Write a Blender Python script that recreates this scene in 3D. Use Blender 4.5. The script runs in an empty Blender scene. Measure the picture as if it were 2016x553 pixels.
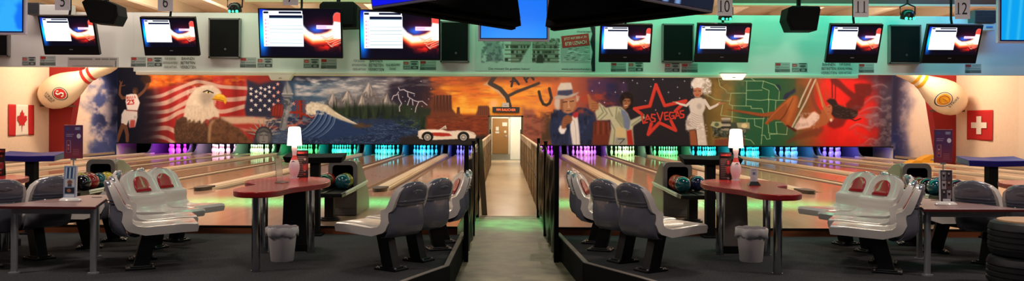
import bpy, math, random
import numpy as np
from mathutils import Vector, Matrix

random.seed(7)
rng = np.random.default_rng(7)
SC = bpy.context.scene
COL = SC.collection
PI = math.pi

# ------------------------------------------------------------------ camera numbers
F = 1670.0            # focal length in pixels of the 2016 px wide frame
VX, VY = 994.0, 242.0 # where the lanes vanish
EYE = 1.33            # eye height above the lanes
ROLL = 0.0052
FLOOR = -0.10         # carpet level (lanes are z = 0)
CORR = -0.34          # corridor level


def W(px, py, Y):
    """point seen at pixel (px, py) of the photo at depth Y"""
    py = py - ROLL * (px - VX)
    return Vector(((px - VX) * Y / F, Y, EYE - (py - VY) * Y / F))


def lin(c):
    c = np.asarray(c, dtype=np.float64)
    return np.where(c <= 0.04045, c / 12.92, ((c + 0.055) / 1.055) ** 2.4)


def rgb(r, g, b):
    return tuple(float(x) for x in lin(np.array([r, g, b]) / 255.0)) + (1.0,)


# ------------------------------------------------------------------ materials
MATS = {}


def mat(name, col, rough=0.5, metal=0.0, spec=0.5, noise=6.0, amt=0.08, bump=0.0, bscale=40.0, emis=0.0,
        coat=0.0, trans=0.0, alpha=1.0, contr=0.0, stretch=None):
    if name in MATS:
        return MATS[name]
    m = bpy.data.materials.new(name)
    m.use_nodes = True
    nt = m.node_tree
    N, L = nt.nodes, nt.links
    b = N['Principled BSDF']
    c = rgb(*col)
    tc = N.new('ShaderNodeTexCoord')
    nz = N.new('ShaderNodeTexNoise')
    nz.inputs['Scale'].default_value = noise
    nz.inputs['Detail'].default_value = 4
    if stretch:
        mpp = N.new('ShaderNodeMapping')
        mpp.inputs['Scale'].default_value = stretch
        L.new(tc.outputs['Object'], mpp.inputs['Vector'])
        L.new(mpp.outputs[0], nz.inputs['Vector'])
    else:
        L.new(tc.outputs['Object'], nz.inputs['Vector'])
    mx = N.new('ShaderNodeMix')
    mx.data_type = 'RGBA'
    mx.inputs['A'].default_value = tuple(max(0, x * (1 - amt)) for x in c[:3]) + (1,)
    mx.inputs['B'].default_value = tuple(min(1, x * (1 + amt)) for x in c[:3]) + (1,)
    if contr:
        mr = N.new('ShaderNodeMapRange')
        mr.inputs['From Min'].default_value = 0.5 - contr
        mr.inputs['From Max'].default_value = 0.5 + contr
        L.new(nz.outputs['Fac'], mr.inputs['Value'])
        L.new(mr.outputs['Result'], mx.inputs['Factor'])
    else:
        L.new(nz.outputs['Fac'], mx.inputs['Factor'])
    L.new(mx.outputs['Result'], b.inputs['Base Color'])
    b.inputs['Roughness'].default_value = rough
    b.inputs['Metallic'].default_value = metal
    b.inputs['Specular IOR Level'].default_value = spec
    b.inputs['Coat Weight'].default_value = coat
    b.inputs['Coat Roughness'].default_value = 0.06
    b.inputs['Transmission Weight'].default_value = trans
    b.inputs['Alpha'].default_value = alpha
    if emis:
        L.new(mx.outputs['Result'], b.inputs['Emission Color'])
        b.inputs['Emission Strength'].default_value = emis
    if bump:
        n2 = N.new('ShaderNodeTexNoise')
        n2.inputs['Scale'].default_value = bscale
        n2.inputs['Detail'].default_value = 5
        L.new(tc.outputs['Object'], n2.inputs['Vector'])
        bp = N.new('ShaderNodeBump')
        bp.inputs['Strength'].default_value = bump
        bp.inputs['Distance'].default_value = 0.01
        L.new(n2.outputs['Fac'], bp.inputs['Height'])
        L.new(bp.outputs['Normal'], b.inputs['Normal'])
    MATS[name] = m
    return m


def paint_mat(name, rough=0.6, emis=0.0, spec=0.3, tint=1.0):
    """takes its colour from the 'paint' attribute, with a little brush grain"""
    m = bpy.data.materials.new(name)
    m.use_nodes = True
    nt = m.node_tree
    N, L = nt.nodes, nt.links
    b = N['Principled BSDF']
    at = N.new('ShaderNodeAttribute')
    at.attribute_name = 'paint'
    b.inputs['Roughness'].default_value = rough
    b.inputs['Specular IOR Level'].default_value = spec
    if emis:
        b.inputs['Base Color'].default_value = (0.004, 0.004, 0.005, 1)
        L.new(at.outputs['Color'], b.inputs['Emission Color'])
        b.inputs['Emission Strength'].default_value = emis
    else:
        tc = N.new('ShaderNodeTexCoord')
        nz = N.new('ShaderNodeTexNoise')
        nz.inputs['Scale'].default_value = 9.0
        nz.inputs['Detail'].default_value = 6
        L.new(tc.outputs['Object'], nz.inputs['Vector'])
        mr = N.new('ShaderNodeMapRange')
        mr.inputs['To Min'].default_value = 0.92 * tint
        mr.inputs['To Max'].default_value = 1.08 * tint
        L.new(nz.outputs['Fac'], mr.inputs['Value'])
        vm = N.new('ShaderNodeVectorMath')
        vm.operation = 'SCALE'
        L.new(at.outputs['Color'], vm.inputs[0])
        L.new(mr.outputs['Result'], vm.inputs['Scale'])
        L.new(vm.outputs['Vector'], b.inputs['Base Color'])
    return m


def wood_mat(name, c0, c1, plank=0.06, rough=0.12, spec=0.5, axis='X', coat=0.0, bump=0.0):
    """narrow boards running along one axis, each with its own tone and grain"""
    m = bpy.data.materials.new(name)
    m.use_nodes = True
    nt = m.node_tree
    N, L = nt.nodes, nt.links
    b = N['Principled BSDF']
    tc = N.new('ShaderNodeTexCoord')
    sp = N.new('ShaderNodeSeparateXYZ')
    L.new(tc.outputs['Object'], sp.inputs[0])
    across, along = (sp.outputs['X'], sp.outputs['Y']) if axis == 'X' else ((sp.outputs['Y'], sp.outputs['X']) if axis == 'Y' else (sp.outputs['Z'], sp.outputs['X']))
    d = N.new('ShaderNodeMath'); d.operation = 'DIVIDE'; d.inputs[1].default_value = plank
    L.new(across, d.inputs[0])
    fl = N.new('ShaderNodeMath'); fl.operation = 'FLOOR'
    L.new(d.outputs[0], fl.inputs[0])
    d2 = N.new('ShaderNodeMath'); d2.operation = 'MULTIPLY_ADD'; d2.inputs[1].default_value = 0.37
    L.new(fl.outputs[0], d2.inputs[0]); 
    d3 = N.new('ShaderNodeMath'); d3.operation = 'DIVIDE'; d3.inputs[1].default_value = 1.9
    L.new(along, d3.inputs[0]); L.new(d3.outputs[0], d2.inputs[2])
    f2 = N.new('ShaderNodeMath'); f2.operation = 'FLOOR'
    L.new(d2.outputs[0], f2.inputs[0])
    cb = N.new('ShaderNodeCombineXYZ')
    L.new(fl.outputs[0], cb.inputs[0]); L.new(f2.outputs[0], cb.inputs[1])
    wn = N.new('ShaderNodeTexWhiteNoise'); wn.noise_dimensions = '3D'
    L.new(cb.outputs[0], wn.inputs['Vector'])
    mp = N.new('ShaderNodeMapping')
    mp.inputs['Scale'].default_value = (60, 2, 60) if axis == 'X' else ((2, 60, 60) if axis == 'Y' else (2, 60, 60))
    L.new(tc.outputs['Object'], mp.inputs['Vector'])
    nz = N.new('ShaderNodeTexNoise'); nz.inputs['Scale'].default_value = 1.0; nz.inputs['Detail'].default_value = 4
    L.new(mp.outputs[0], nz.inputs['Vector'])
    av = N.new('ShaderNodeMath'); av.operation = 'MULTIPLY_ADD'; av.inputs[1].default_value = 0.55
    L.new(wn.outputs['Value'], av.inputs[0])
    h = N.new('ShaderNodeMath'); h.operation = 'MULTIPLY'; h.inputs[1].default_value = 0.5
    L.new(nz.outputs['Fac'], h.inputs[0]); L.new(h.outputs[0], av.inputs[2])
    mx = N.new('ShaderNodeMix'); mx.data_type = 'RGBA'
    mx.inputs['A'].default_value = rgb(*c0); mx.inputs['B'].default_value = rgb(*c1)
    L.new(av.outputs[0], mx.inputs['Factor'])
    L.new(mx.outputs['Result'], b.inputs['Base Color'])
    b.inputs['Roughness'].default_value = rough
    b.inputs['Specular IOR Level'].default_value = spec
    b.inputs['Coat Weight'].default_value = coat
    b.inputs['Coat Roughness'].default_value = 0.05
    if bump:
        bp = N.new('ShaderNodeBump'); bp.inputs['Strength'].default_value = bump; bp.inputs['Distance'].default_value = 0.01
        L.new(nz.outputs['Fac'], bp.inputs['Height']); L.new(bp.outputs['Normal'], b.inputs['Normal'])
    MATS[name] = m
    return m


# ------------------------------------------------------------------ mesh builder
class MB:
    def __init__(s):
        s.v, s.f, s.m, s.s = [], [], [], []

    def add(s, verts, faces, mi=0, smooth=False, M=None):
        o = len(s.v)
        for p in verts:
            p = Vector(p)
            if M is not None:
                p = M @ p
            s.v.append((p.x, p.y, p.z))
        for fc in faces:
            s.f.append([i + o for i in fc])
            s.m.append(mi)
            s.s.append(smooth)
        return s

    def box(s, c, size, mi=0, M=None, top=(1, 1)):
        x, y, z = (k / 2 for k in size)
        tx, ty = top
        vs = [(-x, -y, -z), (x, -y, -z), (x, y, -z), (-x, y, -z), (-x * tx, -y * ty, z), (x * tx, -y * ty, z), (x * tx, y * ty, z), (-x * tx, y * ty, z)]
        vs = [(a + c[0], b + c[1], d + c[2]) for a, b, d in vs]
        return s.add(vs, [(3, 2, 1, 0), (4, 5, 6, 7), (0, 1, 5, 4), (1, 2, 6, 5), (2, 3, 7, 6), (3, 0, 4, 7)], mi, False, M)

    def span(s, x0, x1, y0, y1, z0, z1, mi=0):
        return s.box(((x0 + x1) / 2, (y0 + y1) / 2, (z0 + z1) / 2), (abs(x1 - x0), abs(y1 - y0), abs(z1 - z0)), mi)

    def prism(s, poly, a, b, axis='z', mi=0, smooth=False, M=None):
        """poly: 2D outline (counter-clockwise), extruded along axis from a to b"""
        def P(p, t):
            if axis == 'z':
                return (p[0], p[1], t)
            if axis == 'y':
                return (p[0], t, p[1])
            return (t, p[0], p[1])
        n = len(poly)
        vs = [P(p, a) for p in poly] + [P(p, b) for p in poly]
        fs = [tuple(range(n - 1, -1, -1)), tuple(range(n, 2 * n))]
        o = len(s.v)
        s.add(vs, fs, mi, False, M)
        for i in range(n):
            j = (i + 1) % n
            s.f.append([o + i, o + j, o + n + j, o + n + i]); s.m.append(mi); s.s.append(smooth)
        return s

    def cyl(s, p0, p1, r0, r1=None, n=16, mi=0, caps=True, smooth=True, M=None):
        r1 = r0 if r1 is None else r1
        p0, p1 = Vector(p0), Vector(p1)
        d = (p1 - p0).normalized()
        a = Vector((0, 0, 1)) if abs(d.z) < 0.9 else Vector((1, 0, 0))
        u = d.cross(a).normalized(); w = d.cross(u)
        vs = []
        for p, r in ((p0, r0), (p1, r1)):
            for i in range(n):
                t = 2 * PI * i / n
                vs.append(p + u * (r * math.cos(t)) + w * (r * math.sin(t)))
        o = len(s.v)
        s.add(vs, [(i, i + n, (i + 1) % n + n, (i + 1) % n) for i in range(n)], mi, smooth, M)
        if caps:
            s.f.append([o + i for i in range(n)]); s.m.append(mi); s.s.append(False)
            s.f.append([o + n + i for i in range(n - 1, -1, -1)]); s.m.append(mi); s.s.append(False)
        return s

    def lathe(s, prof, n=24, mi=0, M=None, smooth=True, mis=None, close=True):
        """prof: [(r, z)] from bottom to top"""
        vs = []
        for r, z in prof:
            for i in range(n):
                t = 2 * PI * i / n
                vs.append((r * math.cos(t), r * math.sin(t), z))
        o = len(s.v)
        s.add(vs, [], mi, smooth, M)
        for k in range(len(prof) - 1):
            q = mi if mis is None else mis[k]
            for i in range(n):
                j = (i + 1) % n
                s.f.append([o + k * n + i, o + k * n + j, o + (k + 1) * n + j, o + (k + 1) * n + i])
                s.m.append(q); s.s.append(smooth)
        if close:
            if prof[0][0] > 1e-5:
                s.f.append([o + i for i in range(n - 1, -1, -1)]); s.m.append(mi if mis is None else mis[0]); s.s.append(False)
            if prof[-1][0] > 1e-5:
                k = len(prof) - 1
                s.f.append([o + k * n + i for i in range(n)]); s.m.append(mi if mis is None else mis[-1]); s.s.append(False)
        return s

    def tube(s, path, r, n=8, mi=0, caps=True, M=None):
        path = [Vector(p) for p in path]
        vs = []
        up = Vector((0, 0, 1))
        for i, p in enumerate(path):
            d = (path[min(i + 1, len(path) - 1)] - path[max(i - 1, 0)]).normalized()
            a = up if abs(d.z) < 0.95 else Vector((1, 0, 0))
            u = d.cross(a).normalized(); w = d.cross(u)
            for k in range(n):
                t = 2 * PI * k / n
                vs.append(p + u * (r * math.cos(t)) + w * (r * math.sin(t)))
        fs = []
        for i in range(len(path) - 1):
            for k in range(n):
                k2 = (k + 1) % n
                fs.append((i * n + k, (i + 1) * n + k, (i + 1) * n + k2, i * n + k2))
        if caps:
            fs.append(tuple(range(n)))
            fs.append(tuple((len(path) - 1) * n + k for k in range(n - 1, -1, -1)))
        return s.add(vs, fs, mi, True, M)

    def grid(s, rows, mi=0, smooth=True, M=None, cyc=False):
        """rows: list of equally long lists of points"""
        a, b = len(rows), len(rows[0])
        vs = [p for r in rows for p in r]
        fs = []
        for i in range(a - 1):
            for j in range(b if cyc else b - 1):
                j2 = (j + 1) % b
                fs.append((i * b + j, i * b + j2, (i + 1) * b + j2, (i + 1) * b + j))
        return s.add(vs, fs, mi, smooth, M)

    def sphere(s, c, r, n=20, m=12, mi=0, M=None, sz=1.0):
        prof = [(max(r * math.cos(-PI / 2 + PI * k / m), 0.0), r * sz * math.sin(-PI / 2 + PI * k / m)) for k in range(m + 1)]
        T = Matrix.Translation(c)
        return s.lathe(prof, n, mi, T if M is None else M @ T, close=False)

    def build(s, name, mats, parent=None, loc=None, rot=None, bevel=0.0, seg=2, sharp=None, fix=True):
        me = bpy.data.meshes.new(name)
        me.from_pydata(s.v, [], s.f)
        if not isinstance(mats, (list, tuple)):
            mats = [mats]
        for m in mats:
            me.materials.append(m)
        me.polygons.foreach_set('material_index', s.m)
        me.polygons.foreach_set('use_smooth', s.s)
        me.update()
        if fix:
            import bmesh
            bm = bmesh.new(); bm.from_mesh(me)
            bmesh.ops.remove_doubles(bm, verts=bm.verts, dist=1e-6)
            bmesh.ops.recalc_face_normals(bm, faces=bm.faces)
            bm.to_mesh(me); bm.free()
        if sharp is None and any(s.s):
            sharp = 40
        if sharp:
            me.set_sharp_from_angle(angle=math.radians(sharp))
        o = bpy.data.objects.new(name, me)
        COL.objects.link(o)
        if parent is not None:
            o.parent = parent
        if loc is not None:
            o.location = loc
        if rot is not None:
            o.rotation_euler = rot
        if bevel:
            b = o.modifiers.new('bevel', 'BEVEL')
            b.width = bevel; b.segments = seg; b.limit_method = 'ANGLE'; b.angle_limit = math.radians(40)
        return o


def thing(name, label, cat, loc=(0, 0, 0), rz=0.0, group=None):
    o = bpy.data.objects.new(name, None)
    COL.objects.link(o)
    o.location = loc
    o.rotation_euler = (0, 0, rz)
    o.empty_display_size = 0.1
    return tag(o, label, cat, group)


def tag(o, label, cat, group=None, kind=None):
    o['label'] = label
    o['category'] = cat
    if group:
        o['group'] = group
    if kind:
        o['kind'] = kind
    return o


def struct(o):
    o['kind'] = 'structure'
    return o


def dup(o, parent=None):
    c = o.copy()
    COL.objects.link(c)
    if parent is not None:
        c.parent = parent
    for ch in list(o.children):
        dup(ch, c)
    return c


def place(o, loc, rz=0.0, label=None, group=None):
    o.location = loc
    o.rotation_euler = (0, 0, rz)
    if label:
        o['label'] = label
    if group:
        o['group'] = group
    return o


# ------------------------------------------------------------------ lettering
_TXT = {}


def text_geo(txt):
    """flat filled outlines of a line of text, cap height 1, centred on x, baseline at 0"""
    if txt in _TXT:
        return _TXT[txt]
    cu = bpy.data.curves.new('lettering', 'FONT')
    cu.body = txt
    cu.align_x = 'CENTER'
    cu.resolution_u = 3
    ob = bpy.data.objects.new('lettering', cu)
    COL.objects.link(ob)
    bpy.context.view_layer.update()
    me = bpy.data.meshes.new_from_object(ob.evaluated_get(bpy.context.evaluated_depsgraph_get()))
    vs = [v.co.copy() for v in me.vertices]
    fs = [tuple(p.vertices) for p in me.polygons]
    bpy.data.objects.remove(ob); bpy.data.curves.remove(cu); bpy.data.meshes.remove(me)
    k = 1 / 0.729
    vs = [(v.x * k, v.y * k) for v in vs]
    _TXT[txt] = (vs, fs)
    return _TXT[txt]


def add_text(mb, txt, c, h, width=None, mi=0, squeeze=1.0, off=0.0, tilt=0.0, M=None):
    """text standing in the xz plane facing -y; c = centre of the line"""
    vs, fs = text_geo(txt)
    w0 = max(v[0] for v in vs) - min(v[0] for v in vs)
    xm = (max(v[0] for v in vs) + min(v[0] for v in vs)) / 2
    sx = (width / w0) if width else h * squeeze
    ca, sa = math.cos(tilt), math.sin(tilt)
    out = []
    for x, y in vs:
        a, b = (x - xm) * sx, (y - 0.5) * h
        out.append((c[0] + a * ca - b * sa, c[1] - off, c[2] + a * sa + b * ca))
    mb.add(out, fs, mi, False, M)
    return mb


for _t in ['1', 'STRIKE', 'MEMBER', 'BAHNEN', 'BETRETEN', 'VERBOTEN', 'FÜR EIGENES', 'BOWLING-MATERIAL', 'KEINE HAFTUNG', 'TALLE ABRÄUMEN!', 'DANKE',
           'Das müssen Sie gesehen haben!', 'www.edelsteinhandel.ch', 'JETZT AUF 2500 m², IN', '8730 UZNACH', 'meister!', '999 RAUCHER', '5', '6', '7', '10', '11', '12', 'S',
           'NR.3', '265', '263', '267', '268', '279', '229', '203', '225', '224', '278', '293', '283']:
    text_geo(_t)


# ------------------------------------------------------------------ painted surfaces
def fbm(X, Y, scale, octv=4, seed=0):
    out = np.zeros(np.broadcast(X, Y).shape, np.float32)
    amp, tot = 1.0, 0.0
    for o in range(octv):
        r = np.random.default_rng(seed * 31 + o)
        T = r.random((256, 256)).astype(np.float32)
        x, y = X / scale + 17.3 * o, Y / scale + 9.1 * o
        xi, yi = np.floor(x).astype(int), np.floor(y).astype(int)
        fx, fy = x - xi, y - yi
        fx = fx * fx * (3 - 2 * fx); fy = fy * fy * (3 - 2 * fy)
        a = T[yi % 256, xi % 256]; b = T[yi % 256, (xi + 1) % 256]
        c = T[(yi + 1) % 256, xi % 256]; d = T[(yi + 1) % 256, (xi + 1) % 256]
        out += amp * ((a * (1 - fx) + b * fx) * (1 - fy) + (c * (1 - fx) + d * fx) * fy)
        tot += amp
        amp *= 0.5; scale *= 0.5
    return out / tot


def sm(x, a, b):
    t = np.clip((x - a) / (b - a), 0, 1)
    return t * t * (3 - 2 * t)


class Canvas:
    """a picture kept in sRGB 0..1, addressed in the given units"""

    def __init__(s, x0, y0, x1, y1, k, bg=(0, 0, 0)):
        s.x0, s.y0, s.k = x0, y0, k
        s.w, s.h = int((x1 - x0) * k), int((y1 - y0) * k)
        s.a = np.zeros((s.h, s.w, 3), np.float32) + np.array(bg, np.float32) / 255
        s.X = (x0 + (np.arange(s.w) + 0.5) / k)[None, :].astype(np.float32)
        s.Y = (y0 + (np.arange(s.h) + 0.5) / k)[:, None].astype(np.float32)

    def _win(s, x0, y0, x1, y1):
        i0 = max(0, int((x0 - s.x0) * s.k)); i1 = min(s.w, int((x1 - s.x0) * s.k) + 2)
        j0 = max(0, int((y0 - s.y0) * s.k)); j1 = min(s.h, int((y1 - s.y0) * s.k) + 2)
        return i0, i1, j0, j1

    def _mix(s, w, m, col, a):
        i0, i1, j0, j1 = w
        if i1 <= i0 or j1 <= j0:
            return
        m = (m * a)[..., None]
        c = np.asarray(col, np.float32) / 255 if not (isinstance(col, np.ndarray) and col.ndim == 3) else col
        s.a[j0:j1, i0:i1] = s.a[j0:j1, i0:i1] * (1 - m) + c * m

    @staticmethod
    def _blur(m, r):
        r = int(r)
        if r < 1:
            return m
        for _ in range(2):
            for ax in (0, 1):
                p = [(0, 0), (0, 0)]; p[ax] = (r + 1, r)
                c = np.cumsum(np.pad(m, p, mode='edge'), axis=ax)
                n = m.shape[ax]
                m = (np.take(c, range(2 * r + 1, 2 * r + 1 + n), axis=ax) - np.take(c, range(0, n), axis=ax)) / (2 * r + 1)
        return m

    def poly(s, pts, col, soft=0.4, a=1.0):
        xs = [p[0] for p in pts]; ys = [p[1] for p in pts]
        g = soft * 3 + 1
        w = s._win(min(xs) - g, min(ys) - g, max(xs) + g, max(ys) + g)
        i0, i1, j0, j1 = w
        if i1 <= i0 or j1 <= j0:
            return s
        X, Y = s.X[:, i0:i1], s.Y[j0:j1]
        ins = np.zeros((j1 - j0, i1 - i0), bool)
        n = len(pts)
        for i in range(n):
            (xa, ya), (xb, yb) = pts[i], pts[(i + 1) % n]
            if ya == yb:
                continue
            ins ^= ((ya > Y) != (yb > Y)) & (X < (xb - xa) * (Y - ya) / (yb - ya) + xa)
        s._mix(w, s._blur(ins.astype(np.float32), round(soft * s.k)), col, a)
        return s

    def ell(s, cx, cy, rx, ry, col, soft=0.15, a=1.0, rot=0.0):
        R = max(rx, ry) * (1 + soft) + 1
        w = s._win(cx - R, cy - R, cx + R, cy + R)
        i0, i1, j0, j1 = w
        if i1 <= i0 or j1 <= j0:
            return s
        x, y = s.X[:, i0:i1] - cx, s.Y[j0:j1] - cy
        c, n = math.cos(rot), math.sin(rot)
        d = np.sqrt(((x * c + y * n) / rx) ** 2 + ((-x * n + y * c) / ry) ** 2)
        s._mix(w, 1 - sm(d, 1 - soft, 1 + soft * 0.3 + 1e-3), col, a)
        return s

    def curve(s, pts, wd, col, soft=0.5, a=1.0, n=6):
        ws = wd if isinstance(wd, (list, tuple)) else [wd] * len(pts)
        P, Q = [], []
        m = len(pts)
        for i in range(m - 1):
            p0, p1, p2, p3 = (np.array(pts[min(max(i + j, 0), m - 1)]) for j in (-1, 0, 1, 2))
            for k in range(n):
                t = k / n
                P.append(tuple(0.5 * ((2 * p1) + (p2 - p0) * t + (2 * p0 - 5 * p1 + 4 * p2 - p3) * t * t + (3 * p1 - p0 - 3 * p2 + p3) * t ** 3)))
                Q.append(ws[i] * (1 - t) + ws[i + 1] * t)
        P.append(tuple(pts[-1])); Q.append(ws[-1])
        return s.line(P, Q, col, soft, a)

    def line(s, pts, wd, col, soft=0.5, a=1.0):
        ws = wd if isinstance(wd, (list, tuple)) else [wd] * len(pts)
        g = max(ws) + soft + 1
        xs = [p[0] for p in pts]; ys = [p[1] for p in pts]
        w = s._win(min(xs) - g, min(ys) - g, max(xs) + g, max(ys) + g)
        i0, i1, j0, j1 = w
        if i1 <= i0 or j1 <= j0:
            return s
        X, Y = s.X[:, i0:i1], s.Y[j0:j1]
        m = np.zeros((j1 - j0, i1 - i0), np.float32)
        for i in range(len(pts) - 1):
            (xa, ya), (xb, yb) = pts[i], pts[i + 1]
            dx, dy = xb - xa, yb - ya
            t = np.clip(((X - xa) * dx + (Y - ya) * dy) / (dx * dx + dy * dy + 1e-9), 0, 1)
            d = np.sqrt((X - xa - t * dx) ** 2 + (Y - ya - t * dy) ** 2)
            h = (ws[i] * (1 - t) + ws[i + 1] * t) / 2
            m = np.maximum(m, np.clip((h + soft / 2 - d) / max(soft, 1e-3), 0, 1))
        s._mix(w, m, col, a)
        return s

    def rect(s, x0, y0, x1, y1, col, soft=0.0, a=1.0):
        return s.poly([(x0, y0), (x1, y0), (x1, y1), (x0, y1)], col, soft, a)

    def grad(s, x0, x1, stops, y0=None, y1=None, edge=0.0):
        """colour ramp along x"""
        w = s._win(x0, s.y0 if y0 is None else y0, x1, s.y0 + s.h / s.k if y1 is None else y1)
        i0, i1, j0, j1 = w
        X = s.X[0, i0:i1]
        c = np.stack([np.interp(X, [q[0] for q in stops], [q[1][k] / 255 for q in stops]) for k in range(3)], -1)
        s.a[j0:j1, i0:i1] = c[None]
        return s

    def blot(s, x0, y0, x1, y1, col, scale, lo, hi, seed=1, a=1.0, fade=10, stretch=1.0):
        """cloudy patches of a colour inside a window"""
        w = s._win(x0, y0, x1, y1)
        i0, i1, j0, j1 = w
        if i1 <= i0 or j1 <= j0:
            return s
        X, Y = s.X[:, i0:i1], s.Y[j0:j1]
        md, hf = (lo + hi) / 2, (hi - lo) / 2 * 1.7
        m = sm(fbm(X, Y * stretch, scale, 4, seed), md - hf, md + hf)
        m = m * sm(X, x0, x0 + fade) * (1 - sm(X, x1 - fade, x1)) * sm(Y, y0, y0 + fade) * (1 - sm(Y, y1 - fade, y1))
        s._mix(w, m, col, a)
        return s

    def star(s, cx, cy, r, col, inner=0.42, rot=0.0, soft=0.2, a=1.0, n=5):
        p = []
        for i in range(2 * n):
            q = r if i % 2 == 0 else r * inner
            t = -PI / 2 + rot + PI * i / n
            p.append((cx + q * math.cos(t), cy + q * math.sin(t)))
        return s.poly(p, col, soft, a)

    def spark(s, cx, cy, r, col=(235, 235, 245)):
        s.line([(cx - r, cy), (cx + r, cy)], [0.1, 0.1], col, 0.6, 0.6)
        s.line([(cx, cy - r * 1.3), (cx, cy + r * 1.3)], [0.1, 0.1], col, 0.6, 0.6)
        s.ell(cx, cy, max(0.9, r * 0.42), max(0.9, r * 0.42), col, 0.7)
        return s

    def sample(s, px, py):
        x = np.clip((px - s.x0) * s.k - 0.5, 0, s.w - 1.001); y = np.clip((py - s.y0) * s.k - 0.5, 0, s.h - 1.001)
        xi, yi = np.floor(x).astype(int), np.floor(y).astype(int)
        fx, fy = (x - xi)[..., None], (y - yi)[..., None]
        A = s.a
        return (A[yi, xi] * (1 - fx) + A[yi, xi + 1] * fx) * (1 - fy) + (A[yi + 1, xi] * (1 - fx) + A[yi + 1, xi + 1] * fx) * fy


def grid_mesh(name, P, C, material, keep=None):
    """P: (r, c, 3) points, C: (r, c, 3) sRGB colours -> mesh with a paint attribute; keep: (r-1, c-1) faces kept"""
    r, c = P.shape[:2]
    idx = np.arange(r * c).reshape(r, c)
    q = np.stack([idx[:-1, :-1], idx[:-1, 1:], idx[1:, 1:], idx[1:, :-1]], -1)
    q = q.reshape(-1, 4) if keep is None else q[keep]
    me = bpy.data.meshes.new(name)
    me.vertices.add(r * c)
    me.vertices.foreach_set('co', P.reshape(-1).astype(np.float32))
    me.loops.add(q.size)
    me.loops.foreach_set('vertex_index', q.reshape(-1).astype(np.int32))
    me.polygons.add(len(q))
    me.polygons.foreach_set('loop_start', (np.arange(len(q)) * 4).astype(np.int32))
    me.update(calc_edges=True)
    me.validate()
    at = me.color_attributes.new('paint', 'FLOAT_COLOR', 'POINT')
    cc = np.ones((r * c, 4), np.float32)
    cc[:, :3] = lin(C.reshape(-1, 3))
    at.data.foreach_set('color', cc.reshape(-1))
    me.materials.append(material)
    return me


def canvas_board(cv, nx, ny, width, height):
    """points and colours of a canvas as an upright board in xz facing -y, centred"""
    u = np.linspace(0, 1, nx); v = np.linspace(0, 1, ny)
    U, V = np.meshgrid(u, v)
    P = np.stack([(U - 0.5) * width, np.zeros_like(U), (0.5 - V) * height], -1)
    C = cv.sample(cv.x0 + U * cv.w / cv.k, cv.y0 + V * cv.h / cv.k)
    return P, C


def mesh_obj(name, me, parent=None, loc=None):
    o = bpy.data.objects.new(name, me)
    COL.objects.link(o)
    if parent is not None:
        o.parent = parent
    if loc is not None:
        o.location = loc
    return o
# ------------------------------------------------------------------ the mural, laid out on its wall in the measure of the photograph
def cv_pts(x0, y0, s, pts):
    return [(x0 + a / s, y0 + b / s) for a, b in pts]


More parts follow.
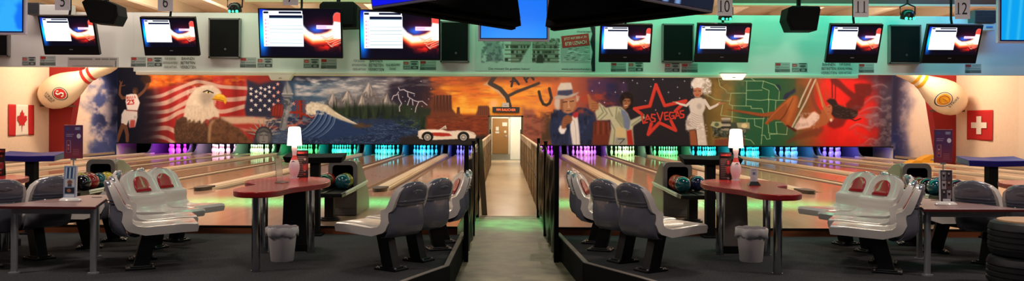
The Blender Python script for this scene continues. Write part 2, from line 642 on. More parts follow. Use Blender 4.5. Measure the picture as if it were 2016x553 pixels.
def paint_mural():
    c = Canvas(-20, 112, 2036, 300, 2.0, (233, 208, 186))
    X, Y = c.X, c.Y
    # ---- base fields, left to right
    c.grad(224, 1766, [(236, (24, 26, 44)), (285, (30, 24, 34)), (320, (70, 40, 44)), (400, (150, 50, 42)), (500, (110, 60, 66)),
                       (560, (60, 74, 104)), (640, (88, 108, 132)), (740, (100, 104, 116)), (800, (52, 44, 60)), (840, (84, 50, 50)),
                       (880, (214, 118, 34)), (950, (226, 140, 48)), (1040, (224, 140, 66)), (1090, (206, 116, 70)), (1160, (140, 74, 66)),
                       (1200, (70, 44, 62)), (1240, (44, 38, 48)), (1340, (42, 40, 47)), (1372, (46, 42, 46)), (1392, (110, 92, 50)),
                       (1430, (140, 116, 62)), (1462, (48, 102, 72)), (1520, (40, 100, 66)), (1560, (66, 94, 62)), (1592, (132, 78, 42)),
                       (1625, (196, 36, 30)), (1700, (206, 34, 30)), (1730, (120, 40, 46)), (1752, (72, 62, 78)), (1760, (70, 64, 84))])
    # ---- striped cloth
    w0 = c._win(262, 138, 512, 290)
    i0, i1, j0, j1 = w0
    x, y = X[:, i0:i1], Y[j0:j1]
    red = np.zeros((j1 - j0, i1 - i0, 3), np.float32) + np.array([166, 42, 40], np.float32) / 255
    red *= (0.78 + 0.5 * fbm(x, y * 0.35, 26, 3, 5))[..., None]
    c._mix(w0, sm(x, 270, 330) * (1 - sm(x, 506, 512)) * sm(y, 141, 146), red, 0.95)
    c.poly([(286, 138), (505, 138), (505, 150), (470, 153), (430, 149), (390, 150), (350, 163), (318, 172), (286, 176)], (206, 96, 26), 2.5, 0.95)
    c.blot(286, 138, 500, 172, (232, 140, 44), 14, 0.45, 0.7, 3, 0.7, 6, 2.5)
    c.blot(286, 138, 420, 172, (120, 50, 26), 18, 0.5, 0.75, 8, 0.7, 6, 2.5)
    st = [([(100, 200), (200, 193), (300, 152), (400, 112), (450, 100), (520, 112), (600, 132), (760, 142)], 24),
          ([(95, 250), (230, 238), (330, 192), (400, 160), (470, 150), (560, 190), (630, 215), (755, 206)], 30),
          ([(110, 300), (250, 290), (340, 250), (400, 225), (500, 260), (600, 292), (745, 258)], 28),
          ([(100, 362), (240, 342), (320, 300), (380, 280)], 28), ([(90, 412), (180, 402), (255, 398), (320, 430)], 30),
          ([(90, 470), (180, 452), (240, 462), (290, 490)], 24), ([(600, 330), (700, 345), (800, 332)], 26)]
    for p, wd in st:
        c.curve(cv_pts(252, 130, 3.254, p), [wd / 3.254 * (0.55 + 0.4 * min(1, k)) for k in range(len(p))], (206, 178, 160), 2.0, 0.9)
    for k, xx in enumerate([304, 334, 352, 392, 430, 462, 484]):
        c.line([(xx, 150), (xx + 3, 200), (xx - 4, 275)], 9, (60, 22, 26) if k % 2 else (236, 170, 150), 9, 0.22)
    c._mix(c._win(250, 140, 380, 290), (1 - sm(c.X[:, c._win(250, 140, 380, 290)[0]:c._win(250, 140, 380, 290)[1]] + 26 * (fbm(c.X[:, c._win(250, 140, 380, 290)[0]:c._win(250, 140, 380, 290)[1]], c.Y[c._win(250, 140, 380, 290)[2]:c._win(250, 140, 380, 290)[3]], 26, 3, 12) - 0.5), 284, 336)) * sm(c.Y[c._win(250, 140, 380, 290)[2]:c._win(250, 140, 380, 290)[3]], 165, 190), (36, 26, 40), 0.95)
    c.poly([(224, 130), (290, 130), (286, 160), (276, 200), (284, 240), (268, 290), (224, 290)], (22, 23, 40), 6, 0.95)
    # ---- ball player reaching up
    K = lambda *p: cv_pts(220, 130, 3.255, p)
    sk, sk2 = (112, 74, 56), (70, 46, 40)
    c.line(K((100, 200), (68, 205), (50, 180), (52, 140), (58, 108)), [6, 6, 5, 4, 3.5], sk, 0.8)
    c.line(K((58, 120), (50, 95)), 1.6, sk, 0.5); c.line(K((60, 118), (66, 98)), 1.6, sk, 0.5); c.line(K((62, 128), (84, 122)), 1.6, sk, 0.5)
    c.line(K((165, 195), (200, 165), (230, 125), (238, 100)), [6, 5.5, 4.5, 4], sk, 0.8)
    c.ell(*K((150, 160))[0], 6.5, 8.0, sk2, 0.2); c.ell(*K((146, 166))[0], 4, 5, (104, 70, 54), 0.3)
    c.line(K((205, 105), (245, 100), (240, 80)), 3, (84, 58, 44), 1); c.ell(*K((215, 82))[0], 12, 10, (58, 40, 32), 0.4, 0.9)
    c.poly(K((92, 185), (125, 178), (158, 180), (168, 205), (180, 235), (165, 285), (98, 280), (88, 230)), (222, 210, 204), 0.5)
    c.poly(K((60, 370), (62, 310), (80, 278), (165, 288), (164, 330), (150, 390), (112, 395), (108, 345), (96, 382)), (206, 196, 192), 0.5)
    c.poly(K((120, 345), (150, 345), (148, 392), (112, 395)), (168, 50, 46), 1.2, 0.8)
    c.line(K((62, 368), (96, 382)), 1.3, (176, 44, 40), 0.5); c.line(K((92, 284), (165, 290)), 1.2, (176, 44, 40), 0.5)
    c.line(K((70, 380), (52, 430), (36, 480)), [8, 7, 6], sk, 0.8); c.line(K((88, 390), (100, 440), (100, 480)), [8, 7, 6], sk, 0.8)
    c.blot(262, 215, 275, 235, (140, 136, 140), 5, 0.4, 0.7, 4, 0.5, 3)
    R = (186, 36, 36)
    for p in ([(96, 198), (96, 212), (104, 210), (103, 204), (97, 204), (103, 203), (102, 197), (96, 198)], [(108, 196), (109, 209), (115, 208), (116, 195)],
              [(121, 194), (122, 207), (128, 206)], [(132, 193), (133, 206), (139, 205)], [(150, 192), (144, 193), (144, 198), (151, 199), (151, 204), (144, 205)]):
        c.line(K(*p), 0.9, R, 0.45)
    c.line(K((98, 224), (106, 217), (116, 220), (115, 229), (99, 246), (118, 244)), 2.0, R, 0.5)
    c.line(K((123, 219), (140, 216), (131, 227), (141, 232), (139, 242), (124, 244)), 2.0, R, 0.5)
    # ---- eagle
    E = lambda *p: cv_pts(252, 130, 3.254, p)
    c.poly(E((340, 330), (310, 350), (295, 400), (300, 470), (320, 495), (560, 495), (520, 400), (470, 330), (400, 300)), (86, 62, 48), 1.2)
    c.poly(E((520, 355), (560, 335), (620, 335), (690, 370), (740, 430), (775, 470), (830, 495), (520, 495), (512, 430)), (112, 78, 56), 1.0)
    c.blot(344, 228, 502, 290, (130, 94, 68), 2.2, 0.42, 0.64, 21, 0.5, 4)
    c.blot(344, 228, 502, 290, (64, 46, 36), 7, 0.42, 0.7, 22, 0.5, 4)
    c.poly(E((512, 430), (520, 372), (545, 345), (560, 345), (535, 380), (528, 495), (512, 495)), (176, 144, 112), 1.6, 0.8)
    c.poly(E((355, 325), (365, 270), (375, 230), (400, 180), (440, 140), (490, 120), (540, 122), (580, 145), (600, 175), (570, 190), (545, 225), (555, 255), (582, 290), (585, 330),
             (550, 325), (520, 345), (500, 340), (470, 372), (462, 345), (432, 365), (425, 340), (405, 362), (400, 340), (380, 350), (376, 330)), (214, 198, 176), 0.8)
    c.blot(362, 205, 432, 245, (176, 160, 142), 3, 0.48, 0.66, 31, 0.35, 4, 0.5)
    c.blot(366, 166, 436, 210, (236, 224, 204), 8, 0.5, 0.7, 32, 0.6, 6)
    c.poly(E((455, 185), (490, 158), (540, 162), (556, 200), (535, 235), (500, 255), (470, 240)), (140, 128, 116), 4, 0.6)
    c.ell(*E((512, 168))[0], 5.5, 2.6, (226, 206, 140), 0.3); c.ell(*E((514, 168))[0], 1.9, 1.9, (20, 16, 14), 0.3)
    c.line(E((482, 165), (508, 156), (545, 172)), 2.0, (36, 30, 28), 0.7)
    c.poly(E((545, 205), (560, 185), (585, 178), (612, 186), (630, 208), (630, 232), (622, 246), (612, 228), (585, 222), (560, 218), (538, 212)), (222, 168, 34), 0.5)
    c.poly(E((560, 186), (585, 178), (612, 186), (628, 205), (600, 196), (575, 198)), (244, 206, 84), 1.0, 0.8)
    c.line(E((540, 212), (585, 216), (612, 224)), 1.2, (120, 70, 20), 0.6)
    # ---- star field
    A = lambda *p: cv_pts(400, 140, 3.6875, p)
    c.poly(A((315, 60), (420, 85), (470, 70), (560, 60), (585, 110), (560, 250), (490, 320), (420, 335), (310, 328), (300, 270), (322, 140)), (52, 54, 78), 1.4)
    c.poly(A((270, 40), (400, 95), (560, 60), (600, 30), (470, 20)), (156, 52, 44), 3, 0.9)
    c.poly(A((120, 340), (200, 330), (300, 330), (420, 335), (560, 340), (600, 370), (600, 430), (500, 450), (300, 430), (200, 380)), (206, 176, 150), 2, 0.95)
    c.poly(A((200, 385), (330, 380), (420, 385), (560, 400), (560, 430), (330, 425), (250, 410)), (168, 52, 44), 1.6, 0.9)
    c.poly(A((600, 370), (740, 362), (800, 370), (780, 395), (690, 402), (600, 420)), (214, 106, 82), 2, 0.9)
    for sx, sy in [(346, 128), (418, 123), (448, 132), (478, 116), (512, 122), (540, 94), (384, 148), (346, 165), (415, 160), (480, 150), (543, 154), (384, 185), (448, 180), (512, 180),
                   (350, 213), (415, 211), (480, 214), (543, 215), (381, 246), (447, 250), (511, 242), (348, 281), (413, 282), (479, 278), (656, 236)]:
        px, py = A((sx, sy))[0]
        c.star(px, py, 4.4, (226, 220, 218) if sx < 500 else (226, 170, 160), 0.4, 0.1)
    # ---- suspension bridge
    br = (150, 52, 38)
    c.poly(A((495, 262), (530, 240), (560, 235), (580, 245), (585, 330), (540, 350), (495, 320)), (140, 46, 36), 1.6, 0.9)
    for k in range(4):
        c.line(A((505 + k * 20, 320), (512 + k * 20, 250)), 1.0, (190, 74, 50), 0.5, 0.7)
    c.poly(A((640, 350), (645, 330), (700, 330), (790, 352), (800, 362), (640, 362)), (112, 118, 130), 1)
    c.line(A((705, 350), (702, 165)), 5, br, 0.6); c.line(A((718, 350), (712, 165)), 2.2, (110, 36, 30), 0.5); c.line(A((675, 330), (688, 180)), 2.4, br, 0.6)
    for yy in (172, 205, 240, 285):
        c.line(A((688, yy), (716, yy)), 2, br, 0.5)
    c.line(A((705, 168), (660, 235), (620, 262)), 1.2, br, 0.5); c.line(A((712, 170), (745, 270), (805, 300)), 1.2, br, 0.5)
    c.line(A((620, 300), (700, 300), (805, 345)), 5, br, 0.7); c.line(A((805, 300), (808, 360)), 3, br, 0.6)
    for k in range(9):
        c.line(A((728 + k * 9, 235 + k * 8), (728 + k * 9, 312 + k * 4)), 0.5, br, 0.4, 0.8)
    # ---- sky, clouds, peaks
    c.grad(566, 800, [(566, (54, 80, 108)), (620, (74, 102, 128)), (700, (112, 118, 128)), (760, (112, 110, 120)), (800, (62, 52, 68))], 142, 196)
    c.poly([(556, 142), (830, 142), (830, 156), (700, 152), (620, 162), (556, 156)], (40, 40, 58), 4, 0.9)
    c.blot(575, 148, 800, 196, (206, 202, 200), 26, 0.42, 0.66, 41, 0.95, 12, 3.2)
    c.blot(600, 150, 770, 180, (232, 228, 222), 20, 0.5, 0.72, 45, 0.8, 10, 3.4)
    c.blot(590, 164, 760, 200, (150, 150, 154), 22, 0.48, 0.7, 43, 0.6, 10, 2)
    ridge = [(630, 214), (640, 204), (648, 194), (655, 181), (660, 190), (666, 196), (674, 188), (684, 176), (692, 190), (698, 198), (704, 190), (712, 184), (718, 176), (726, 161), (734, 176), (740, 186), (748, 194), (756, 188), (762, 182), (772, 196), (786, 210), (786, 226), (630, 226)]
    c.poly(ridge, (112, 108, 110), 0.6)
    for (ax, ay), ls in (((655, 181), (-9, 8)), ((684, 176), (-12, 12)), ((712, 185), (-7, 7)), ((726, 161), (-13, 15)), ((762, 182), (-9, 11))):
        c.poly([(ax, ay), (ax + ls[0], ay + 24), (ax + ls[0] * 0.3, ay + 18), (ax - 1, ay + 32), (ax + 2, ay + 14)], (196, 188, 180), 0.5, 0.9)
        c.poly([(ax, ay), (ax + 2, ay + 14), (ax + ls[1] * 0.5, ay + 26), (ax + ls[1], ay + 26)], (140, 134, 132), 0.6, 0.9)
        for q in range(4):
            c.line([(ax + 1, ay + 3), (ax - 3 + 3.4 * q, ay + 14), (ax - 7 + 6 * q, ay + 28)], [0.4, 0.8, 0.9], (88, 82, 82) if q % 2 else (216, 208, 198), 0.5, 0.75)
    c.blot(632, 176, 786, 224, (168, 160, 154), 5, 0.5, 0.7, 58, 0.45, 4)
    # ---- forest
    r = np.random.default_rng(3)
    c.poly([(640, 214), (700, 208), (800, 206), (850, 214), (852, 268), (790, 268), (700, 240), (640, 226)], (46, 58, 44), 3, 0.96)
    for k in range(120):
        tx = 644 + 206 * r.random(); h = 14 + 22 * r.random(); ty = 226 + 20 * r.random() + max(0, tx - 760) * 0.22
        col = [(28, 42, 34), (40, 58, 38), (58, 78, 50), (22, 32, 30)][r.integers(4)]
        wd = 2.5 + 2.5 * r.random()
        c.poly([(tx, ty - h), (tx + wd * 0.4, ty - h * 0.5), (tx + wd, ty), (tx - wd, ty), (tx - wd * 0.4, ty - h * 0.5)], col, 0.8, 0.85)
    c.blot(660, 222, 850, 275, (86, 104, 58), 9, 0.52, 0.7, 55, 0.5, 8)
    # ---- sea and wave
    c.poly([(530, 262), (580, 250), (618, 240), (630, 220), (640, 214), (668, 228), (700, 238), (760, 236), (800, 250), (830, 258), (836, 292), (500, 292), (500, 270)], (44, 66, 104), 2)
    c.blot(520, 224, 830, 290, (28, 42, 76), 10, 0.45, 0.66, 61, 0.85, 8, 3)
    c.blot(520, 232, 830, 290, (86, 116, 154), 6, 0.56, 0.72, 62, 0.55, 6, 4)
    c.blot(520, 232, 830, 290, (176, 192, 204), 3.0, 0.68, 0.76, 63, 0.5, 6, 4)
    c.poly([(622, 222), (640, 218), (668, 232), (706, 250), (730, 262), (640, 276), (590, 268), (610, 250)], (40, 66, 112), 2, 0.9)
    for k in range(13):
        t = k / 12
        c.curve([(626 + 34 * t, 221 + 10 * t), (616 + 40 * t, 238 + 7 * t), (598 + 44 * t, 256 + 5 * t), (576 + 50 * t, 268 + 3 * t)], [2.0, 1.5, 1.1, 0.6], [(150, 176, 200), (30, 50, 92), (92, 126, 168)][k % 3], 0.9, 0.75)
    c.poly([(601, 214), (603, 206), (612, 201), (628, 202), (644, 207), (657, 217), (672, 228), (690, 237), (714, 249), (692, 243), (668, 235), (652, 228), (640, 221), (629, 216), (621, 218), (623, 225), (613, 227), (605, 221)], (206, 196, 172), 1.0)
    c.blot(600, 198, 650, 228, (236, 230, 214), 4, 0.48, 0.7, 64, 0.7, 4)
    c.curve([(660, 222), (690, 238), (716, 250)], [2.4, 1.6, 0.6], (226, 220, 206), 0.9)
    c.curve([(606, 224), (612, 230), (622, 227)], 1.2, (226, 222, 210), 1.0, 0.7)
    c.poly([(692, 248), (712, 240), (735, 243), (730, 250), (705, 252)], (94, 72, 50), 1.5, 0.9)
    c.poly([(700, 234), (760, 234), (800, 240), (720, 246)], (44, 60, 96), 1.2, 0.8)
    # ---- stone torch arm and crowned head
    g1, g2, g3 = (132, 136, 140), (84, 88, 94), (176, 178, 178)
    c.poly(A((555, 410), (568, 350), (590, 280), (600, 235), (632, 235), (628, 290), (612, 350), (608, 410), (590, 430), (560, 430)), g1, 0.8)
    c.line(A((604, 240), (594, 290), (575, 360), (565, 410)), 3, g2, 1.5, 0.8)
    c.poly(A((588, 205), (604, 190), (630, 192), (640, 215), (630, 250), (600, 252), (586, 230)), g2, 0.8)
    c.blot(556, 188, 578, 258, g3, 4, 0.5, 0.7, 72, 0.6, 3)
    c.ell(*A((611, 170))[0], 12.5, 5.5, g1, 0.1); c.ell(*A((611, 164))[0], 12, 3.4, g3, 0.15)
    c.line(A((568, 172), (654, 174)), 1.6, g2, 0.8)
    c.poly(A((575, 160), (585, 120), (600, 90), (606, 50), (615, 85), (632, 115), (648, 150), (640, 165)), (150, 152, 154), 1.4, 0.95)
    c.line(A((606, 70), (600, 120), (610, 160)), 1.8, g2, 1.4, 0.6)
    hx, hy = A((440, 470))[0]
    for k in range(9):
        t = PI + PI * (k + 0.5) / 9
        c.line([(hx, hy), (hx + 32 * math.cos(t), hy + 32 * math.sin(t) * 1.05)], [5, 1.0], (150, 146, 140), 0.6)
    c.ell(hx, hy + 2, 17.5, 21, (70, 72, 78), 0.08); c.ell(hx, hy + 2, 14.5, 18, (98, 100, 104), 0.1)
    for k in range(14):
        t = PI + PI * (k + 0.5) / 14
        c.ell(hx + 16.5 * math.cos(t), hy + 2 + 20 * math.sin(t), 1.6, 1.6, (52, 54, 58), 0.4)
    c.ell(hx, hy + 6, 9.5, 14, (132, 132, 132), 0.2); c.line([(hx - 13, hy - 6), (hx, hy - 10), (hx + 13, hy - 6)], 2.2, (70, 72, 76), 0.8)
    c.line([(hx - 7, hy - 1), (hx - 2, hy - 2)], 1.6, (60, 60, 62), 0.7); c.line([(hx + 2, hy - 2), (hx + 7, hy - 1)], 1.6, (60, 60, 62), 0.7)
    c.line([(hx, hy - 2), (hx - 1, hy + 6), (hx + 1.5, hy + 6.5)], 1.2, (92, 92, 92), 0.7); c.line([(hx - 3, hy + 11), (hx + 3, hy + 11)], 1.3, (80, 76, 76), 0.6)
    c.poly([(536, 262), (560, 254), (590, 252), (585, 292), (500, 292), (536, 292)], (120, 132, 140), 4, 0.35)
    # ---- lightning
    c.blot(756, 150, 860, 210, (44, 36, 54), 30, 0.2, 0.5, 81, 0.9, 18)
    c.blot(756, 142, 870, 175, (128, 122, 128), 24, 0.52, 0.7, 82, 0.7, 8, 5)
    Lz = lambda *p: cv_pts(756, 130, 3.254, p)
    wl = (232, 228, 232)
    for p in ([(92, 138), (100, 155), (125, 150), (150, 165), (152, 195), (175, 210), (190, 220), (215, 228), (245, 225), (275, 250)], [(125, 150), (140, 160), (195, 178)], [(92, 165), (80, 185), (60, 190), (50, 215)],
              [(90, 180), (95, 210), (112, 240), (98, 262), (100, 290)], [(165, 205), (150, 250)], [(180, 212), (185, 250)], [(222, 228), (205, 265), (200, 295)]):
        c.line(Lz(*p), 3.2, (120, 112, 140), 3, 0.35); c.line(Lz(*p), 1.0, wl, 0.6)
    for q in [(236, 98), (300, 145), (285, 211), (118, 198), (193, 190), (135, 225), (176, 275), (244, 258), (415, 118), (580, 80)]:
        c.spark(*Lz(q)[0], 2.0)
    # ---- canyon sunset
    D = lambda *p: cv_pts(800, 140, 3.688, p)
    c.poly([(850, 142), (1100, 142), (1100, 160), (990, 160), (900, 166), (840, 172)], (96, 60, 60), 5, 0.8)
    c.blot(840, 142, 1100, 200, (220, 112, 52), 30, 0.38, 0.66, 91, 0.8, 12, 5)
    c.blot(860, 160, 1090, 232, (240, 172, 62), 30, 0.36, 0.66, 92, 0.75, 14, 4.0)
    c.blot(870, 170, 1000, 230, (248, 196, 78), 24, 0.4, 0.7, 94, 0.7, 12, 3.4)
    c.blot(850, 150, 1080, 200, (150, 72, 48), 30, 0.52, 0.74, 93, 0.55, 10, 7)
    c.poly([(840, 228), (900, 226), (965, 226), (965, 292), (836, 292)], (128, 60, 38), 2)
    c.poly(D((200, 175), (325, 173), (330, 270), (370, 325), (430, 345), (300, 350), (165, 345), (180, 280)), (104, 62, 46), 0.9)
    for k in range(16):
        t = k / 15
        c.line(D((206 + 116 * t, 178), (200 + 124 * t + 6 * math.sin(k * 2.1), 300)), 1.2 + 0.8 * (k % 3), [(64, 38, 32), (140, 88, 62), (84, 50, 40)][k % 3], 0.9, 0.75)
    c.poly(D((165, 345), (180, 290), (330, 290), (380, 335), (430, 350), (460, 375), (170, 380)), (122, 66, 42), 2.5, 0.7)
    c.poly(D((368, 262), (386, 260), (390, 318), (362, 320)), (110, 64, 44), 0.7); c.poly(D((345, 330), (365, 310), (392, 310), (440, 345)), (128, 70, 44), 1)
    c.poly(D((520, 252), (592, 250), (605, 268), (606, 325), (500, 325), (515, 285)), (120, 70, 52), 0.8)
    for k in range(6):
        c.line(D((526 + 14 * k, 254), (522 + 15 * k, 318)), 1.1, (78, 46, 38), 0.8, 0.7)
    c.blot(840, 226, 966, 290, (164, 84, 52), 12, 0.44, 0.7, 95, 0.55, 5, 3)
    c.blot(840, 226, 966, 290, (84, 42, 32), 10, 0.54, 0.72, 96, 0.55, 5, 3.4)
    c.poly([(1028, 206), (1036, 216), (1050, 214), (1056, 232), (1090, 236), (1100, 292), (1028, 292)], (150, 92, 78), 3, 0.9)
    c.blot(1028, 216, 1110, 290, (110, 60, 52), 12, 0.45, 0.7, 97, 0.7, 6, 2)
    c.ell(972, 205, 11, 12, (244, 190, 140), 0.8, 0.8)
    # ---- road and roadster
    c.poly([(790, 270), (836, 262), (965, 268), (965, 292), (780, 292)], (52, 46, 46), 3)
    wb = (226, 214, 200)
    c.poly(D((85, 435), (110, 425), (180, 422), (240, 424), (245, 420), (290, 428), (380, 430), (450, 432), (490, 445), (508, 465), (500, 488), (380, 492), (200, 500), (95, 490), (86, 470)), wb, 0.5)
    c.poly(D((88, 440), (130, 430), (240, 430), (300, 434), (240, 444), (130, 446)), (246, 238, 226), 1.2, 0.9)
    c.poly(D((150, 448), (240, 446), (310, 452), (334, 470), (260, 474), (200, 470), (172, 458)), (178, 52, 42), 0.5)
    c.poly(D((243, 424), (285, 396), (296, 424)), (168, 160, 152), 0.5); c.line(D((243, 424), (285, 396), (290, 424)), 1.0, (232, 226, 214), 0.5)
    c.poly(D((262, 424), (300, 418), (372, 432), (300, 436)), (110, 50, 42), 0.7, 0.9)
    c.line(D((372, 432), (450, 436), (506, 466)), 1.2, (188, 172, 158), 0.8)
    for wx in (154, 415):
        px, py = D((wx, 480))[0]
        c.ell(px, py - 1, 12, 10.5, (40, 34, 32), 0.1); c.ell(px, py, 9.6, 9.0, (28, 26, 26), 0.08); c.ell(px, py, 7.0, 6.6, (190, 186, 180), 0.1); c.ell(px, py, 5.6, 5.2, (96, 92, 90), 0.15)
        for k in range(10):
            t = PI * k / 5
            c.line([(px, py), (px + 6 * math.cos(t), py + 5.6 * math.sin(t))], 0.7, (206, 202, 196), 0.4)
        c.ell(px, py, 1.8, 1.7, (210, 206, 200), 0.3)
    c.line(D((84, 470), (100, 478), (118, 492)), 2, (206, 200, 194), 0.6)
    # ---- overhead sign frame with loose letters
    fr, fr2 = (76, 66, 60), (196, 170, 150)
    c.line(D((645, 35), (590, 85), (560, 110)), 0.1, fr, 0.1)
    c.line(D((568, 98), (600, 90), (690, 150), (735, 200)), [4, 10, 12, 10], fr2, 3, 0.75)
    c.line(D((640, 40), (605, 88), (680, 128), (730, 185), (755, 270)), [9, 8.5, 8.5, 8.5, 7], fr, 1.6)
    c.line(D((735, 182), (800, 150), (900, 112), (960, 88)), [6, 6, 5.5, 5.5], fr, 1.6)
    lt = (62, 56, 56)
    c.line(D((762, 110), (775, 45), (815, 95)), 4.4, lt, 1); c.line(D((755, 75), (805, 72)), 3, lt, 1)
    c.line(D((850, 38), (872, 78)), 4.4, lt, 1); c.line(D((870, 60), (890, 38)), 4, lt, 1); c.line(D((905, 40), (922, 60)), 4.4, lt, 1)
    U = lambda *p: cv_pts(1040, 145, 3.95, p)
    c.line(U((82, 140), (95, 195), (115, 235), (140, 245), (165, 230), (180, 190), (162, 115)), [5.5] * 7, (70, 56, 48), 1.4)
    # ---- seated gentleman in a navy coat and a broad pale hat
    c.blot(1062, 218, 1092, 286, (78, 62, 46), 10, 0.2, 0.6, 101, 0.9, 8)
    nv = (44, 54, 88)
    c.poly(U((178, 330), (210, 290), (260, 275), (300, 290), (350, 300), (390, 262), (450, 268), (510, 305), (530, 380), (520, 440), (510, 555), (185, 555), (165, 430)), nv, 1.2)
    c.blot(1082, 212, 1176, 288, (66, 78, 116), 6, 0.52, 0.68, 103, 0.6, 5, 0.6)
    c.blot(1082, 212, 1176, 288, (24, 30, 54), 8, 0.5, 0.68, 104, 0.7, 5, 0.6)
    c.poly(U((330, 340), (380, 300), (392, 400), (400, 480), (405, 555), (345, 555), (325, 430)), (222, 216, 214), 0.9)
    c.line(U((355, 360), (368, 420), (375, 555)), 1.2, (172, 164, 164), 0.8, 0.8)
    c.poly(U((235, 430), (250, 400), (300, 425), (280, 468), (255, 470), (240, 450)), (232, 228, 228), 0.8)
    c.poly(U((258, 385), (272, 340), (300, 320), (340, 330), (345, 360), (325, 385), (300, 395), (285, 430), (258, 425)), (150, 96, 66), 0.9)
    for k in range(4):
        c.line(U((280, 338 + 16 * k), (335, 336 + 15 * k)), 1.0, (104, 62, 44), 0.7, 0.8)
    c.poly(U((345, 310), (370, 295), (392, 300), (388, 335), (362, 345), (345, 330)), (176, 50, 56), 0.8)
    c.poly(U((245, 195), (370, 185), (372, 250), (340, 300), (310, 312), (272, 300), (250, 262)), (176, 126, 92), 0.8)
    c.poly(U((245, 195), (275, 195), (268, 262), (282, 302), (258, 285), (244, 240)), (128, 84, 62), 1.2, 0.8)
    c.line(U((270, 222), (300, 218)), 1.8, (70, 48, 40), 0.7); c.line(U((325, 216), (352, 212)), 1.8, (70, 48, 40), 0.7)
    c.line(U((312, 215), (314, 255), (322, 262), (306, 264)), 1.3, (214, 168, 130), 0.7); c.line(U((295, 288), (330, 286)), 1.6, (110, 58, 52), 0.7)
    c.poly(U((205, 195), (245, 190), (248, 230), (240, 285), (212, 275), (200, 235)), (196, 188, 180), 1.4, 0.9)
    c.poly(U((368, 165), (400, 175), (392, 205), (375, 225)), (196, 188, 180), 1.2, 0.9)
    c.poly(U((222, 172), (228, 110), (250, 72), (330, 68), (342, 110), (346, 160), (300, 178)), (206, 198, 188), 0.8)
    c.poly(U((224, 168), (228, 132), (343, 124), (346, 158), (300, 176)), (58, 62, 92), 0.8, 0.92)
    c.poly(U((195, 182), (230, 168), (310, 172), (360, 152), (392, 140), (386, 156), (340, 182), (260, 198), (206, 196)), (178, 170, 164), 0.8)
    # ---- man with dark curls in a pale jacket, thumb up
    V = lambda *p: cv_pts(1160, 145, 3.95, p)
    c.blot(1150, 150, 1240, 220, (78, 52, 96), 22, 0.4, 0.65, 111, 0.85, 12)
    c.blot(1130, 176, 1220, 230, (178, 74, 50), 20, 0.42, 0.66, 112, 0.8, 12, 2)
    c.blot(1190, 160, 1225, 200, (40, 46, 92), 14, 0.35, 0.6, 113, 0.8, 8)
    c.poly(V((35, 372), (150, 372), (165, 470), (150, 555), (20, 555)), (120, 58, 40), 1.4, 0.95)
    for k in range(6):
        c.line(V((50 + 20 * k, 380), (46 + 22 * k, 470)), 1.6, (160, 88, 60) if k % 2 else (76, 36, 28), 1.2, 0.7)
    jk, jk2 = (186, 186, 158), (128, 130, 106)
    c.poly(V((75, 222), (130, 265), (190, 252), (250, 255), (300, 310), (320, 362), (420, 318), (436, 345), (345, 405), (340, 430), (350, 555), (150, 555), (170, 430), (165, 360), (60, 362), (45, 300)), jk, 0.9)
    for p in ([(80, 240), (110, 300), (60, 350)], [(110, 262), (140, 310), (90, 355)], [(170, 380), (200, 440), (190, 550)], [(215, 260), (205, 345), (260, 420)], [(300, 330), (310, 400), (290, 440)], [(150, 270), (180, 330)], [(330, 400), (410, 340)]):
        c.line(V(*p), 2.2, jk2, 1.6, 0.8)
    c.poly(V((245, 270), (290, 300), (320, 370), (310, 440), (270, 420), (250, 340)), (116, 128, 156), 1.0)
    c.poly(V((205, 345), (230, 285), (262, 340), (272, 420), (240, 380)), (150, 152, 126), 0.9)
    c.poly(V((230, 410), (265, 420), (285, 470), (285, 520), (215, 520), (205, 440)), (206, 186, 140), 1.4, 0.9)
    c.poly(V((290, 445), (330, 435), (345, 555), (300, 555)), (176, 48, 40), 1.2)
    c.poly(V((205, 495), (292, 500), (288, 548), (200, 548)), (156, 158, 152), 0.8); c.line(V((225, 508), (275, 508), (240, 545)), 1.6, (70, 70, 66), 0.7)
    c.ell(*V((290, 200))[0], 14, 15.5, (34, 24, 22), 0.12); c.ell(*V((298, 240))[0], 11, 11, (34, 24, 22), 0.15)
    c.blot(1216, 176, 1252, 216, (70, 46, 36), 3, 0.55, 0.7, 115, 0.5, 3)
    c.poly(V((258, 215), (280, 190), (315, 195), (322, 225), (300, 262), (280, 278), (262, 262)), (158, 106, 74), 0.8)
    c.line(V((268, 212), (286, 208)), 1.4, (50, 32, 28), 0.6); c.line(V((298, 210), (314, 212)), 1.4, (50, 32, 28), 0.6); c.line(V((274, 248), (296, 246)), 1.4, (226, 200, 180), 0.6); c.line(V((288, 215), (284, 236)), 1.0, (108, 70, 52), 0.6)
    c.poly(V((2, 220), (10, 195), (25, 205), (60, 225), (78, 245), (70, 280), (25, 290), (5, 260)), (166, 112, 76), 0.9)
    c.line(V((12, 262), (0, 190), (-10, 165)), [7, 5.5, 3.5], (166, 112, 76), 0.9)
    for k in range(3):
        c.line(V((20, 232 + 18 * k), (62, 236 + 16 * k)), 1.1, (112, 70, 50), 0.7, 0.8)
    c.ell(*V((418, 322))[0], 3.2, 3.2, (166, 112, 76), 0.2)
    # ---- starry night with the big red star
    c.blot(1230, 142, 1380, 160, (24, 22, 28), 18, 0.3, 0.6, 121, 0.7, 8, 3)
    sr, sr2 = (206, 66, 52), (134, 36, 34)
    star = [(517, 75), (588, 248), (760, 205), (660, 300), (585, 262), (517, 150), (480, 275), (400, 300), (345, 270), (468, 245)]
    for off, col in ((3, sr2), (0, sr)):
        for p in ([(517, 85), (470, 250), (350, 272), (405, 312)], [(517, 85), (585, 248), (750, 210), (668, 292)], [(482, 388), (458, 472), (545, 380), (672, 440), (635, 366)]):
            c.line([(a + off * 0.4, b + off * 0.3) for a, b in V(*p)], 6.0, col, 0.7)
    lv = (214, 70, 54)
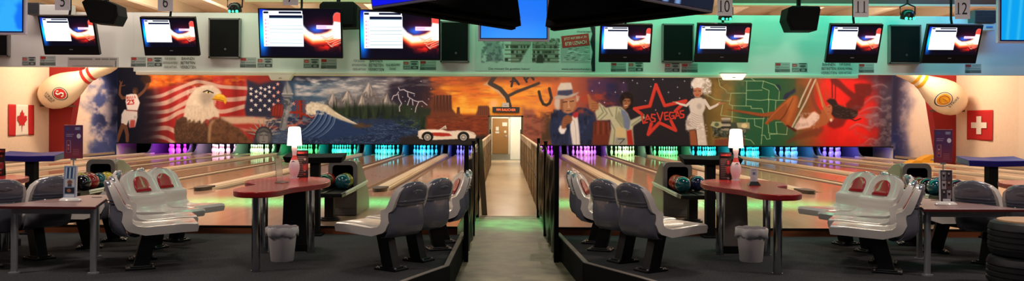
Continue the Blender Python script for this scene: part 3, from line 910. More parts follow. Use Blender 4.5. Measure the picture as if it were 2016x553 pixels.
    for p in ([(405, 310), (420, 386), (452, 378)], [(430, 378), (452, 320), (482, 372)], [(440, 356), (474, 350)], [(512, 318), (485, 316), (484, 340), (512, 350), (512, 370), (486, 374)],
              [(528, 304), (552, 366), (570, 300)], [(610, 300), (584, 304), (590, 358), (618, 352)], [(586, 330), (610, 326)], [(656, 302), (628, 300), (622, 330), (636, 352), (660, 346), (658, 326), (644, 328)],
              [(668, 350), (684, 290), (706, 340)], [(676, 330), (700, 324)], [(732, 286), (706, 292), (710, 312), (736, 318), (734, 338), (708, 344)]):
        c.line(V(*p), 3.4, (96, 28, 28), 0.8); c.line(V(*p), 2.5, lv, 0.6)
    for q in [(76, 72), (22, 134), (202, 144), (255, 140), (118, 224), (335, 52), (372, 74), (498, 46), (570, 45), (478, 100), (436, 210), (685, 105), (615, 145), (740, 58), (702, 190), (516, 282), (200, 20), (590, 20), (266, 70)]:
        c.spark(*V(q)[0], 2.6)
    # ---- showgirl in white
    G = lambda *p: cv_pts(1340, 140, 3.686, p)
    c.blot(1396, 142, 1450, 288, (160, 132, 70), 22, 0.3, 0.7, 131, 0.7, 12)
    c.blot(1392, 142, 1440, 175, (88, 72, 48), 12, 0.4, 0.65, 132, 0.7, 8)
    wt, wt2 = (214, 206, 198), (160, 150, 146)
    c.ell(*G((150, 90))[0], 21, 16, (182, 174, 164), 0.25); c.ell(*G((128, 92))[0], 14, 15, (222, 216, 208), 0.25); c.ell(*G((185, 130))[0], 11, 14, (176, 166, 152), 0.4)
    c.blot(1358, 150, 1402, 192, (240, 236, 230), 4, 0.52, 0.66, 133, 0.8, 4)
    c.poly(G((92, 130), (120, 118), (150, 125), (152, 165), (135, 190), (105, 188), (92, 165)), (186, 124, 92), 0.7)
    c.line(G((98, 145), (112, 143)), 1.2, (70, 40, 36), 0.5); c.line(G((128, 143), (144, 145)), 1.2, (70, 40, 36), 0.5); c.line(G((110, 174), (130, 172)), 1.4, (164, 44, 52), 0.5)
    c.poly(G((80, 205), (105, 192), (150, 190), (180, 215), (178, 270), (160, 310), (170, 380), (195, 540), (120, 540), (110, 420), (45, 430), (35, 390), (48, 330), (70, 300), (58, 250)), wt, 0.8)
    c.line(G((85, 212), (40, 250), (0, 240), (-40, 225)), [6, 5, 4, 3], wt, 0.8); c.line(G((172, 212), (210, 270), (255, 250), (280, 232)), [6, 5.5, 4.5, 3.5], wt, 0.8)
    c.line(G((278, 235), (318, 232)), [3, 1.4], (186, 124, 92), 0.6); c.line(G((-38, 226), (-58, 222)), [2.6, 1.4], (186, 124, 92), 0.6)
    for k in range(7):
        c.line(G((78, 300 + 16 * k), (120, 322 + 17 * k), (168, 330 + 12 * k)), 1.0, wt2, 0.8, 0.7)
    c.ell(*G((135, 255))[0], 6, 7, wt2, 0.6, 0.5)
    c.blot(1348, 232, 1366, 262, wt2, 3, 0.5, 0.66, 135, 0.8, 3); c.blot(1370, 240, 1394, 286, (236, 230, 224), 3, 0.55, 0.7, 136, 0.7, 3)
    c.poly(G((62, 432), (105, 424), (118, 480), (122, 540), (72, 540)), (162, 98, 64), 0.8); c.line(G((112, 430), (124, 540)), 1.6, (110, 62, 42), 1)
    # ---- map with state lines
    ml = (168, 196, 150)
    for p in ([(190, 172), (250, 205), (350, 216)], [(272, 55), (285, 110), (325, 135), (335, 158), (365, 160), (475, 160)], [(365, 160), (352, 240), (375, 250), (510, 254)], [(282, 62), (400, 70), (600, 72)], [(478, 72), (474, 250)],
              [(600, 72), (590, 120), (640, 140), (635, 210)], [(478, 140), (590, 138)], [(478, 205), (580, 212), (640, 205), (700, 212), (760, 210)], [(600, 72), (680, 100), (715, 140), (712, 205)], [(305, 245), (290, 320), (480, 345), (600, 345)],
              [(375, 250), (372, 380)], [(510, 254), (512, 270), (590, 272), (600, 300), (605, 345)], [(482, 345), (480, 380)], [(535, 345), (538, 395), (585, 412)], [(600, 345), (585, 530)], [(640, 205), (632, 350), (640, 450), (700, 455), (770, 460)], [(690, 215), (685, 300)],
              [(700, 455), (690, 370), (740, 370), (775, 400), (770, 460)], [(585, 465), (610, 465), (625, 495), (650, 490), (645, 460), (700, 455)], [(460, 490), (510, 500), (535, 530)], [(500, 45), (540, 72)]):
        c.line(G(*p), 1.2, ml, 0.6, 0.9)
    c.blot(1416, 150, 1470, 206, (110, 110, 78), 16, 0.42, 0.66, 141, 0.7, 8)
    c.poly(G((690, 95), (715, 100), (728, 130), (715, 150), (712, 125)), (44, 48, 84), 0.8); c.poly(G((740, 205), (755, 165), (800, 145), (830, 120), (835, 150), (790, 175), (765, 205)), (48, 52, 82), 0.9)
    # ---- bank notes
    c.poly(G((215, 380), (235, 360), (330, 375), (440, 370), (500, 372), (505, 420), (450, 470), (370, 490), (250, 470)), (74, 84, 70), 1.0)
    c.poly(G((215, 395), (230, 365), (305, 368), (310, 400), (270, 415)), (176, 178, 136), 0.7); c.ell(*G((262, 388))[0], 5, 4.4, (96, 108, 84), 0.3)
    c.poly(G((405, 375), (500, 372), (502, 418), (415, 410)), (164, 166, 128), 0.7); c.ell(*G((462, 396))[0], 6.5, 5, (222, 206, 160), 0.3)
    c.poly(G((300, 345), (320, 335), (352, 336), (358, 350), (356, 430), (302, 430)), (128, 124, 112), 0.8)
    for yy, cc in ((346, (196, 188, 172)), (372, (60, 58, 54)), (392, (186, 180, 164)), (408, (52, 50, 48)), (424, (160, 154, 140))):
        c.line(G((300, yy), (358, yy)), 3.4, cc, 1.0, 0.9)
    c.blot(1402, 252, 1470, 272, (156, 158, 140), 4, 0.5, 0.64, 145, 0.8, 4); c.blot(1402, 250, 1470, 274, (34, 38, 34), 4, 0.52, 0.66, 146, 0.8, 4)
    c.poly(G((245, 495), (460, 480), (470, 540), (245, 540)), (130, 70, 54), 1.6, 0.9)
    # ---- outstretched legs and the woman on a swing
    l1, l2 = (150, 86, 48), (104, 56, 36)
    S = lambda *p: cv_pts(1540, 140, 3.6875, p)
    c.blot(1560, 142, 1640, 290, (150, 88, 48), 26, 0.35, 0.65, 151, 0.8, 14)
    c.blot(1600, 144, 1740, 290, (226, 40, 32), 40, 0.3, 0.6, 152, 0.9, 16)
    dk = (104, 34, 30)
    c.poly(S((520, 95), (560, 88), (640, 92), (655, 130), (640, 175), (600, 195), (590, 250), (560, 290), (470, 290), (460, 240), (500, 200), (420, 130), (360, 90), (345, 60), (375, 40), (420, 70), (480, 130), (530, 165)), dk, 1.4, 0.92)
    c.line(S((360, 40), (362, 190)), 3, dk, 1, 0.9); c.line(S((385, 60), (384, 200)), 2.4, dk, 1, 0.9)
    c.poly(S((330, 360), (420, 330), (470, 350), (440, 400), (380, 420), (330, 400)), dk, 2, 0.8)
    c.poly(S((20, 520), (90, 470), (180, 430), (300, 400), (300, 430), (250, 480), (230, 470), (110, 500), (40, 530)), (116, 62, 40), 2, 0.75)
    Q = lambda *p: cv_pts(1400, 130, 3.273, p)
    c.curve(Q((104, 280), (180, 291), (250, 302), (330, 314), (400, 306), (500, 300)), [1.4, 4.2, 5.0, 6.6, 8.5, 11], l1, 0.9)
    c.curve(Q((180, 300), (260, 316), (340, 328), (420, 330)), [0.8, 1.6, 2.2, 3.0], l2, 1.4, 0.8)
    c.poly(Q((345, 372), (358, 350), (392, 306), (430, 262), (480, 218), (520, 190), (542, 184), (560, 196), (566, 225), (558, 290), (540, 345), (522, 392), (490, 396), (470, 372), (446, 350), (410, 345), (380, 362), (362, 380)), (150, 84, 42), 0.8)
    c.poly(Q((480, 228), (530, 192), (552, 200), (545, 260), (520, 330), (500, 380), (478, 360), (500, 290)), (176, 106, 56), 2.2, 0.85)
    c.curve(Q((528, 206), (500, 262), (470, 320), (440, 352)), [1.2, 2.0, 2.6, 2.0], l2, 1.4, 0.85)
    c.curve(Q((350, 368), (400, 312), (450, 262), (520, 200)), [1.4, 2.0, 2.0, 1.6], (190, 122, 70), 1.6, 0.6)
    c.poly(Q((690, 290), (735, 275), (772, 300), (772, 345), (740, 378), (690, 395), (640, 402), (560, 408), (620, 370), (670, 330)), (160, 94, 56), 1.0)
    c.curve(Q((775, 340), (752, 300), (722, 250), (700, 180), (672, 90), (665, 60)), [9, 8, 7, 6, 5.5, 5], (170, 104, 64), 0.9)
    c.curve(Q((700, 300), (668, 250), (650, 190), (655, 120), (668, 70)), [7, 7, 6, 5, 4.5], (126, 70, 46), 1.2, 0.9)
    c.curve(Q((720, 262), (706, 200), (682, 110)), [2.0, 1.6, 1.2], (206, 146, 100), 1.2, 0.7)
    c.poly(S((85, 410), (110, 370), (135, 332), (175, 345), (215, 300), (235, 292), (270, 320), (268, 345), (240, 375), (200, 408), (110, 426)), (214, 190, 180), 0.8)
    c.blot(1564, 220, 1614, 256, (176, 146, 138), 6, 0.5, 0.66, 154, 0.7, 4)
    c.poly(S((318, 215), (345, 198), (385, 205), (402, 240), (430, 255), (500, 275), (550, 290), (545, 320), (520, 345), (460, 350), (380, 340), (355, 310), (360, 260), (340, 235)), (48, 34, 32), 1.0)
    c.line(S((480, 340), (530, 360), (570, 345)), 2, (52, 36, 34), 1); c.blot(1640, 204, 1690, 236, (84, 66, 60), 4, 0.54, 0.66, 156, 0.6, 4, 2.4)
    c.poly(S((325, 250), (345, 240), (362, 255), (360, 300), (340, 318), (318, 300)), (170, 104, 70), 0.8)
    c.line(S((332, 262), (346, 258)), 1.0, (60, 36, 30), 0.5); c.line(S((330, 296), (344, 296)), 1.2, (150, 50, 46), 0.5)
    for p in ([(215, 40), (140, 200), (118, 260)], [(240, 60), (170, 220), (72, 405)]):
        c.line(S(*p), 3.0, (196, 186, 166), 0.8)
        c.line(S(*p), 1.0, (140, 128, 112), 0.8, 0.6)
    c.poly(S((25, 395), (40, 390), (105, 430), (95, 442)), (96, 30, 28), 0.6)
    c.poly(S((345, 350), (360, 340), (362, 365), (350, 370)), (222, 214, 206), 0.8, 0.9)
    # ---- smoke
    w = c._win(1660, 140, 1766, 292)
    x, y = c.X[:, w[0]:w[1]], c.Y[w[2]:w[3]]
    n1, n2 = fbm(x, y, 26, 4, 161), fbm(x, y * 1.6, 14, 4, 163)
    c._mix(w, np.clip(sm(x + 46 * (n1 - 0.5), 1700, 1752), 0, 1), (82, 70, 86), 0.92)
    c._mix(w, sm(x, 1665, 1720) * sm(n2, 0.48, 0.74) * sm(y, 170, 215), (146, 128, 134), 0.6)
    c._mix(w, sm(x, 1690, 1735) * sm(n1, 0.5, 0.78), (176, 164, 170), 0.4)
    for pts in ([(490, 412), (540, 384), (590, 396), (640, 410), (690, 380), (740, 396)], [(600, 230), (650, 190), (700, 184), (740, 205), (780, 190)], [(560, 300), (620, 270), (690, 262), (730, 290), (770, 270)], [(600, 520), (640, 490), (690, 500), (730, 470)], [(650, 110), (720, 96), (760, 116)]):
        c.curve(S(*pts), [0.8] + [2.4] * (len(pts) - 2) + [1.0], (188, 170, 172), 4, 0.5)
        c.curve([(px, py + 3) for px, py in S(*pts)], 4, (120, 96, 104), 6, 0.3)
    c.poly([(1600, 142), (1762, 142), (1762, 162), (1700, 158), (1600, 152)], (70, 36, 48), 4, 0.6)
    # ---- airbrushed clouds running on over the side walls
    w = c._win(140, 112, 230, 306)
    x, y = c.X[:, w[0]:w[1]], c.Y[w[2]:w[3]]
    n1, n2, n3 = fbm(x, y, 34, 4, 171), fbm(x, y, 18, 4, 173), fbm(x, y, 60, 3, 175)
    c._mix(w, sm(x + 90 * (n1 - 0.5), 164, 200), (70, 86, 148), 0.9)
    c._mix(w, sm(x + 90 * (n3 - 0.5), 190, 222) * (1 - 0.7 * sm(y, 235, 290)), (26, 32, 62), 0.95)
    c._mix(w, sm(x, 150, 176) * sm(n2, 0.46, 0.72) * (1 - 0.75 * sm(x, 200, 226)), (222, 204, 196), 0.85)
    c._mix(w, sm(x, 190, 222) * sm(y, 235, 290) * sm(n1, 0.35, 0.6), (112, 112, 160), 0.6)
    w = c._win(1755, 112, 1840, 306)
    x, y = c.X[:, w[0]:w[1]], c.Y[w[2]:w[3]]
    n1, n2, n3 = fbm(x, y, 34, 4, 181), fbm(x, y, 16, 4, 182), fbm(x, y, 60, 3, 183)
    c._mix(w, 1 - sm(x + 56 * (n1 - 0.5), 1766, 1812), (104, 102, 138), 0.85)
    c._mix(w, (1 - sm(x + 40 * (n3 - 0.5), 1762, 1794)), (66, 62, 88), 0.92)
    c._mix(w, (1 - sm(x + 40 * (n3 - 0.5), 1766, 1800)) * sm(y, 225, 275), (58, 66, 122), 0.8)
    c._mix(w, (1 - sm(x, 1785, 1822)) * sm(n2, 0.52, 0.8), (206, 190, 186), 0.55)
    g = c.a.mean(axis=2, keepdims=True)
    c.a = np.clip(c.a * 0.95 + g * 0.05, 0, 1) ** 1.14
    return c


MURAL = paint_mural()


# ------------------------------------------------------------------ pictures shown on screens
def paint_scores(rows, big):
    c = Canvas(0, 0, 160, 96, 4, (6, 5, 16))
    X, Y = c.X, c.Y
    g = np.exp(-((X - 4) / 9) ** 2) * np.exp(-((Y - 48) / 34) ** 2)
    c.a += g[..., None] * np.array([0.0, 0.72, 0.95], np.float32)
    g = np.exp(-((X - 6) / 10) ** 2) * np.exp(-((Y - 30) / 50) ** 2)
    c.a += g[..., None] * np.array([0.02, 0.05, 0.85], np.float32) * 0.8
    # flame
    w = (0, c.w, 0, c.h)
    n = fbm(X, Y, 10, 4, 5)
    c._mix(w, np.exp(-((X - 124) / 30) ** 2) * np.exp(-((Y - 44) / 22) ** 2), (110, 14, 40), 0.75)
    c._mix(w, np.exp(-((X - 134) / 24) ** 2) * np.exp(-((Y - 70) / 13) ** 2) * (0.4 + 0.9 * sm(n, 0.4, 0.62)), (215, 30, 22), 0.95)
    c._mix(w, np.exp(-((X - 112) / 15) ** 2) * np.exp(-((Y - 41) / 8) ** 2), (30, 110, 255), 0.75)
    for off, col, wd, so in ((5, (225, 44, 26), 16, 9), (2, (255, 140, 70), 13, 8), (0, (255, 214, 160), 11, 7), (-1, (255, 244, 226), 8, 6)):
        c.line([(82, 38 + off), (92, 50 + off), (106, 58 + off), (122, 57 + off), (136, 54 + off), (150, 48 + off), (162, 42 + off)], [wd * 0.7, wd, wd * 1.2, wd * 1.15, wd * 1.3, wd * 1.6, wd * 1.7], col, so, 0.95)
    c.line([(84, 34), (92, 46), (104, 52)], [5, 6, 2], (190, 225, 255), 5, 0.9)
    for k in range(12):
        y = 50 + 2.2 * k
        c.line([(118 + 2 * k, y + 2), (132 + k, y + 5 + 2 * math.sin(k)), (146, y + 1), (160, y - 5)], 1.1, (226, 70, 40) if k % 2 else (255, 226, 190), 1.0, 0.75)
    # glowing pin
    c.poly([(146, 60), (143, 44), (145, 32), (147, 22), (146, 14), (149, 8), (154, 6), (160, 8), (160, 60)], (255, 236, 220), 1.0, 0.95)
    c.poly([(145.5, 24), (146, 14), (149, 8), (154, 6), (160, 8), (160, 26)], (250, 70, 60), 0.8)
    c.rect(112, 32, 148, 40, (255, 205, 225), 0.6); c.rect(114, 34, 132, 38, (232, 150, 190), 0.8, 0.7)
    # table of scores
    c.rect(7, 3, 85, 10, (245, 248, 255), 0.2); c.rect(8, 4.5, 18, 8.5, (12, 18, 40)); c.rect(38 if big else 34, 4.5, 83, 8.5, (12, 18, 40))
    y1 = 76 if big else 79
    c.rect(7, 10, 86, y1, (250, 252, 255), 0.2)
    c.rect(19, 12, 85, 17.5, (10, 18, 44))
    if big:
        c.rect(8, 11, 18, y1 - 1, (250, 222, 236), 0.3)
        for k in range(rows):
            y = 18 + k * (y1 - 18) / rows
            c.rect(19, y, 85, y + 0.9, (110, 150, 160), 0.1)
            c.rect(10.5, y + 2.4, 13, y + 5.6, (230, 120, 150), 0.2); c.rect(15.5, y + 2, 16.8, y + 6, (230, 160, 180), 0.2)
    else:
        for k in range(5):
            c.rect(15, 24 + k * 11, 80, 24.5 + k * 11, (226, 232, 240), 0.2)
    c.a = np.clip(c.a, 0, 1)
    return c


def paint_flat(kind):
    c = Canvas(0, 0, 160, 96, 2, (20, 120, 250))
    X, Y = c.X, c.Y
    w = (0, c.w, 0, c.h)
    if kind == 'blue':
        c._mix(w, sm(Y + 0 * X, 40, 96), (20, 150, 255), 0.8)
    elif kind == 'sky':
        c._mix(w, sm(fbm(X, Y, 40, 3, 3), 0.35, 0.65), (60, 190, 255), 0.8)
    elif kind == 'cyan':
        c._mix(w, 0.6 + 0 * X + 0 * Y, (0, 200, 235), 0.9)
        for k in range(5):
            c.line([(14 + k * 26, 100), (22 + k * 27, 0)], 6, (110, 215, 240), 6, 0.5)
    elif kind == 'deep':
        c.a[:] = np.array([10, 20, 235]) / 255
        c._mix(w, np.exp(-((X - 70) / 30) ** 2) * np.exp(-((Y - 70) / 24) ** 2), (60, 120, 255), 0.8)
    else:
        c.a[:] = np.array([20, 30, 50]) / 255
        c.poly([(20, 0), (110, 0), (60, 96), (0, 96)], (70, 200, 50), 4); c.poly([(60, 0), (90, 0), (70, 96), (40, 96)], (170, 220, 80), 3)
        for k in range(4):
            c.line([(88 + k * 12, 0), (76 + k * 14, 96)], 5, (150, 190, 250), 2, 0.8)
    return c


def paint_banner():
    c = Canvas(0, 0, 236, 88, 3, (196, 206, 200))
    c.rect(70, 26, 110, 72, (150, 150, 140)); c.rect(112, 26, 164, 72, (150, 150, 138)); c.rect(168, 34, 226, 72, (166, 172, 166))
    X, Y = c.X, c.Y
    c.poly([(14, 10), (30, 26), (50, 36), (56, 62), (44, 72), (24, 68), (20, 40), (12, 24)], (150, 158, 158), 1.0); c.blot(10, 8, 58, 74, (96, 104, 108), 6, 0.5, 0.66, 2, 0.8, 4)
    r = np.random.default_rng(5)
    for x0, x1 in ((58, 110), (112, 166)):
        for y in (36, 46, 54, 62, 68):
            c.rect(x0, y, x1, y + 1.6, (92, 88, 72), 0.2)
        for k in range(26):
            x = x0 + (x1 - x0 - 6) * r.random(); y = [38, 48, 56, 63][r.integers(4)]
            v = int(40 + 60 * r.random())
            c.rect(x, y, x + 2 + 5 * r.random(), y + 5, (v, v, v - 8), 0.3)
    c.blot(112, 22, 168, 40, (86, 88, 76), 3, 0.5, 0.6, 9, 0.9, 3); c.poly([(88, 72), (110, 34), (110, 72)], (188, 196, 188), 0.8)
    for k in range(40):
        x, y = 170 + 52 * r.random(), 38 + 30 * r.random()
        c.line([(x, y), (x + 6, y + 3 * (r.random() - 0.5))], 1.2, (84, 92, 90) if k % 2 else (206, 214, 208), 0.5)
    c.rect(112, 40, 166, 41.5, (60, 58, 46)); c.poly([(120, 72), (122, 58), (128, 54), (134, 60), (134, 72)], (56, 56, 46), 0.6)
    c.poly([(226, 0), (236, 0), (236, 88), (230, 88), (228, 70), (231, 50), (226, 30), (230, 14)], (30, 34, 40), 0.6)
    return c


def paint_menu(seed):
    c = Canvas(0, 0, 60, 130, 3, (38, 22, 24))
    r = np.random.default_rng(seed)
    c.rect(4, 6, 56, 22, (120, 24, 28)); c.rect(8, 9, 40, 19, (190, 60, 56), 0.6)
    for y in range(30, 124, 9):
        c.rect(6, y, 24 + 20 * r.random(), y + 2.2, (150, 120, 112), 0.2, 0.8)
        if r.random() < 0.5:
            c.ell(44, y + 4, 7, 6, (170, 40, 40) if r.random() < 0.6 else (160, 150, 140), 0.3, 0.8)
    c.poly([(30, 70), (58, 64), (58, 96), (34, 98)], (150, 36, 36), 0.8, 0.8)
    return c


def paint_card(seed):
    c = Canvas(0, 0, 50, 130, 3, (206, 204, 210))
    r = np.random.default_rng(seed)
    if seed == 1:      # tall brochure with photographs
        c.rect(0, 0, 50, 130, (128, 150, 178)); c.rect(4, 4, 46, 50, (96, 124, 160))
        for k in range(5):
            c.line([(8 + 8 * k, 48), (10 + 8 * k, 8)], 5, (40, 56, 92) if k % 2 else (206, 214, 226), 1.5, 0.9)
        c.rect(4, 54, 46, 84, (190, 186, 190)); c.ell(25, 66, 12, 10, (120, 84, 70), 0.3); c.rect(16, 74, 34, 84, (70, 70, 90))
        c.rect(4, 88, 46, 112, (40, 40, 52)); c.ell(22, 100, 10, 8, (150, 100, 80), 0.3); c.rect(4, 116, 46, 126, (200, 205, 214))
    elif seed == 2:    # dark card of black and white photographs
        c.rect(0, 0, 50, 130, (46, 40, 48))
        for k, (x, y) in enumerate([(4, 6), (26, 6), (4, 44), (26, 44), (4, 82), (26, 82)]):
            c.rect(x, y, x + 20, y + 34, [(120, 112, 118), (70, 62, 72), (150, 142, 146), (90, 60, 64), (60, 54, 60), (130, 122, 128)][k])
            c.ell(x + 10, y + 14, 6, 9, (34, 28, 34), 0.3); c.ell(x + 10, y + 8, 4, 4, (190, 176, 172), 0.4)
        c.rect(8, 118, 42, 128, (190, 186, 190))
    else:
        c.rect(6, 10, 44, 16, (90, 92, 110)); c.rect(6, 24, 44, 60, (170, 176, 196)); c.ell(25, 42, 10, 12, (96, 96, 120), 0.3)
        for y in range(70, 120, 8):
            c.rect(8, y, 30 + 12 * r.random(), y + 2.4, (120, 120, 132), 0.2)
    return c


def paint_placard():
    c = Canvas(0, 0, 74, 134, 3, (84, 52, 92))
    X, Y = c.X, c.Y
    c._mix((0, c.w, 0, c.h), np.clip(sm(Y, 40, 134) + 0 * X, 0, 1), (132, 52, 64), 0.9)
    c.rect(0, 0, 74, 3, (100, 40, 70)); c.rect(8, 10, 22, 18, (60, 70, 120)); c.rect(44, 8, 66, 20, (110, 110, 140)); c.rect(46, 10, 64, 12, (190, 180, 200)); c.rect(46, 15, 60, 17, (190, 180, 200))
    c.rect(8, 36, 40, 39, (150, 120, 150)); c.rect(8, 43, 34, 46, (150, 120, 150)); c.ell(60, 44, 9, 10, (214, 206, 214), 0.08)
    c.rect(10, 62, 27, 112, (176, 120, 130)); c.rect(11.5, 63.5, 25.5, 110.5, (96, 52, 84)); c.poly([(14, 100), (18, 84), (22, 100)], (206, 90, 80), 0.6); c.rect(15, 78, 21, 84, (206, 150, 150), 0.4)
    for y in range(98, 126, 7):
        c.rect(36, y, 62, y + 2, (160, 96, 106), 0.2)
    return c


def paint_sticker(kind, seed):
    c = Canvas(0, 0, 60, 40, 3, (168, 176, 172))
    r = np.random.default_rng(seed)
    if kind == 'price':
        c.rect(2, 2, 22, 13, (176, 60, 56)); c.rect(28, 7, 54, 9, (110, 116, 112)); c.rect(0, 27, 60, 40, (112, 122, 118)); c.rect(20, 19, 56, 21, (126, 132, 128)); c.rect(24, 31, 56, 34, (84, 90, 88), 0.2)
    else:
        c.rect(2, 4, 20, 17, (176, 64, 60)); c.rect(5, 8, 17, 13, (206, 130, 124)); c.rect(0, 22, 28, 40, (120, 130, 126)); c.rect(28, 1, 56, 6, (50, 56, 56)); c.ell(42, 14, 13, 6, (84, 92, 90), 0.2); c.rect(30, 24, 58, 38, (62, 68, 68)); c.ell(44, 31, 9, 4.5, (150, 156, 152), 0.2)
        c.line([(3, 36), (10, 29), (18, 33), (26, 27)], 1.6, (176, 184, 180), 0.5)
    return c
# ------------------------------------------------------------------ materials of the hall
m_carpet = mat('carpet', (68, 68, 70), 0.95, spec=0.1, noise=60, amt=0.45, bump=0.6, bscale=400, contr=0.2)
m_appr = wood_mat('approach_boards', (208, 160, 132), (220, 176, 150), 0.06, 0.11, 0.45, 'X', 0.0)
m_lane = wood_mat('lane_boards', (196, 154, 122), (210, 170, 140), 0.028, 0.08, 0.4, 'X', 0.0)
m_gut = mat('gutter_shell', (112, 90, 72), 0.35, amt=0.06)
m_cap = wood_mat('divider_boards', (214, 192, 164), (228, 208, 182), 0.16, 0.3, 0.4, 'X', 0.0)
m_wall = mat('plaster', (236, 214, 192), 0.85, spec=0.2, noise=3, amt=0.03, bump=0.05, bscale=30)
m_white = mat('white_board', (226, 226, 222), 0.5, noise=2, amt=0.03)
m_trim = mat('cream_trim', (232, 218, 198), 0.5, amt=0.04)
m_dark = mat('dark_recess', (14, 13, 15), 0.8, spec=0.1)
m_kick = mat('kickback_panel', (92, 92, 98), 0.3, amt=0.05)
m_black = mat('black_plastic', (13, 13, 15), 0.35, spec=0.4, amt=0.15)
m_blackm = mat('black_matt', (14, 14, 15), 0.75, spec=0.15, amt=0.2)
m_steel = mat('brushed_steel', (176, 178, 182), 0.42, metal=0.8, noise=30, amt=0.1)
m_chrome = mat('chrome', (190, 192, 196), 0.1, metal=1.0)
m_pine = wood_mat('pine_boards', (214, 198, 172), (226, 212, 188), 0.14, 0.5, 0.3, 'Y')
m_beam = wood_mat('pine_beam', (206, 188, 160), (220, 204, 178), 0.4, 0.5, 0.3, 'X')
m_redpost = mat('red_paint', (150, 26, 24), 0.55, amt=0.06)
m_conc = mat('concrete', (116, 106, 84), 0.5, spec=0.4, noise=3.2, amt=0.5, bump=0.2, bscale=9, contr=0.12)
m_vinyl = mat('corridor_vinyl', (190, 168, 136), 0.25, spec=0.5, noise=1.6, amt=0.16, contr=0.2, stretch=(1, 0.4, 1))
m_osb = mat('chipboard', (134, 110, 78), 0.65, noise=5, amt=0.5, bump=0.2, bscale=30, contr=0.14, stretch=(1, 0.5, 1.4))
m_oldwood = wood_mat('weathered_wood', (60, 48, 36), (112, 92, 68), 0.12, 0.6, 0.3, 'X', 0.0, 0.2)
m_brownw = wood_mat('step_wood', (104, 56, 30), (128, 70, 40), 0.3, 0.4, 0.4, 'Z')
m_greywood = wood_mat('grey_edge_wood', (120, 112, 104), (150, 140, 130), 0.2, 0.6, 0.3, 'X')
m_mural = paint_mat('mural_paint', 0.6, spec=0.12, tint=1.04)
m_print = paint_mat('printed_card', 0.4)
m_screen = paint_mat('score_screen', 0.2, emis=1.6)
m_screen2 = paint_mat('television_screen', 0.2, emis=1.0)
m_white_p = mat('white_gloss', (236, 232, 226), 0.18, coat=0.4, amt=0.02)
m_ink = mat('dark_ink', (26, 34, 34), 0.6)
m_inkgrey = mat('grey_ink', (110, 116, 112), 0.6)
m_redink = mat('red_ink', (196, 40, 36), 0.5)
m_paper = mat('paper', (214, 208, 212), 0.7, amt=0.03)

# ------------------------------------------------------------------ floors
HW = 15.75                    # half width of the hall
EDGE = 10.85                  # where the approach begins
FOUL = 16.6
LIN = 0.60                    # lanes end this far from the corridor axis
b = MB()
left_out = [(-HW, 4.0), (-1.3, 4.0), (-1.3, 6.3), (-0.80, 7.66), (-0.54, 8.3), (-0.50, EDGE), (-HW, EDGE)]
right_out = [(HW, 4.0), (HW, EDGE), (0.66, EDGE), (0.80, 8.52), (1.22, 7.72), (1.9, 6.3), (1.9, 4.0)]
for side, out in (('left', left_out), ('right', right_out)):
    b = MB(); b.prism(out, FLOOR - 0.3, FLOOR, 'z', 0)
    struct(b.build('floor', [m_carpet]))
# timber kerb along the platform edge towards the corridor
def kerb(pts, inward, name):
    b = MB()
    n = len(pts)
    for i in range(n - 1):
        a, c = Vector((pts[i][0], pts[i][1], 0)), Vector((pts[i + 1][0], pts[i + 1][1], 0))
        d = (c - a).normalized(); nrm = Vector((-d.y, d.x, 0)) * inward
        q = [a, c, c + nrm * 0.05, a + nrm * 0.05]
        vs = [(p.x, p.y, FLOOR - 0.005) for p in q] + [(p.x, p.y, FLOOR + 0.035) for p in q]
        b.add(vs, [(0, 1, 2, 3), (4, 5, 6, 7), (0, 1, 5, 4), (1, 2, 6, 5), (2, 3, 7, 6), (3, 0, 4, 7)], 0)
        # dark skirting below
        q = [a - nrm * 0.012, c - nrm * 0.012, c, a]
        vs = [(p.x, p.y, CORR) for p in q] + [(p.x, p.y, FLOOR + 0.03) for p in q]
        b.add(vs, [(0, 1, 2, 3), (4, 5, 6, 7), (0, 1, 5, 4), (1, 2, 6, 5), (2, 3, 7, 6), (3, 0, 4, 7)], 1)
    return struct(b.build(name, [m_greywood, m_blackm], bevel=0.004))
kerb([(-1.3, 6.3), (-0.80, 7.66), (-0.54, 8.3), (-0.50, EDGE)], 1, 'trim_1')
kerb([(1.9, 6.3), (1.22, 7.72), (0.80, 8.52), (0.66, EDGE)], -1, 'trim_2')
b = MB(); b.span(-1.9, 2.4, 4, 15.2, CORR - 0.1, CORR)
g0 = lambda px_, py_: (lambda q: (W(px_, py_, q).x, q))((EYE - CORR) * F / (py_ - ROLL * (px_ - VX) - VY))
b.prism([g0(1068, 528), g0(1076, 528), g0(1066, 470), g0(1059, 470)][::1], CORR, CORR + 0.002, 'z', 1)
b.prism([g0(1046, 500), g0(1076, 497), g0(1087, 502), g0(1066, 514), g0(1044, 513)], CORR, CORR + 0.0012, 'z', 1)
struct(b.build('floor', [m_conc, mat('floor_tape', (140, 126, 96), 0.6, amt=0.25, contr=0.15), mat('floor_stain', (96, 88, 70), 0.6, noise=3, amt=0.4, contr=0.15)]))
b = MB(); b.span(-0.9, 1.0, 15.2, 38.0, CORR - 0.1, CORR + 0.004)
struct(b.build('floor', [m_vinyl]))
b = MB(); b.span(-0.9, 1.0, 38.0, 46.5, CORR - 0.1, CORR + 0.004)
struct(b.build('floor', [mat('corridor_lino', (96, 104, 92), 0.4, amt=0.1)]))
for x0, x1 in ((-HW, -LIN), (LIN + 0.08, HW)):
    b = MB()
    b.span(x0, x1, EDGE, FOUL, -0.3, 0.0, 0)
    b.span(x0, x1, EDGE - 0.02, EDGE, FLOOR - 0.02, 0.004, 1)
    b.span(x0, x1, EDGE - 0.045, EDGE - 0.02, -0.012, 0.006, 2)
    struct(b.build('floor', [m_appr, m_brownw, m_blackm], bevel=0.003))

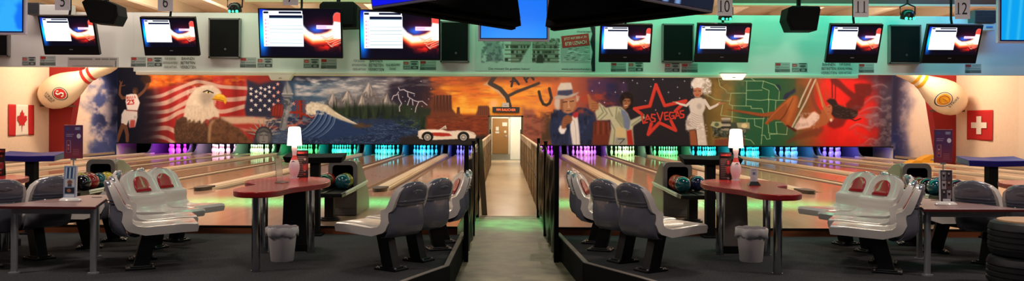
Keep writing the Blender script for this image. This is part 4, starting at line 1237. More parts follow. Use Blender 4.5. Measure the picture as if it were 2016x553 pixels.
# ------------------------------------------------------------------ lanes
PINY = 34.9
PITEND = 36.3
cent, divs = [], []           # lane centres and dividers (x, half width) on the right side, mirrored for the left
x = 1.52
cent.append(x)
for k in range(1, 8):
    if k % 2 == 1:            # ball return divider
        divs.append((x + 0.908, 0.14)); x += 1.816
    else:
        divs.append((x + 0.808, 0.04)); x += 1.616
    cent.append(x)
for s in (-1, 1):
    for k, cx in enumerate(cent):
        b = MB()
        X0 = cx * s
        b.span(X0 - 0.533, X0 + 0.533, FOUL + 0.002, PITEND - 0.5, -0.3, 0.0, 0)
        # arrows let into the boards
        for j in range(-3, 4):
            yy = FOUL + 4.7 - abs(j) * 0.25
            b.prism([(X0 + j * 0.135 - 0.016, yy), (X0 + j * 0.135 + 0.016, yy), (X0 + j * 0.135, yy + 0.15)], -0.001, 0.0006, 'z', 2)
        for g in (-1, 1):
            gx = X0 + g * (0.533 + 0.1175)
            rows = []
            for yy in (FOUL + 0.002, PITEND - 0.5):
                rows.append([(gx + 0.1175 * math.cos(PI * t / 8), yy, -0.012 - 0.085 * math.sin(PI * t / 8)) for t in range(9)])
            b.grid(rows, 1)
        struct(b.build('bowling_lane', [m_lane, m_gut, m_blackm], fix=False))
    for dx, hw in divs + [(cent[0] - 0.768 - 0.06, 0.06), (cent[-1] + 0.768 + 0.22, 0.22)]:
        b = MB()
        z1 = 0.035 if hw > 0.1 else 0.012
        b.span(dx * s - hw, dx * s + hw, FOUL + 0.01, PITEND - 1.4, -0.2, z1, 0)
        if hw > 0.1 and hw < 0.2:
            # raised capping and its rounded front end
            b.span(dx * s - hw * 0.72, dx * s + hw * 0.72, FOUL - 0.15, PITEND - 1.6, z1, z1 + 0.025, 0)
            b.prism([(dx * s + hw * 0.95 * math.cos(t), FOUL - 0.12 + 0.34 * math.sin(t)) for t in [PI + PI * q / 12 for q in range(13)]] + [(dx * s + hw * 0.95, FOUL + 0.2), (dx * s - hw * 0.95, FOUL + 0.2)], 0.0, 0.07, 'z', 1)
        struct(b.build('lane_divider', [m_cap, mat('cap_end', (50, 48, 40), 0.3, amt=0.15)], bevel=0.004))

# ------------------------------------------------------------------ pin decks
for s in (-1, 1):
    allp = [(d, h) for d, h in divs] + [(cent[0] - 0.768 - 0.05, 0.05), (cent[-1] + 0.768 + 0.05, 0.05)]
    for dx, hw in allp:
        prof = [(PITEND, -0.1), (PITEND, 0.75), (34.75, 0.75), (34.72, 0.34), (34.62, 0.2), (34.4, 0.09), (34.05, 0.03), (34.0, -0.1)]
        for off in ((-hw, hw) if hw > 0.1 else (0,)):
            b = MB()
            xx = dx * s + off
            b.prism(prof, xx - 0.03, xx + 0.03, 'x', 0)
            struct(b.build('wall_partition', [m_kick], bevel=0.006))
    b = MB()
    x0, x1 = (-HW, -LIN) if s < 0 else (LIN + 0.06, HW)
    b.span(x0, x1, PITEND, PITEND + 0.1, -0.3, 1.0, 0)      # curtain behind the pits
    b.span(x0, x1, 34.62, PITEND, 0.98, 1.06, 0)
    b.span(x0, x1, PITEND - 0.5, PITEND, -0.3, -0.06, 0)
    struct(b.build('wall_pit', [m_dark]))

# ------------------------------------------------------------------ walls
WALLY = 34.4
MB_Z0, MB_Z1 = 0.455, 3.9
nx, nz = 2100, 230
xs = np.linspace(-HW, HW, nx); zs = np.linspace(MB_Z1, MB_Z0, nz)
XX, ZZ = np.meshgrid(xs, zs)


def proj(X_, Y_, Z_):
    px = VX + F * X_ / Y_
    py = VY + F * (EYE - Z_) / Y_ + ROLL * (px - VX)
    return px, py


px, py = proj(XX, WALLY, ZZ)
C = MURAL.sample(px, np.maximum(py, 142.0))
# painted reproduction: unlit pigment a little lighter than the photographed tone
P = np.stack([XX, np.full_like(XX, WALLY), ZZ], -1)
DX0, DX1, DZ = -0.66, 0.72, 1.60          # the doorway in the mural wall
cx_, cz_ = (xs[:-1] + xs[1:]) / 2, (zs[:-1] + zs[1:]) / 2
keep = ~((cx_[None, :] > DX0) & (cx_[None, :] < DX1) & (cz_[:, None] < DZ))
mural = mesh_obj('wall_mural', grid_mesh('wall_mural', P, C, m_mural, keep))
tag(mural, 'long airbrushed mural with eagle, striped flag, wave, canyon, star and swing above the pin decks', 'mural')
# the panel that carries it, with a dark lower lip
b = MB()
for x0, x1 in ((-HW, DX0), (DX1, HW)):
    b.span(x0, x1, WALLY + 0.004, WALLY + 0.12, MB_Z0, DZ, 0)
    b.span(x0, x1, WALLY - 0.03, WALLY + 0.12, MB_Z0 - 0.035, MB_Z0, 1)
b.span(-HW, HW, WALLY + 0.004, WALLY + 0.12, DZ, MB_Z1 + 0.6, 0)
struct(b.build('wall_back', [m_white, m_blackm]))
# side walls, sky-painted near the mural
for s, nm in ((-1, 'wall_left'), (1, 'wall_right')):
    ys = np.linspace(26.0, WALLY, 420); zz = np.linspace(3.9, -0.1, 200)
    YY, Z2 = np.meshgrid(ys, zz)
    px, py = proj(np.full_like(YY, HW * s), YY, Z2)
    C = MURAL.sample(px, np.clip(py, 113, 299))
    me = grid_mesh(nm, np.stack([np.full_like(YY, HW * s), YY, Z2], -1), C, m_mural)
    struct(mesh_obj(nm, me))
    b = MB()
    b.span(HW * s + 0.004 * s, HW * s + 0.2 * s, 4, WALLY + 2, -0.4, 4.6, 0)
    b.span(HW * s, HW * s + 0.02 * s, 4, 26.0, FLOOR, 3.9, 0)
    b.span(HW * s - 0.03 * s, HW * s, EDGE, WALLY - 0.2, 0.0, 0.09, 1)
    struct(b.build(nm, [m_wall, mat('skirting', (176, 150, 124), 0.5)]))
    # red portal column: narrow at the floor, wide at the knee
    y0 = 29.3 if s < 0 else 29.6
    y1 = y0 + 0.4
    zt = 4.2
    w0, w1 = 0.52, 1.22
    b = MB()
    poly = [(HW * s, -0.1), ((HW - w0) * s, -0.1), ((HW - w1) * s, zt), (HW * s, zt)]
    b.prism(poly, y0, y1, 'y', 0)
    o = struct(b.build('column', [m_redpost], bevel=0.01))

# ------------------------------------------------------------------ corridor
for s, xw, y0 in ((-1, -0.54, 15.4), (1, 0.63, 15.4)):
    b = MB()
    xa, xb = (xw - 0.05, xw) if s < 0 else (xw, xw + 0.05)
    b.span(xa, xb, y0, WALLY - 0.02, CORR, 0.86, 0)
    # pale upper band, seams and a handrail strip
    e = 0.006 * (-s)
    b.span(xw, xw + e, 20.0, WALLY - 0.02, 0.70, 0.86, 1)
    for yy in (16.5, 18.1, 19.9, 21.9, 24.4, 27.4, 31.0):
        b.span(xw, xw + e * 1.6, yy - 0.012, yy + 0.012, CORR, 0.86, 2)
    b.span(xw, xw + e * 1.6, y0, WALLY - 0.02, 0.26, 0.285, 2)
    b.span(xa - 0.01, xb + 0.01, y0, WALLY - 0.02, 0.86, 0.885, 1)
    struct(b.build('wall_corridor', [m_osb, mat('pale_panel', (196, 176, 150), 0.6, noise=5, amt=0.2), mat('seam', (86, 68, 48), 0.7)]))
    # shelf of floor between the low wall and the first lane
    b = MB()
    xc = (cent[0] - 0.768 - 0.1) * s
    xq = xw + 0.06 * s
    b.span(min(xc, xq), max(xc, xq), FOUL, WALLY, -0.3, -0.02, 0)
    struct(b.build('floor', [m_dark]))
DOORY = 45.7
b = MB()
b.span(-0.9, -0.68, WALLY + 0.13, DOORY, CORR, 2.3, 0)
b.span(0.98, 1.1, WALLY + 0.13, DOORY, CORR, 2.3, 0)
b.span(-0.9, 1.1, DOORY + 0.08, DOORY + 0.2, CORR, 2.3, 0)
b.span(-0.9, 1.1, WALLY + 0.13, DOORY + 0.2, 2.25, 2.35, 0)
struct(b.build('wall_passage', [mat('passage_paint', (226, 218, 200), 0.7, amt=0.04)]))
# frame round the opening in the mural wall
b = MB()
b.span(DX0 - 0.02, DX0 + 0.05, WALLY - 0.03, WALLY + 0.14, CORR, DZ + 0.03, 0)
b.span(DX1 - 0.06, DX1 + 0.02, WALLY - 0.03, WALLY + 0.14, CORR, DZ + 0.03, 0)
b.span(DX0 - 0.02, DX1 + 0.02, WALLY - 0.03, WALLY + 0.14, DZ - 0.03, DZ + 0.04, 0)
struct(b.build('trim_3', [m_oldwood], bevel=0.006))
# brown door at the far end
dl, dr, dt = W(967, 0, DOORY).x, W(1001, 0, DOORY).x, EYE + (VY - 233) * DOORY / F
b = MB(); b.span(dl, dr, DOORY - 0.02, DOORY + 0.03, CORR + 0.01, dt)
door = b.build('door_1', [wood_mat('door_veneer', (150, 104, 54), (172, 124, 70), 0.5, 0.45, 0.4, 'X')], bevel=0.005)
tag(door, 'plain brown wooden door at the far end of the corridor', 'door', kind='structure')
b = MB()
b.span(dl - 0.06, dl, DOORY - 0.05, DOORY + 0.06, CORR, dt + 0.05); b.span(dr, dr + 0.07, DOORY - 0.05, DOORY + 0.06, CORR, dt + 0.05); b.span(dl - 0.06, dr + 0.07, DOORY - 0.05, DOORY + 0.06, dt, dt + 0.08)
b.build('door_frame', [mat('white_frame', (236, 230, 216), 0.4)], door)
b = MB(); b.box((dr - 0.09, DOORY - 0.04, 0.62), (0.03, 0.05, 0.13)); b.tube([(dr - 0.09, DOORY - 0.07, 0.64), (dr - 0.2, DOORY - 0.07, 0.64)], 0.012)
b.build('door_handle', [m_steel], door)
b = MB(); b.box((dl + 0.33, DOORY - 0.026, 1.02), (0.16, 0.008, 0.2)); b.box((dl + 0.33, DOORY - 0.026, 0.82), (0.2, 0.008, 0.1)); b.box((dr - 0.2, DOORY - 0.026, 1.26), (0.26, 0.008, 0.2)); b.box((dr - 0.17, DOORY - 0.026, 0.86), (0.12, 0.008, 0.12))
b.build('door_sign', [mat('sign_white', (226, 220, 206), 0.5)], door)
# white door leaf standing open on the right of the passage
b = MB()
xa = W(1005, 0, 38.5).x
b.span(xa, xa + 0.05, 38.5, 39.4, CORR + 0.01, 1.75); b.span(xa + 0.05, 0.98, 38.5, 38.56, CORR + 0.01, 2.25)
struct(b.build('door_2', [mat('white_frame', (236, 230, 216), 0.4)], bevel=0.004))

# ------------------------------------------------------------------ white header board above the foul line
BY = 13.5
bz = lambda px_, py_: W(px_, py_, BY).z
b = MB()
x0, x1 = W(-40, 0, BY).x, W(2060, 0, BY).x
zb = EYE + (VY - 147) * BY / F
ztop = EYE + (VY - 28) * BY / F
xm0, xm1 = W(262, 0, BY).x, W(1690, 0, BY).x
zl = EYE + (VY - 136.5) * BY / F
zr = EYE + (VY - 143.5) * BY / F
b.span(x0, xm0, BY, BY + 0.06, zl, ztop, 0)
b.span(xm0, xm1, BY, BY + 0.06, zb + 0.02, ztop, 0)
b.span(xm1, x1, BY, BY + 0.06, zr, ztop, 0)
struct(b.build('wall_header', [m_white], bevel=0.004))
b = MB()
b.span(W(268, 0, BY).x, W(1688, 0, BY).x, BY - 0.03, BY + 0.10, zb - 0.03, zb + 0.022, 0)
struct(b.build('trim_4', [m_trim], bevel=0.008))

# ------------------------------------------------------------------ timber roof
b = MB(); b.span(-17, 17, 15.0, 40, 4.75, 4.85, 0)
struct(b.build('ceiling', [m_pine]))
for k in range(-8, 9):
    b = MB(); b.span(k * 1.95 - 0.09 + 0.35, k * 1.95 + 0.09 + 0.35, 14.2, 34.3, 4.35, 4.75, 0)
    struct(b.build('beam', [m_beam], bevel=0.01))
for yy, z0, z1, x0, x1 in ((24.6, 4.02, 4.32, -16, 16),):
    b = MB(); b.span(x0, x1, yy, yy + 0.2, z0, z1, 0)
    struct(b.build('beam', [m_beam], bevel=0.01))
b = MB()
xl = W(1432, 0, 14.3).x
z = W(1700, 11.5, 14.3).z
b.span(xl, 9.4, 14.3, 14.5, z, z + 0.035, 1); b.span(xl, 9.4, 14.32, 14.5, z + 0.035, z + 0.4, 0)
struct(b.build('beam', [mat('brown_beam', (120, 74, 56), 0.5), m_trim]))
b = MB()
z = W(600, 4, 14.3).z
b.span(-4.4, -1.9, 14.3, 14.5, z, z + 0.3, 0)
struct(b.build('beam', [m_beam]))
# ------------------------------------------------------------------ bowling pins
PIN = [(0.0258, 0), (0.0285, 0.006), (0.0359, 0.019), (0.0496, 0.057), (0.0573, 0.086), (0.0605, 0.114), (0.0580, 0.149), (0.0525, 0.168), (0.0470, 0.184), (0.0385, 0.203), (0.0314, 0.219),
       (0.0250, 0.238), (0.0228, 0.254), (0.0237, 0.276), (0.0266, 0.298), (0.0305, 0.3207), (0.0323, 0.3429), (0.0300, 0.360), (0.0238, 0.372), (0.0130, 0.379), (0.0, 0.381)]
m_pin = mat('pin_coating', (238, 238, 236), 0.25, coat=0.2, amt=0.01)
m_stripe = mat('pin_stripe', (176, 26, 30), 0.3, amt=0.03)


def pin_mesh(n=16):
    b = MB()
    mis = [1 if 0.215 < (PIN[k][1] + PIN[k + 1][1]) / 2 < 0.24 or 0.254 <= (PIN[k][1] + PIN[k + 1][1]) / 2 < 0.27 else 0 for k in range(len(PIN) - 1)]
    b.lathe(PIN, n, mis=mis)
    return b


names_l = ['indigo-lit rack beside the corridor, left side', 'azure-lit rack, second left of the corridor', 'cyan-lit rack, third left of the corridor', 'teal-lit rack, fourth left of the corridor',
           'green-lit rack, fifth left of the corridor', 'pale green rack, sixth left of the corridor', 'pinkish white rack, seventh left of the corridor', 'purple-lit rack, last left of the corridor']
names_r = ['purple-lit rack beside the corridor, right side', 'lilac-lit rack, second right of the corridor', 'pale green rack, third right of the corridor', 'emerald-lit rack, fourth right of the corridor',
           'turquoise-lit rack, fifth right of the corridor', 'bright cyan rack, sixth right of the corridor', 'sky-blue rack, seventh right of the corridor', 'violet-blue rack, last right of the corridor']
pos = [(0, 0, 'head pin'), (-1, 1, 'left pin, second row'), (1, 1, 'right pin, second row'), (-2, 2, 'left pin, third row'), (0, 2, 'middle pin, third row'), (2, 2, 'right pin, third row'),
       (-3, 3, 'far left pin, back row'), (-1, 3, 'inner left pin, back row'), (1, 3, 'inner right pin, back row'), (3, 3, 'far right pin, back row')]
pin0 = None
for s, nm in ((-1, names_l), (1, names_r)):
    for k, cx in enumerate(cent):
        for ax, ay, lab in pos:
            if pin0 is None:
                o = pin0 = pin_mesh().build('bowling_pin', [m_pin, m_stripe], fix=False)
            else:
                o = pin0.copy(); COL.objects.link(o)
            o.location = (cx * s + ax * 0.1524, PINY + ay * 0.264, 0.0)
            tag(o, lab + ' of ' + nm[k], 'bowling pin', 'pins of the ' + nm[k])

# ------------------------------------------------------------------ seats
m_shell = mat('seat_shell', (206, 198, 192), 0.16, coat=0.5, amt=0.03)
m_back = mat('seat_back', (98, 98, 110), 0.2, coat=0.6, amt=0.06)
m_insert = mat('red_insert', (156, 22, 34), 0.22, coat=0.4, amt=0.05)


def make_seat():
    sh = MB()
    # front surface stations: x, z, half width
    F_ = [(0.475, 0.372, 0.24), (0.485, 0.425, 0.255), (0.468, 0.452, 0.262), (0.34, 0.457, 0.265), (0.16, 0.447, 0.265), (0.0, 0.440, 0.265), (-0.065, 0.450, 0.265), (-0.098, 0.475, 0.265), (-0.106, 0.51, 0.262),
          (-0.098, 0.545, 0.258), (-0.094, 0.582, 0.255), (-0.104, 0.604, 0.252), (-0.150, 0.620, 0.25), (-0.178, 0.66, 0.248), (-0.208, 0.725, 0.246), (-0.240, 0.792, 0.226), (-0.262, 0.834, 0.178), (-0.274, 0.860, 0.105), (-0.278, 0.868, 0.02)]
    nrm = []
    for i in range(len(F_)):
        a, c = F_[max(i - 1, 0)], F_[min(i + 1, len(F_) - 1)]
        d = Vector((c[0] - a[0], c[1] - a[1])).normalized()
        nrm.append((-d.y, d.x))       # points to the rear / underside
    T = [0.012, 0.05, 0.085, 0.092, 0.092, 0.092, 0.095, 0.095, 0.098, 0.10, 0.10, 0.095, 0.085, 0.08, 0.075, 0.068, 0.06, 0.045, 0.03]
    rows = []
    for i, (x, z, w) in enumerate(F_):
        n0 = nrm[i]
        # rear side lies opposite the face normal
        rx, rz = (-n0[0], -n0[1]) if (n0[0] * 1.0 + n0[1] * 1.0) > 0 else n0
        if i < 6:
            rx, rz = (0.0, -1.0) if i > 1 else (-0.3, -0.95)
        else:
            rx, rz = (-1.0, -0.25) if i > 7 else (-0.75, -0.65)
        ring = []
        for t in np.linspace(-1, 1, 13):
            dish = 0.018 * (1 - abs(t) ** 2.5) if i > 2 else 0.0
            e = max(0.0, abs(t) - 0.85) / 0.15
            ring.append((x + rx * (dish + 0.012 * e * e), w * t, z + rz * (dish + 0.012 * e * e)))
        for t in np.linspace(1, -1, 7):
            ring.append((x + rx * T[i], (w - 0.006) * t, z + rz * T[i]))
        rows.append(ring)
    sh.grid(rows, 0, True, cyc=True)
    b0 = len(sh.v) - len(rows[0])
    sh.f.append(list(range(b0, b0 + len(rows[0])))); sh.m.append(0); sh.s.append(False)
    sh.f.append(list(range(len(rows[0]) - 1, -1, -1))); sh.m.append(0); sh.s.append(False)
    seat = sh.build('seat', [m_shell], sharp=35)
    # convex outer shell of the backrest
    B_ = [(-0.03, 0.335, 0.21, 0.005), (-0.07, 0.330, 0.245, 0.045), (-0.12, 0.345, 0.258, 0.085), (-0.15, 0.385, 0.265, 0.108), (-0.165, 0.445, 0.268, 0.118), (-0.17, 0.51, 0.268, 0.118), (-0.175, 0.57, 0.264, 0.110), (-0.185, 0.618, 0.259, 0.096),
          (-0.197, 0.642, 0.256, 0.078), (-0.20, 0.646, 0.256, 0.089), (-0.207, 0.658, 0.256, 0.088), (-0.209, 0.662, 0.256, 0.073), (-0.213, 0.674, 0.256, 0.073), (-0.215, 0.678, 0.256, 0.086), (-0.220, 0.690, 0.256, 0.085), (-0.222, 0.694, 0.256, 0.074),
          (-0.236, 0.73, 0.252, 0.074), (-0.258, 0.782, 0.236, 0.066), (-0.276, 0.824, 0.20, 0.054), (-0.288, 0.850, 0.15, 0.042), (-0.294, 0.864, 0.088, 0.028), (-0.296, 0.869, 0.01, 0.01)]
    bk = MB(); rows = []
    for x, z, w, g in B_:
        ring = [(x - 0.025 - g * (1 - abs(t) ** 5.0), (w - 0.022) * t, z) for t in np.sin(np.linspace(-PI / 2, PI / 2, 19))]
        ring += [(x - 0.012, (w - 0.035) * t, z) for t in np.linspace(1, -1, 5)]
        rows.append(ring)
    bk.grid(rows, 0, True, cyc=True)
    n = len(rows[0])
    bk.f.append(list(range(n - 1, -1, -1))); bk.m.append(0); bk.s.append(False)
    # raised lens emblem
    for r0, zz in ((1.0, 0.004), (0.62, 0.009)):
        ring = []
        for k in range(25):
            t = 2 * PI * k / 24
            y, z = 0.085 * r0 * math.cos(t), 0.77 + 0.024 * r0 * math.sin(t) * (1 - 0.35 * abs(math.cos(t)))
            xs_ = -0.2785 - 0.069 * (1 - abs(y / 0.238) ** 5.0) - (z - 0.77) * 0.30
            ring.append(Vector((xs_, y, z)))
        inner = [Vector((q.x - zz, q.y * 0.82, 0.77 + (q.z - 0.77) * 0.72)) for q in ring]
        bk.grid([ring, inner], 0, False)
        bk.add(inner[:-1], [tuple(range(24))], 0, False)
    bk.build('back_shell', [m_back], seat, sharp=40)
    ins = MB(); rows = []
    for z, w in ((0.632, 0.106), (0.68, 0.108), (0.72, 0.106), (0.755, 0.096), (0.780, 0.074), (0.797, 0.043), (0.803, 0.015)):
        x = np.interp(z, [q[1] for q in F_[11:]], [q[0] for q in F_[11:]])
        rows.append([(x - 0.018 * (1 - abs(w * t / 0.245) ** 2.5) + 0.010 + 0.004 * (1 - t * t), w * t, z) for t in np.linspace(-1, 1, 9)])
    ins.grid(rows, 0, True)
    ii = ins.build('back_insert', [m_insert], seat)
    so = ii.modifiers.new('thick', 'SOLIDIFY'); so.thickness = 0.008
    return seat


def make_pedestal():
    b = MB()
    M = Matrix.Shear('XZ', 3, (0.0, 0.0)) if False else Matrix.Identity(4)
    # leaning box tube from base plate up under the pan
    def tub(x0, x1, z0, z1, hx, hy):
        vs = []
        for x, z in ((x0, z0), (x1, z1)):
            vs += [(x - hx, -hy, z), (x + hx, -hy, z), (x + hx, hy, z), (x - hx, hy, z)]
        b.add(vs, [(3, 2, 1, 0), (4, 5, 6, 7), (0, 1, 5, 4), (1, 2, 6, 5), (2, 3, 7, 6), (3, 0, 4, 7)], 0)
    tub(-0.03, 0.06, 0.02, 0.362, 0.07, 0.055)
    b.box((-0.03, 0, 0.011), (0.27, 0.20, 0.022), 0)
    b.box((-0.03, 0, 0.028), (0.18, 0.15, 0.016), 0)
    for sx in (-1, 1):
        for sy in (-1, 1):
            b.cyl((-0.03 + sx * 0.11, sy * 0.075, 0.02), (-0.03 + sx * 0.11, sy * 0.075, 0.034), 0.011, n=6, mi=1, smooth=False)
    b.box((0.06, 0, 0.352), (0.34, 0.16, 0.018), 0)
    return b.build('pedestal', [m_black, m_steel], bevel=0.004)


SEAT0, PED0 = None, None


def make_bench(label, spots, group='rows of moulded seats'):
    """spots: (x, y, nx, ny) of each seat; n = the way it faces"""
    global SEAT0, PED0
    x0, y0 = spots[0][0], spots[0][1]
    root = thing('seat_row', label, 'seat', (x0, y0, FLOOR), 0, group)
    for x, y, nx_, ny_ in spots:
        a = math.atan2(ny_, nx_)
        if SEAT0 is None:
            SEAT0, PED0 = make_seat(), make_pedestal()
            st, pd = SEAT0, PED0
            st.parent = root; pd.parent = root
        else:
            st, pd = dup(SEAT0, root), dup(PED0, root)
        st.location = (x - x0, y - y0, 0); st.rotation_euler = (0, 0, a)
        pd.location = (x - x0, y - y0, 0); pd.rotation_euler = (0, 0, a)
    b = MB()
    for (xa, ya, n1, n2), (xb, yb, m1, m2) in zip(spots[:-1], spots[1:]):
        pa = Vector((xa - x0 + 0.05 * n1, ya - y0 + 0.05 * n2, 0.335)); pb = Vector((xb - x0 + 0.05 * m1, yb - y0 + 0.05 * m2, 0.335))
        b.cyl(pa, pb, 0.03, n=8)
    b.build('rail', [m_black], root)
    return root


def arc(axis, side, k=1.0, rear=True):
    """four seats on one side of a bay; side +1 = right of the axis, facing left"""
    if rear:
        o = [(1.19, 8.26, 0.84, 0.54), (1.40, 8.80, 0.85, 0.52), (1.55, 9.55, 0.95, -0.31), (1.56, 10.12, 0.95, -0.31)]
    else:
        o = [(1.19, 8.24, 0.90, 0.43), (1.41, 8.80, 0.88, 0.47), (1.62, 9.56, 0.92, -0.38), (1.59, 10.14, 0.92, -0.38)]
    return [(axis + side * dx * k, y, -side * nx_, ny_) for dx, y, nx_, ny_ in o]


XL, XR = -2.31, 2.57
make_bench('row of moulded grey seats, backs to the corridor, left of the corridor mouth', arc(XL, 1))
make_bench('row of moulded pale seats with red inserts facing the bin under the left red table', arc(XL, -1, 1.0, False))
make_bench('row of moulded grey seats, backs to the corridor, right of the corridor mouth', arc(XR, -1, 0.94))
make_bench('row of moulded pale seats with red inserts facing the bin under the right red table', arc(XR, 1, 0.94, False))
make_bench('dark-backed row of seats behind the brochure holder at the far left', arc(-6.24, 1))
make_bench('dark-backed row of seats behind the tyre stack at the far right', arc(6.43, -1))

# ------------------------------------------------------------------ low wedge tables between the seat rows
m_lam = mat('plum_laminate', (150, 116, 112), 0.35, amt=0.06)
m_lamedge = mat('dark_red_edge', (76, 18, 20), 0.4)


def wedge_table(label, fl, fr, bl, br, legs, mirror=1):
    zt = 0.645
    t = thing('wedge_table', label, 'table', (fl[0], fl[1], FLOOR), 0, 'low tables between seat rows')
    P = [(p[0] - fl[0], p[1] - fl[1]) for p in (fl, fr, br, bl)]
    if mirror < 0:
        P = P[::-1]
    b = MB(); b.prism(P, zt - 0.028, zt, 'z', 0)
    b.build('table_top', [m_lam], t, bevel=0.004)
    cxm = sum(p[0] for p in P) / 4; cym = sum(p[1] for p in P) / 4
    b = MB()
    b.prism([(cxm + (p[0] - cxm) * 1.004, cym + (p[1] - cym) * 1.004) for p in P], zt - 0.026, zt - 0.006, 'z', 0)
    b.build('edge_band', [m_lamedge], t)
    L = [(x - fl[0], y - fl[1]) for x, y in legs]
    b = MB()
    for i in range(len(L)):
        a, c = Vector((*L[i], zt - 0.055)), Vector((*L[(i + 1) % len(L)], zt - 0.055))
        d = (c - a).normalized(); n = Vector((-d.y, d.x, 0)) * 0.012
        vs = [a - n, c - n, c + n, a + n]
        vs = [(q.x, q.y, zt - 0.085) for q in vs] + [(q.x, q.y, zt - 0.028) for q in vs]
        b.add(vs, [(3, 2, 1, 0), (4, 5, 6, 7), (0, 1, 5, 4), (1, 2, 6, 5), (2, 3, 7, 6), (3, 0, 4, 7)])
    b.build('apron', [m_steel], t)
    for x, y in L:
        b = MB(); b.cyl((x, y, 0.012), (x, y, zt - 0.028), 0.03, n=16); b.cyl((x, y, 0), (x, y, 0.014), 0.052, n=16)
        b.build('leg', [m_steel], t)
    b = MB(); gx, gy = P[3][0] * 0.35 + P[2][0] * 0.5 + P[1][0] * .15, max(p[1] for p in P) - 0.28
    b.cyl((gx, gy, zt - 0.002), (gx, gy, zt + 0.004), 0.05, n=18)
    b.build('grommet', [m_black], t)
    return t


wedge_table('low plum-topped table with steel legs carrying the purple placard at the left edge', (-4.70, 7.80), (-3.75, 7.78), (-4.41, 9.0), (-4.17, 9.0), [(-4.58, 7.93), (-3.84, 7.93), (-4.28, 8.9)])
wedge_table('low plum-topped table with steel legs carrying the purple placard at the right edge', (3.93, 7.95), (4.90, 7.97), (4.36, 9.15), (4.50, 9.15), [(4.02, 8.06), (4.78, 8.06), (4.43, 9.05)])

# ------------------------------------------------------------------ red boomerang tables
m_redtop = mat('red_laminate', (176, 34, 32), 0.25, coat=0.25, amt=0.05)
m_rededge = mat('deep_red_edge', (128, 18, 22), 0.35)
KID = [(-2.535, 8.17), (-2.53, 7.95), (-2.46, 7.72), (-2.33, 7.60), (-2.18, 7.60), (-2.08, 7.74), (-2.06, 7.94), (-2.04, 8.14), (-1.97, 8.36), (-1.885, 8.62), (-1.86, 8.92), (-1.90, 9.26), (-2.0, 9.54), (-2.18, 9.74), (-2.42, 9.82), (-2.62, 9.68), (-2.74, 9.38), (-2.76, 9.06), (-2.70, 8.84), (-2.60, 8.72), (-2.52, 8.60), (-2.50, 8.42)]


def smooth_loop(P, n=4):
    out = []
    m = len(P)
    for i in range(m):
        p0, p1, p2, p3 = (Vector(P[(i + j - 1) % m]) for j in range(4))
        for k in range(n):
            t = k / n
            q = 0.5 * ((2 * p1) + (-p0 + p2) * t + (2 * p0 - 5 * p1 + 4 * p2 - p3) * t * t + (-p0 + 3 * p1 - 3 * p2 + p3) * t ** 3)
            out.append((q.x, q.y))
    return out


def red_table(label, ax, mir, col_mat, legs=((-2.37, 8.10), (-2.12, 9.29), (-2.62, 9.25))):
    zt = 0.80
    fx = (lambda x: ax + (x - XL)) if mir > 0 else (lambda x: ax + (XL - x))
    t = thing('lounge_table', label, 'table', (ax, 8.7, FLOOR), 0, 'red boomerang tables')
    L = smooth_loop([(fx(x) - ax, y - 8.7) for x, y in KID])
    if mir < 0:
        L = L[::-1]
    b = MB(); b.prism(L, zt - 0.055, zt, 'z', 0, smooth=True)
    b.build('table_top', [m_redtop], t, bevel=0.006, sharp=50)
    b = MB()
    cxm = sum(p[0] for p in L) / len(L); cym = sum(p[1] for p in L) / len(L)
    b.prism([(cxm + (p[0] - cxm) * 1.005, cym + (p[1] - cym) * 1.003) for p in L], zt - 0.046, zt - 0.01, 'z', 0, smooth=True)
    b.build('edge_band', [m_rededge], t, sharp=50)
    for x, y in legs:
        x, y = fx(x) - ax, y - 8.7
        b = MB(); b.cyl((x, y, 0.008), (x, y, zt - 0.055), 0.041, n=20); b.cyl((x, y, zt - 0.075), (x, y, zt - 0.055), 0.06, n=20); b.cyl((x, y, 0), (x, y, 0.012), 0.048, n=20)
        b.build('leg', [m_chrome], t)
    x, y = fx(-2.33) - ax, 9.66 - 8.7 - 0.12
    b = MB(); b.box((x, y, 0.37), (0.28, 0.30, 0.75), 0, top=(0.86, 0.8)); b.box((x, y, 0.04), (0.31, 0.33, 0.08), 1)
    b.build('column', [col_mat, m_blackm], t, bevel=0.008)
    return t


m_greycol = mat('grey_column', (120, 112, 108), 0.4)
red_table('red boomerang-shaped table with chrome legs and black column, left of the corridor', XL, 1, m_black)
red_table('red boomerang-shaped table with chrome legs and grey column, right of the corridor', 2.55, -1, m_greycol)
red_table('red tabletop just showing at the left picture edge beside the blue-lit console', -5.66, 1, m_black)
red_table('red tabletop just showing at the right picture edge beside the blue-lit console', 5.86, -1, m_greycol)

# ------------------------------------------------------------------ pin lamps on the red tables
m_shade = mat('lamp_shade', (255, 236, 214), 0.6, emis=2.6, amt=0.01)
m_lampbody = mat('lamp_pin', (240, 220, 226), 0.25, coat=0.3, amt=0.03)
m_lampred = mat('lamp_collar', (214, 70, 66), 0.3)


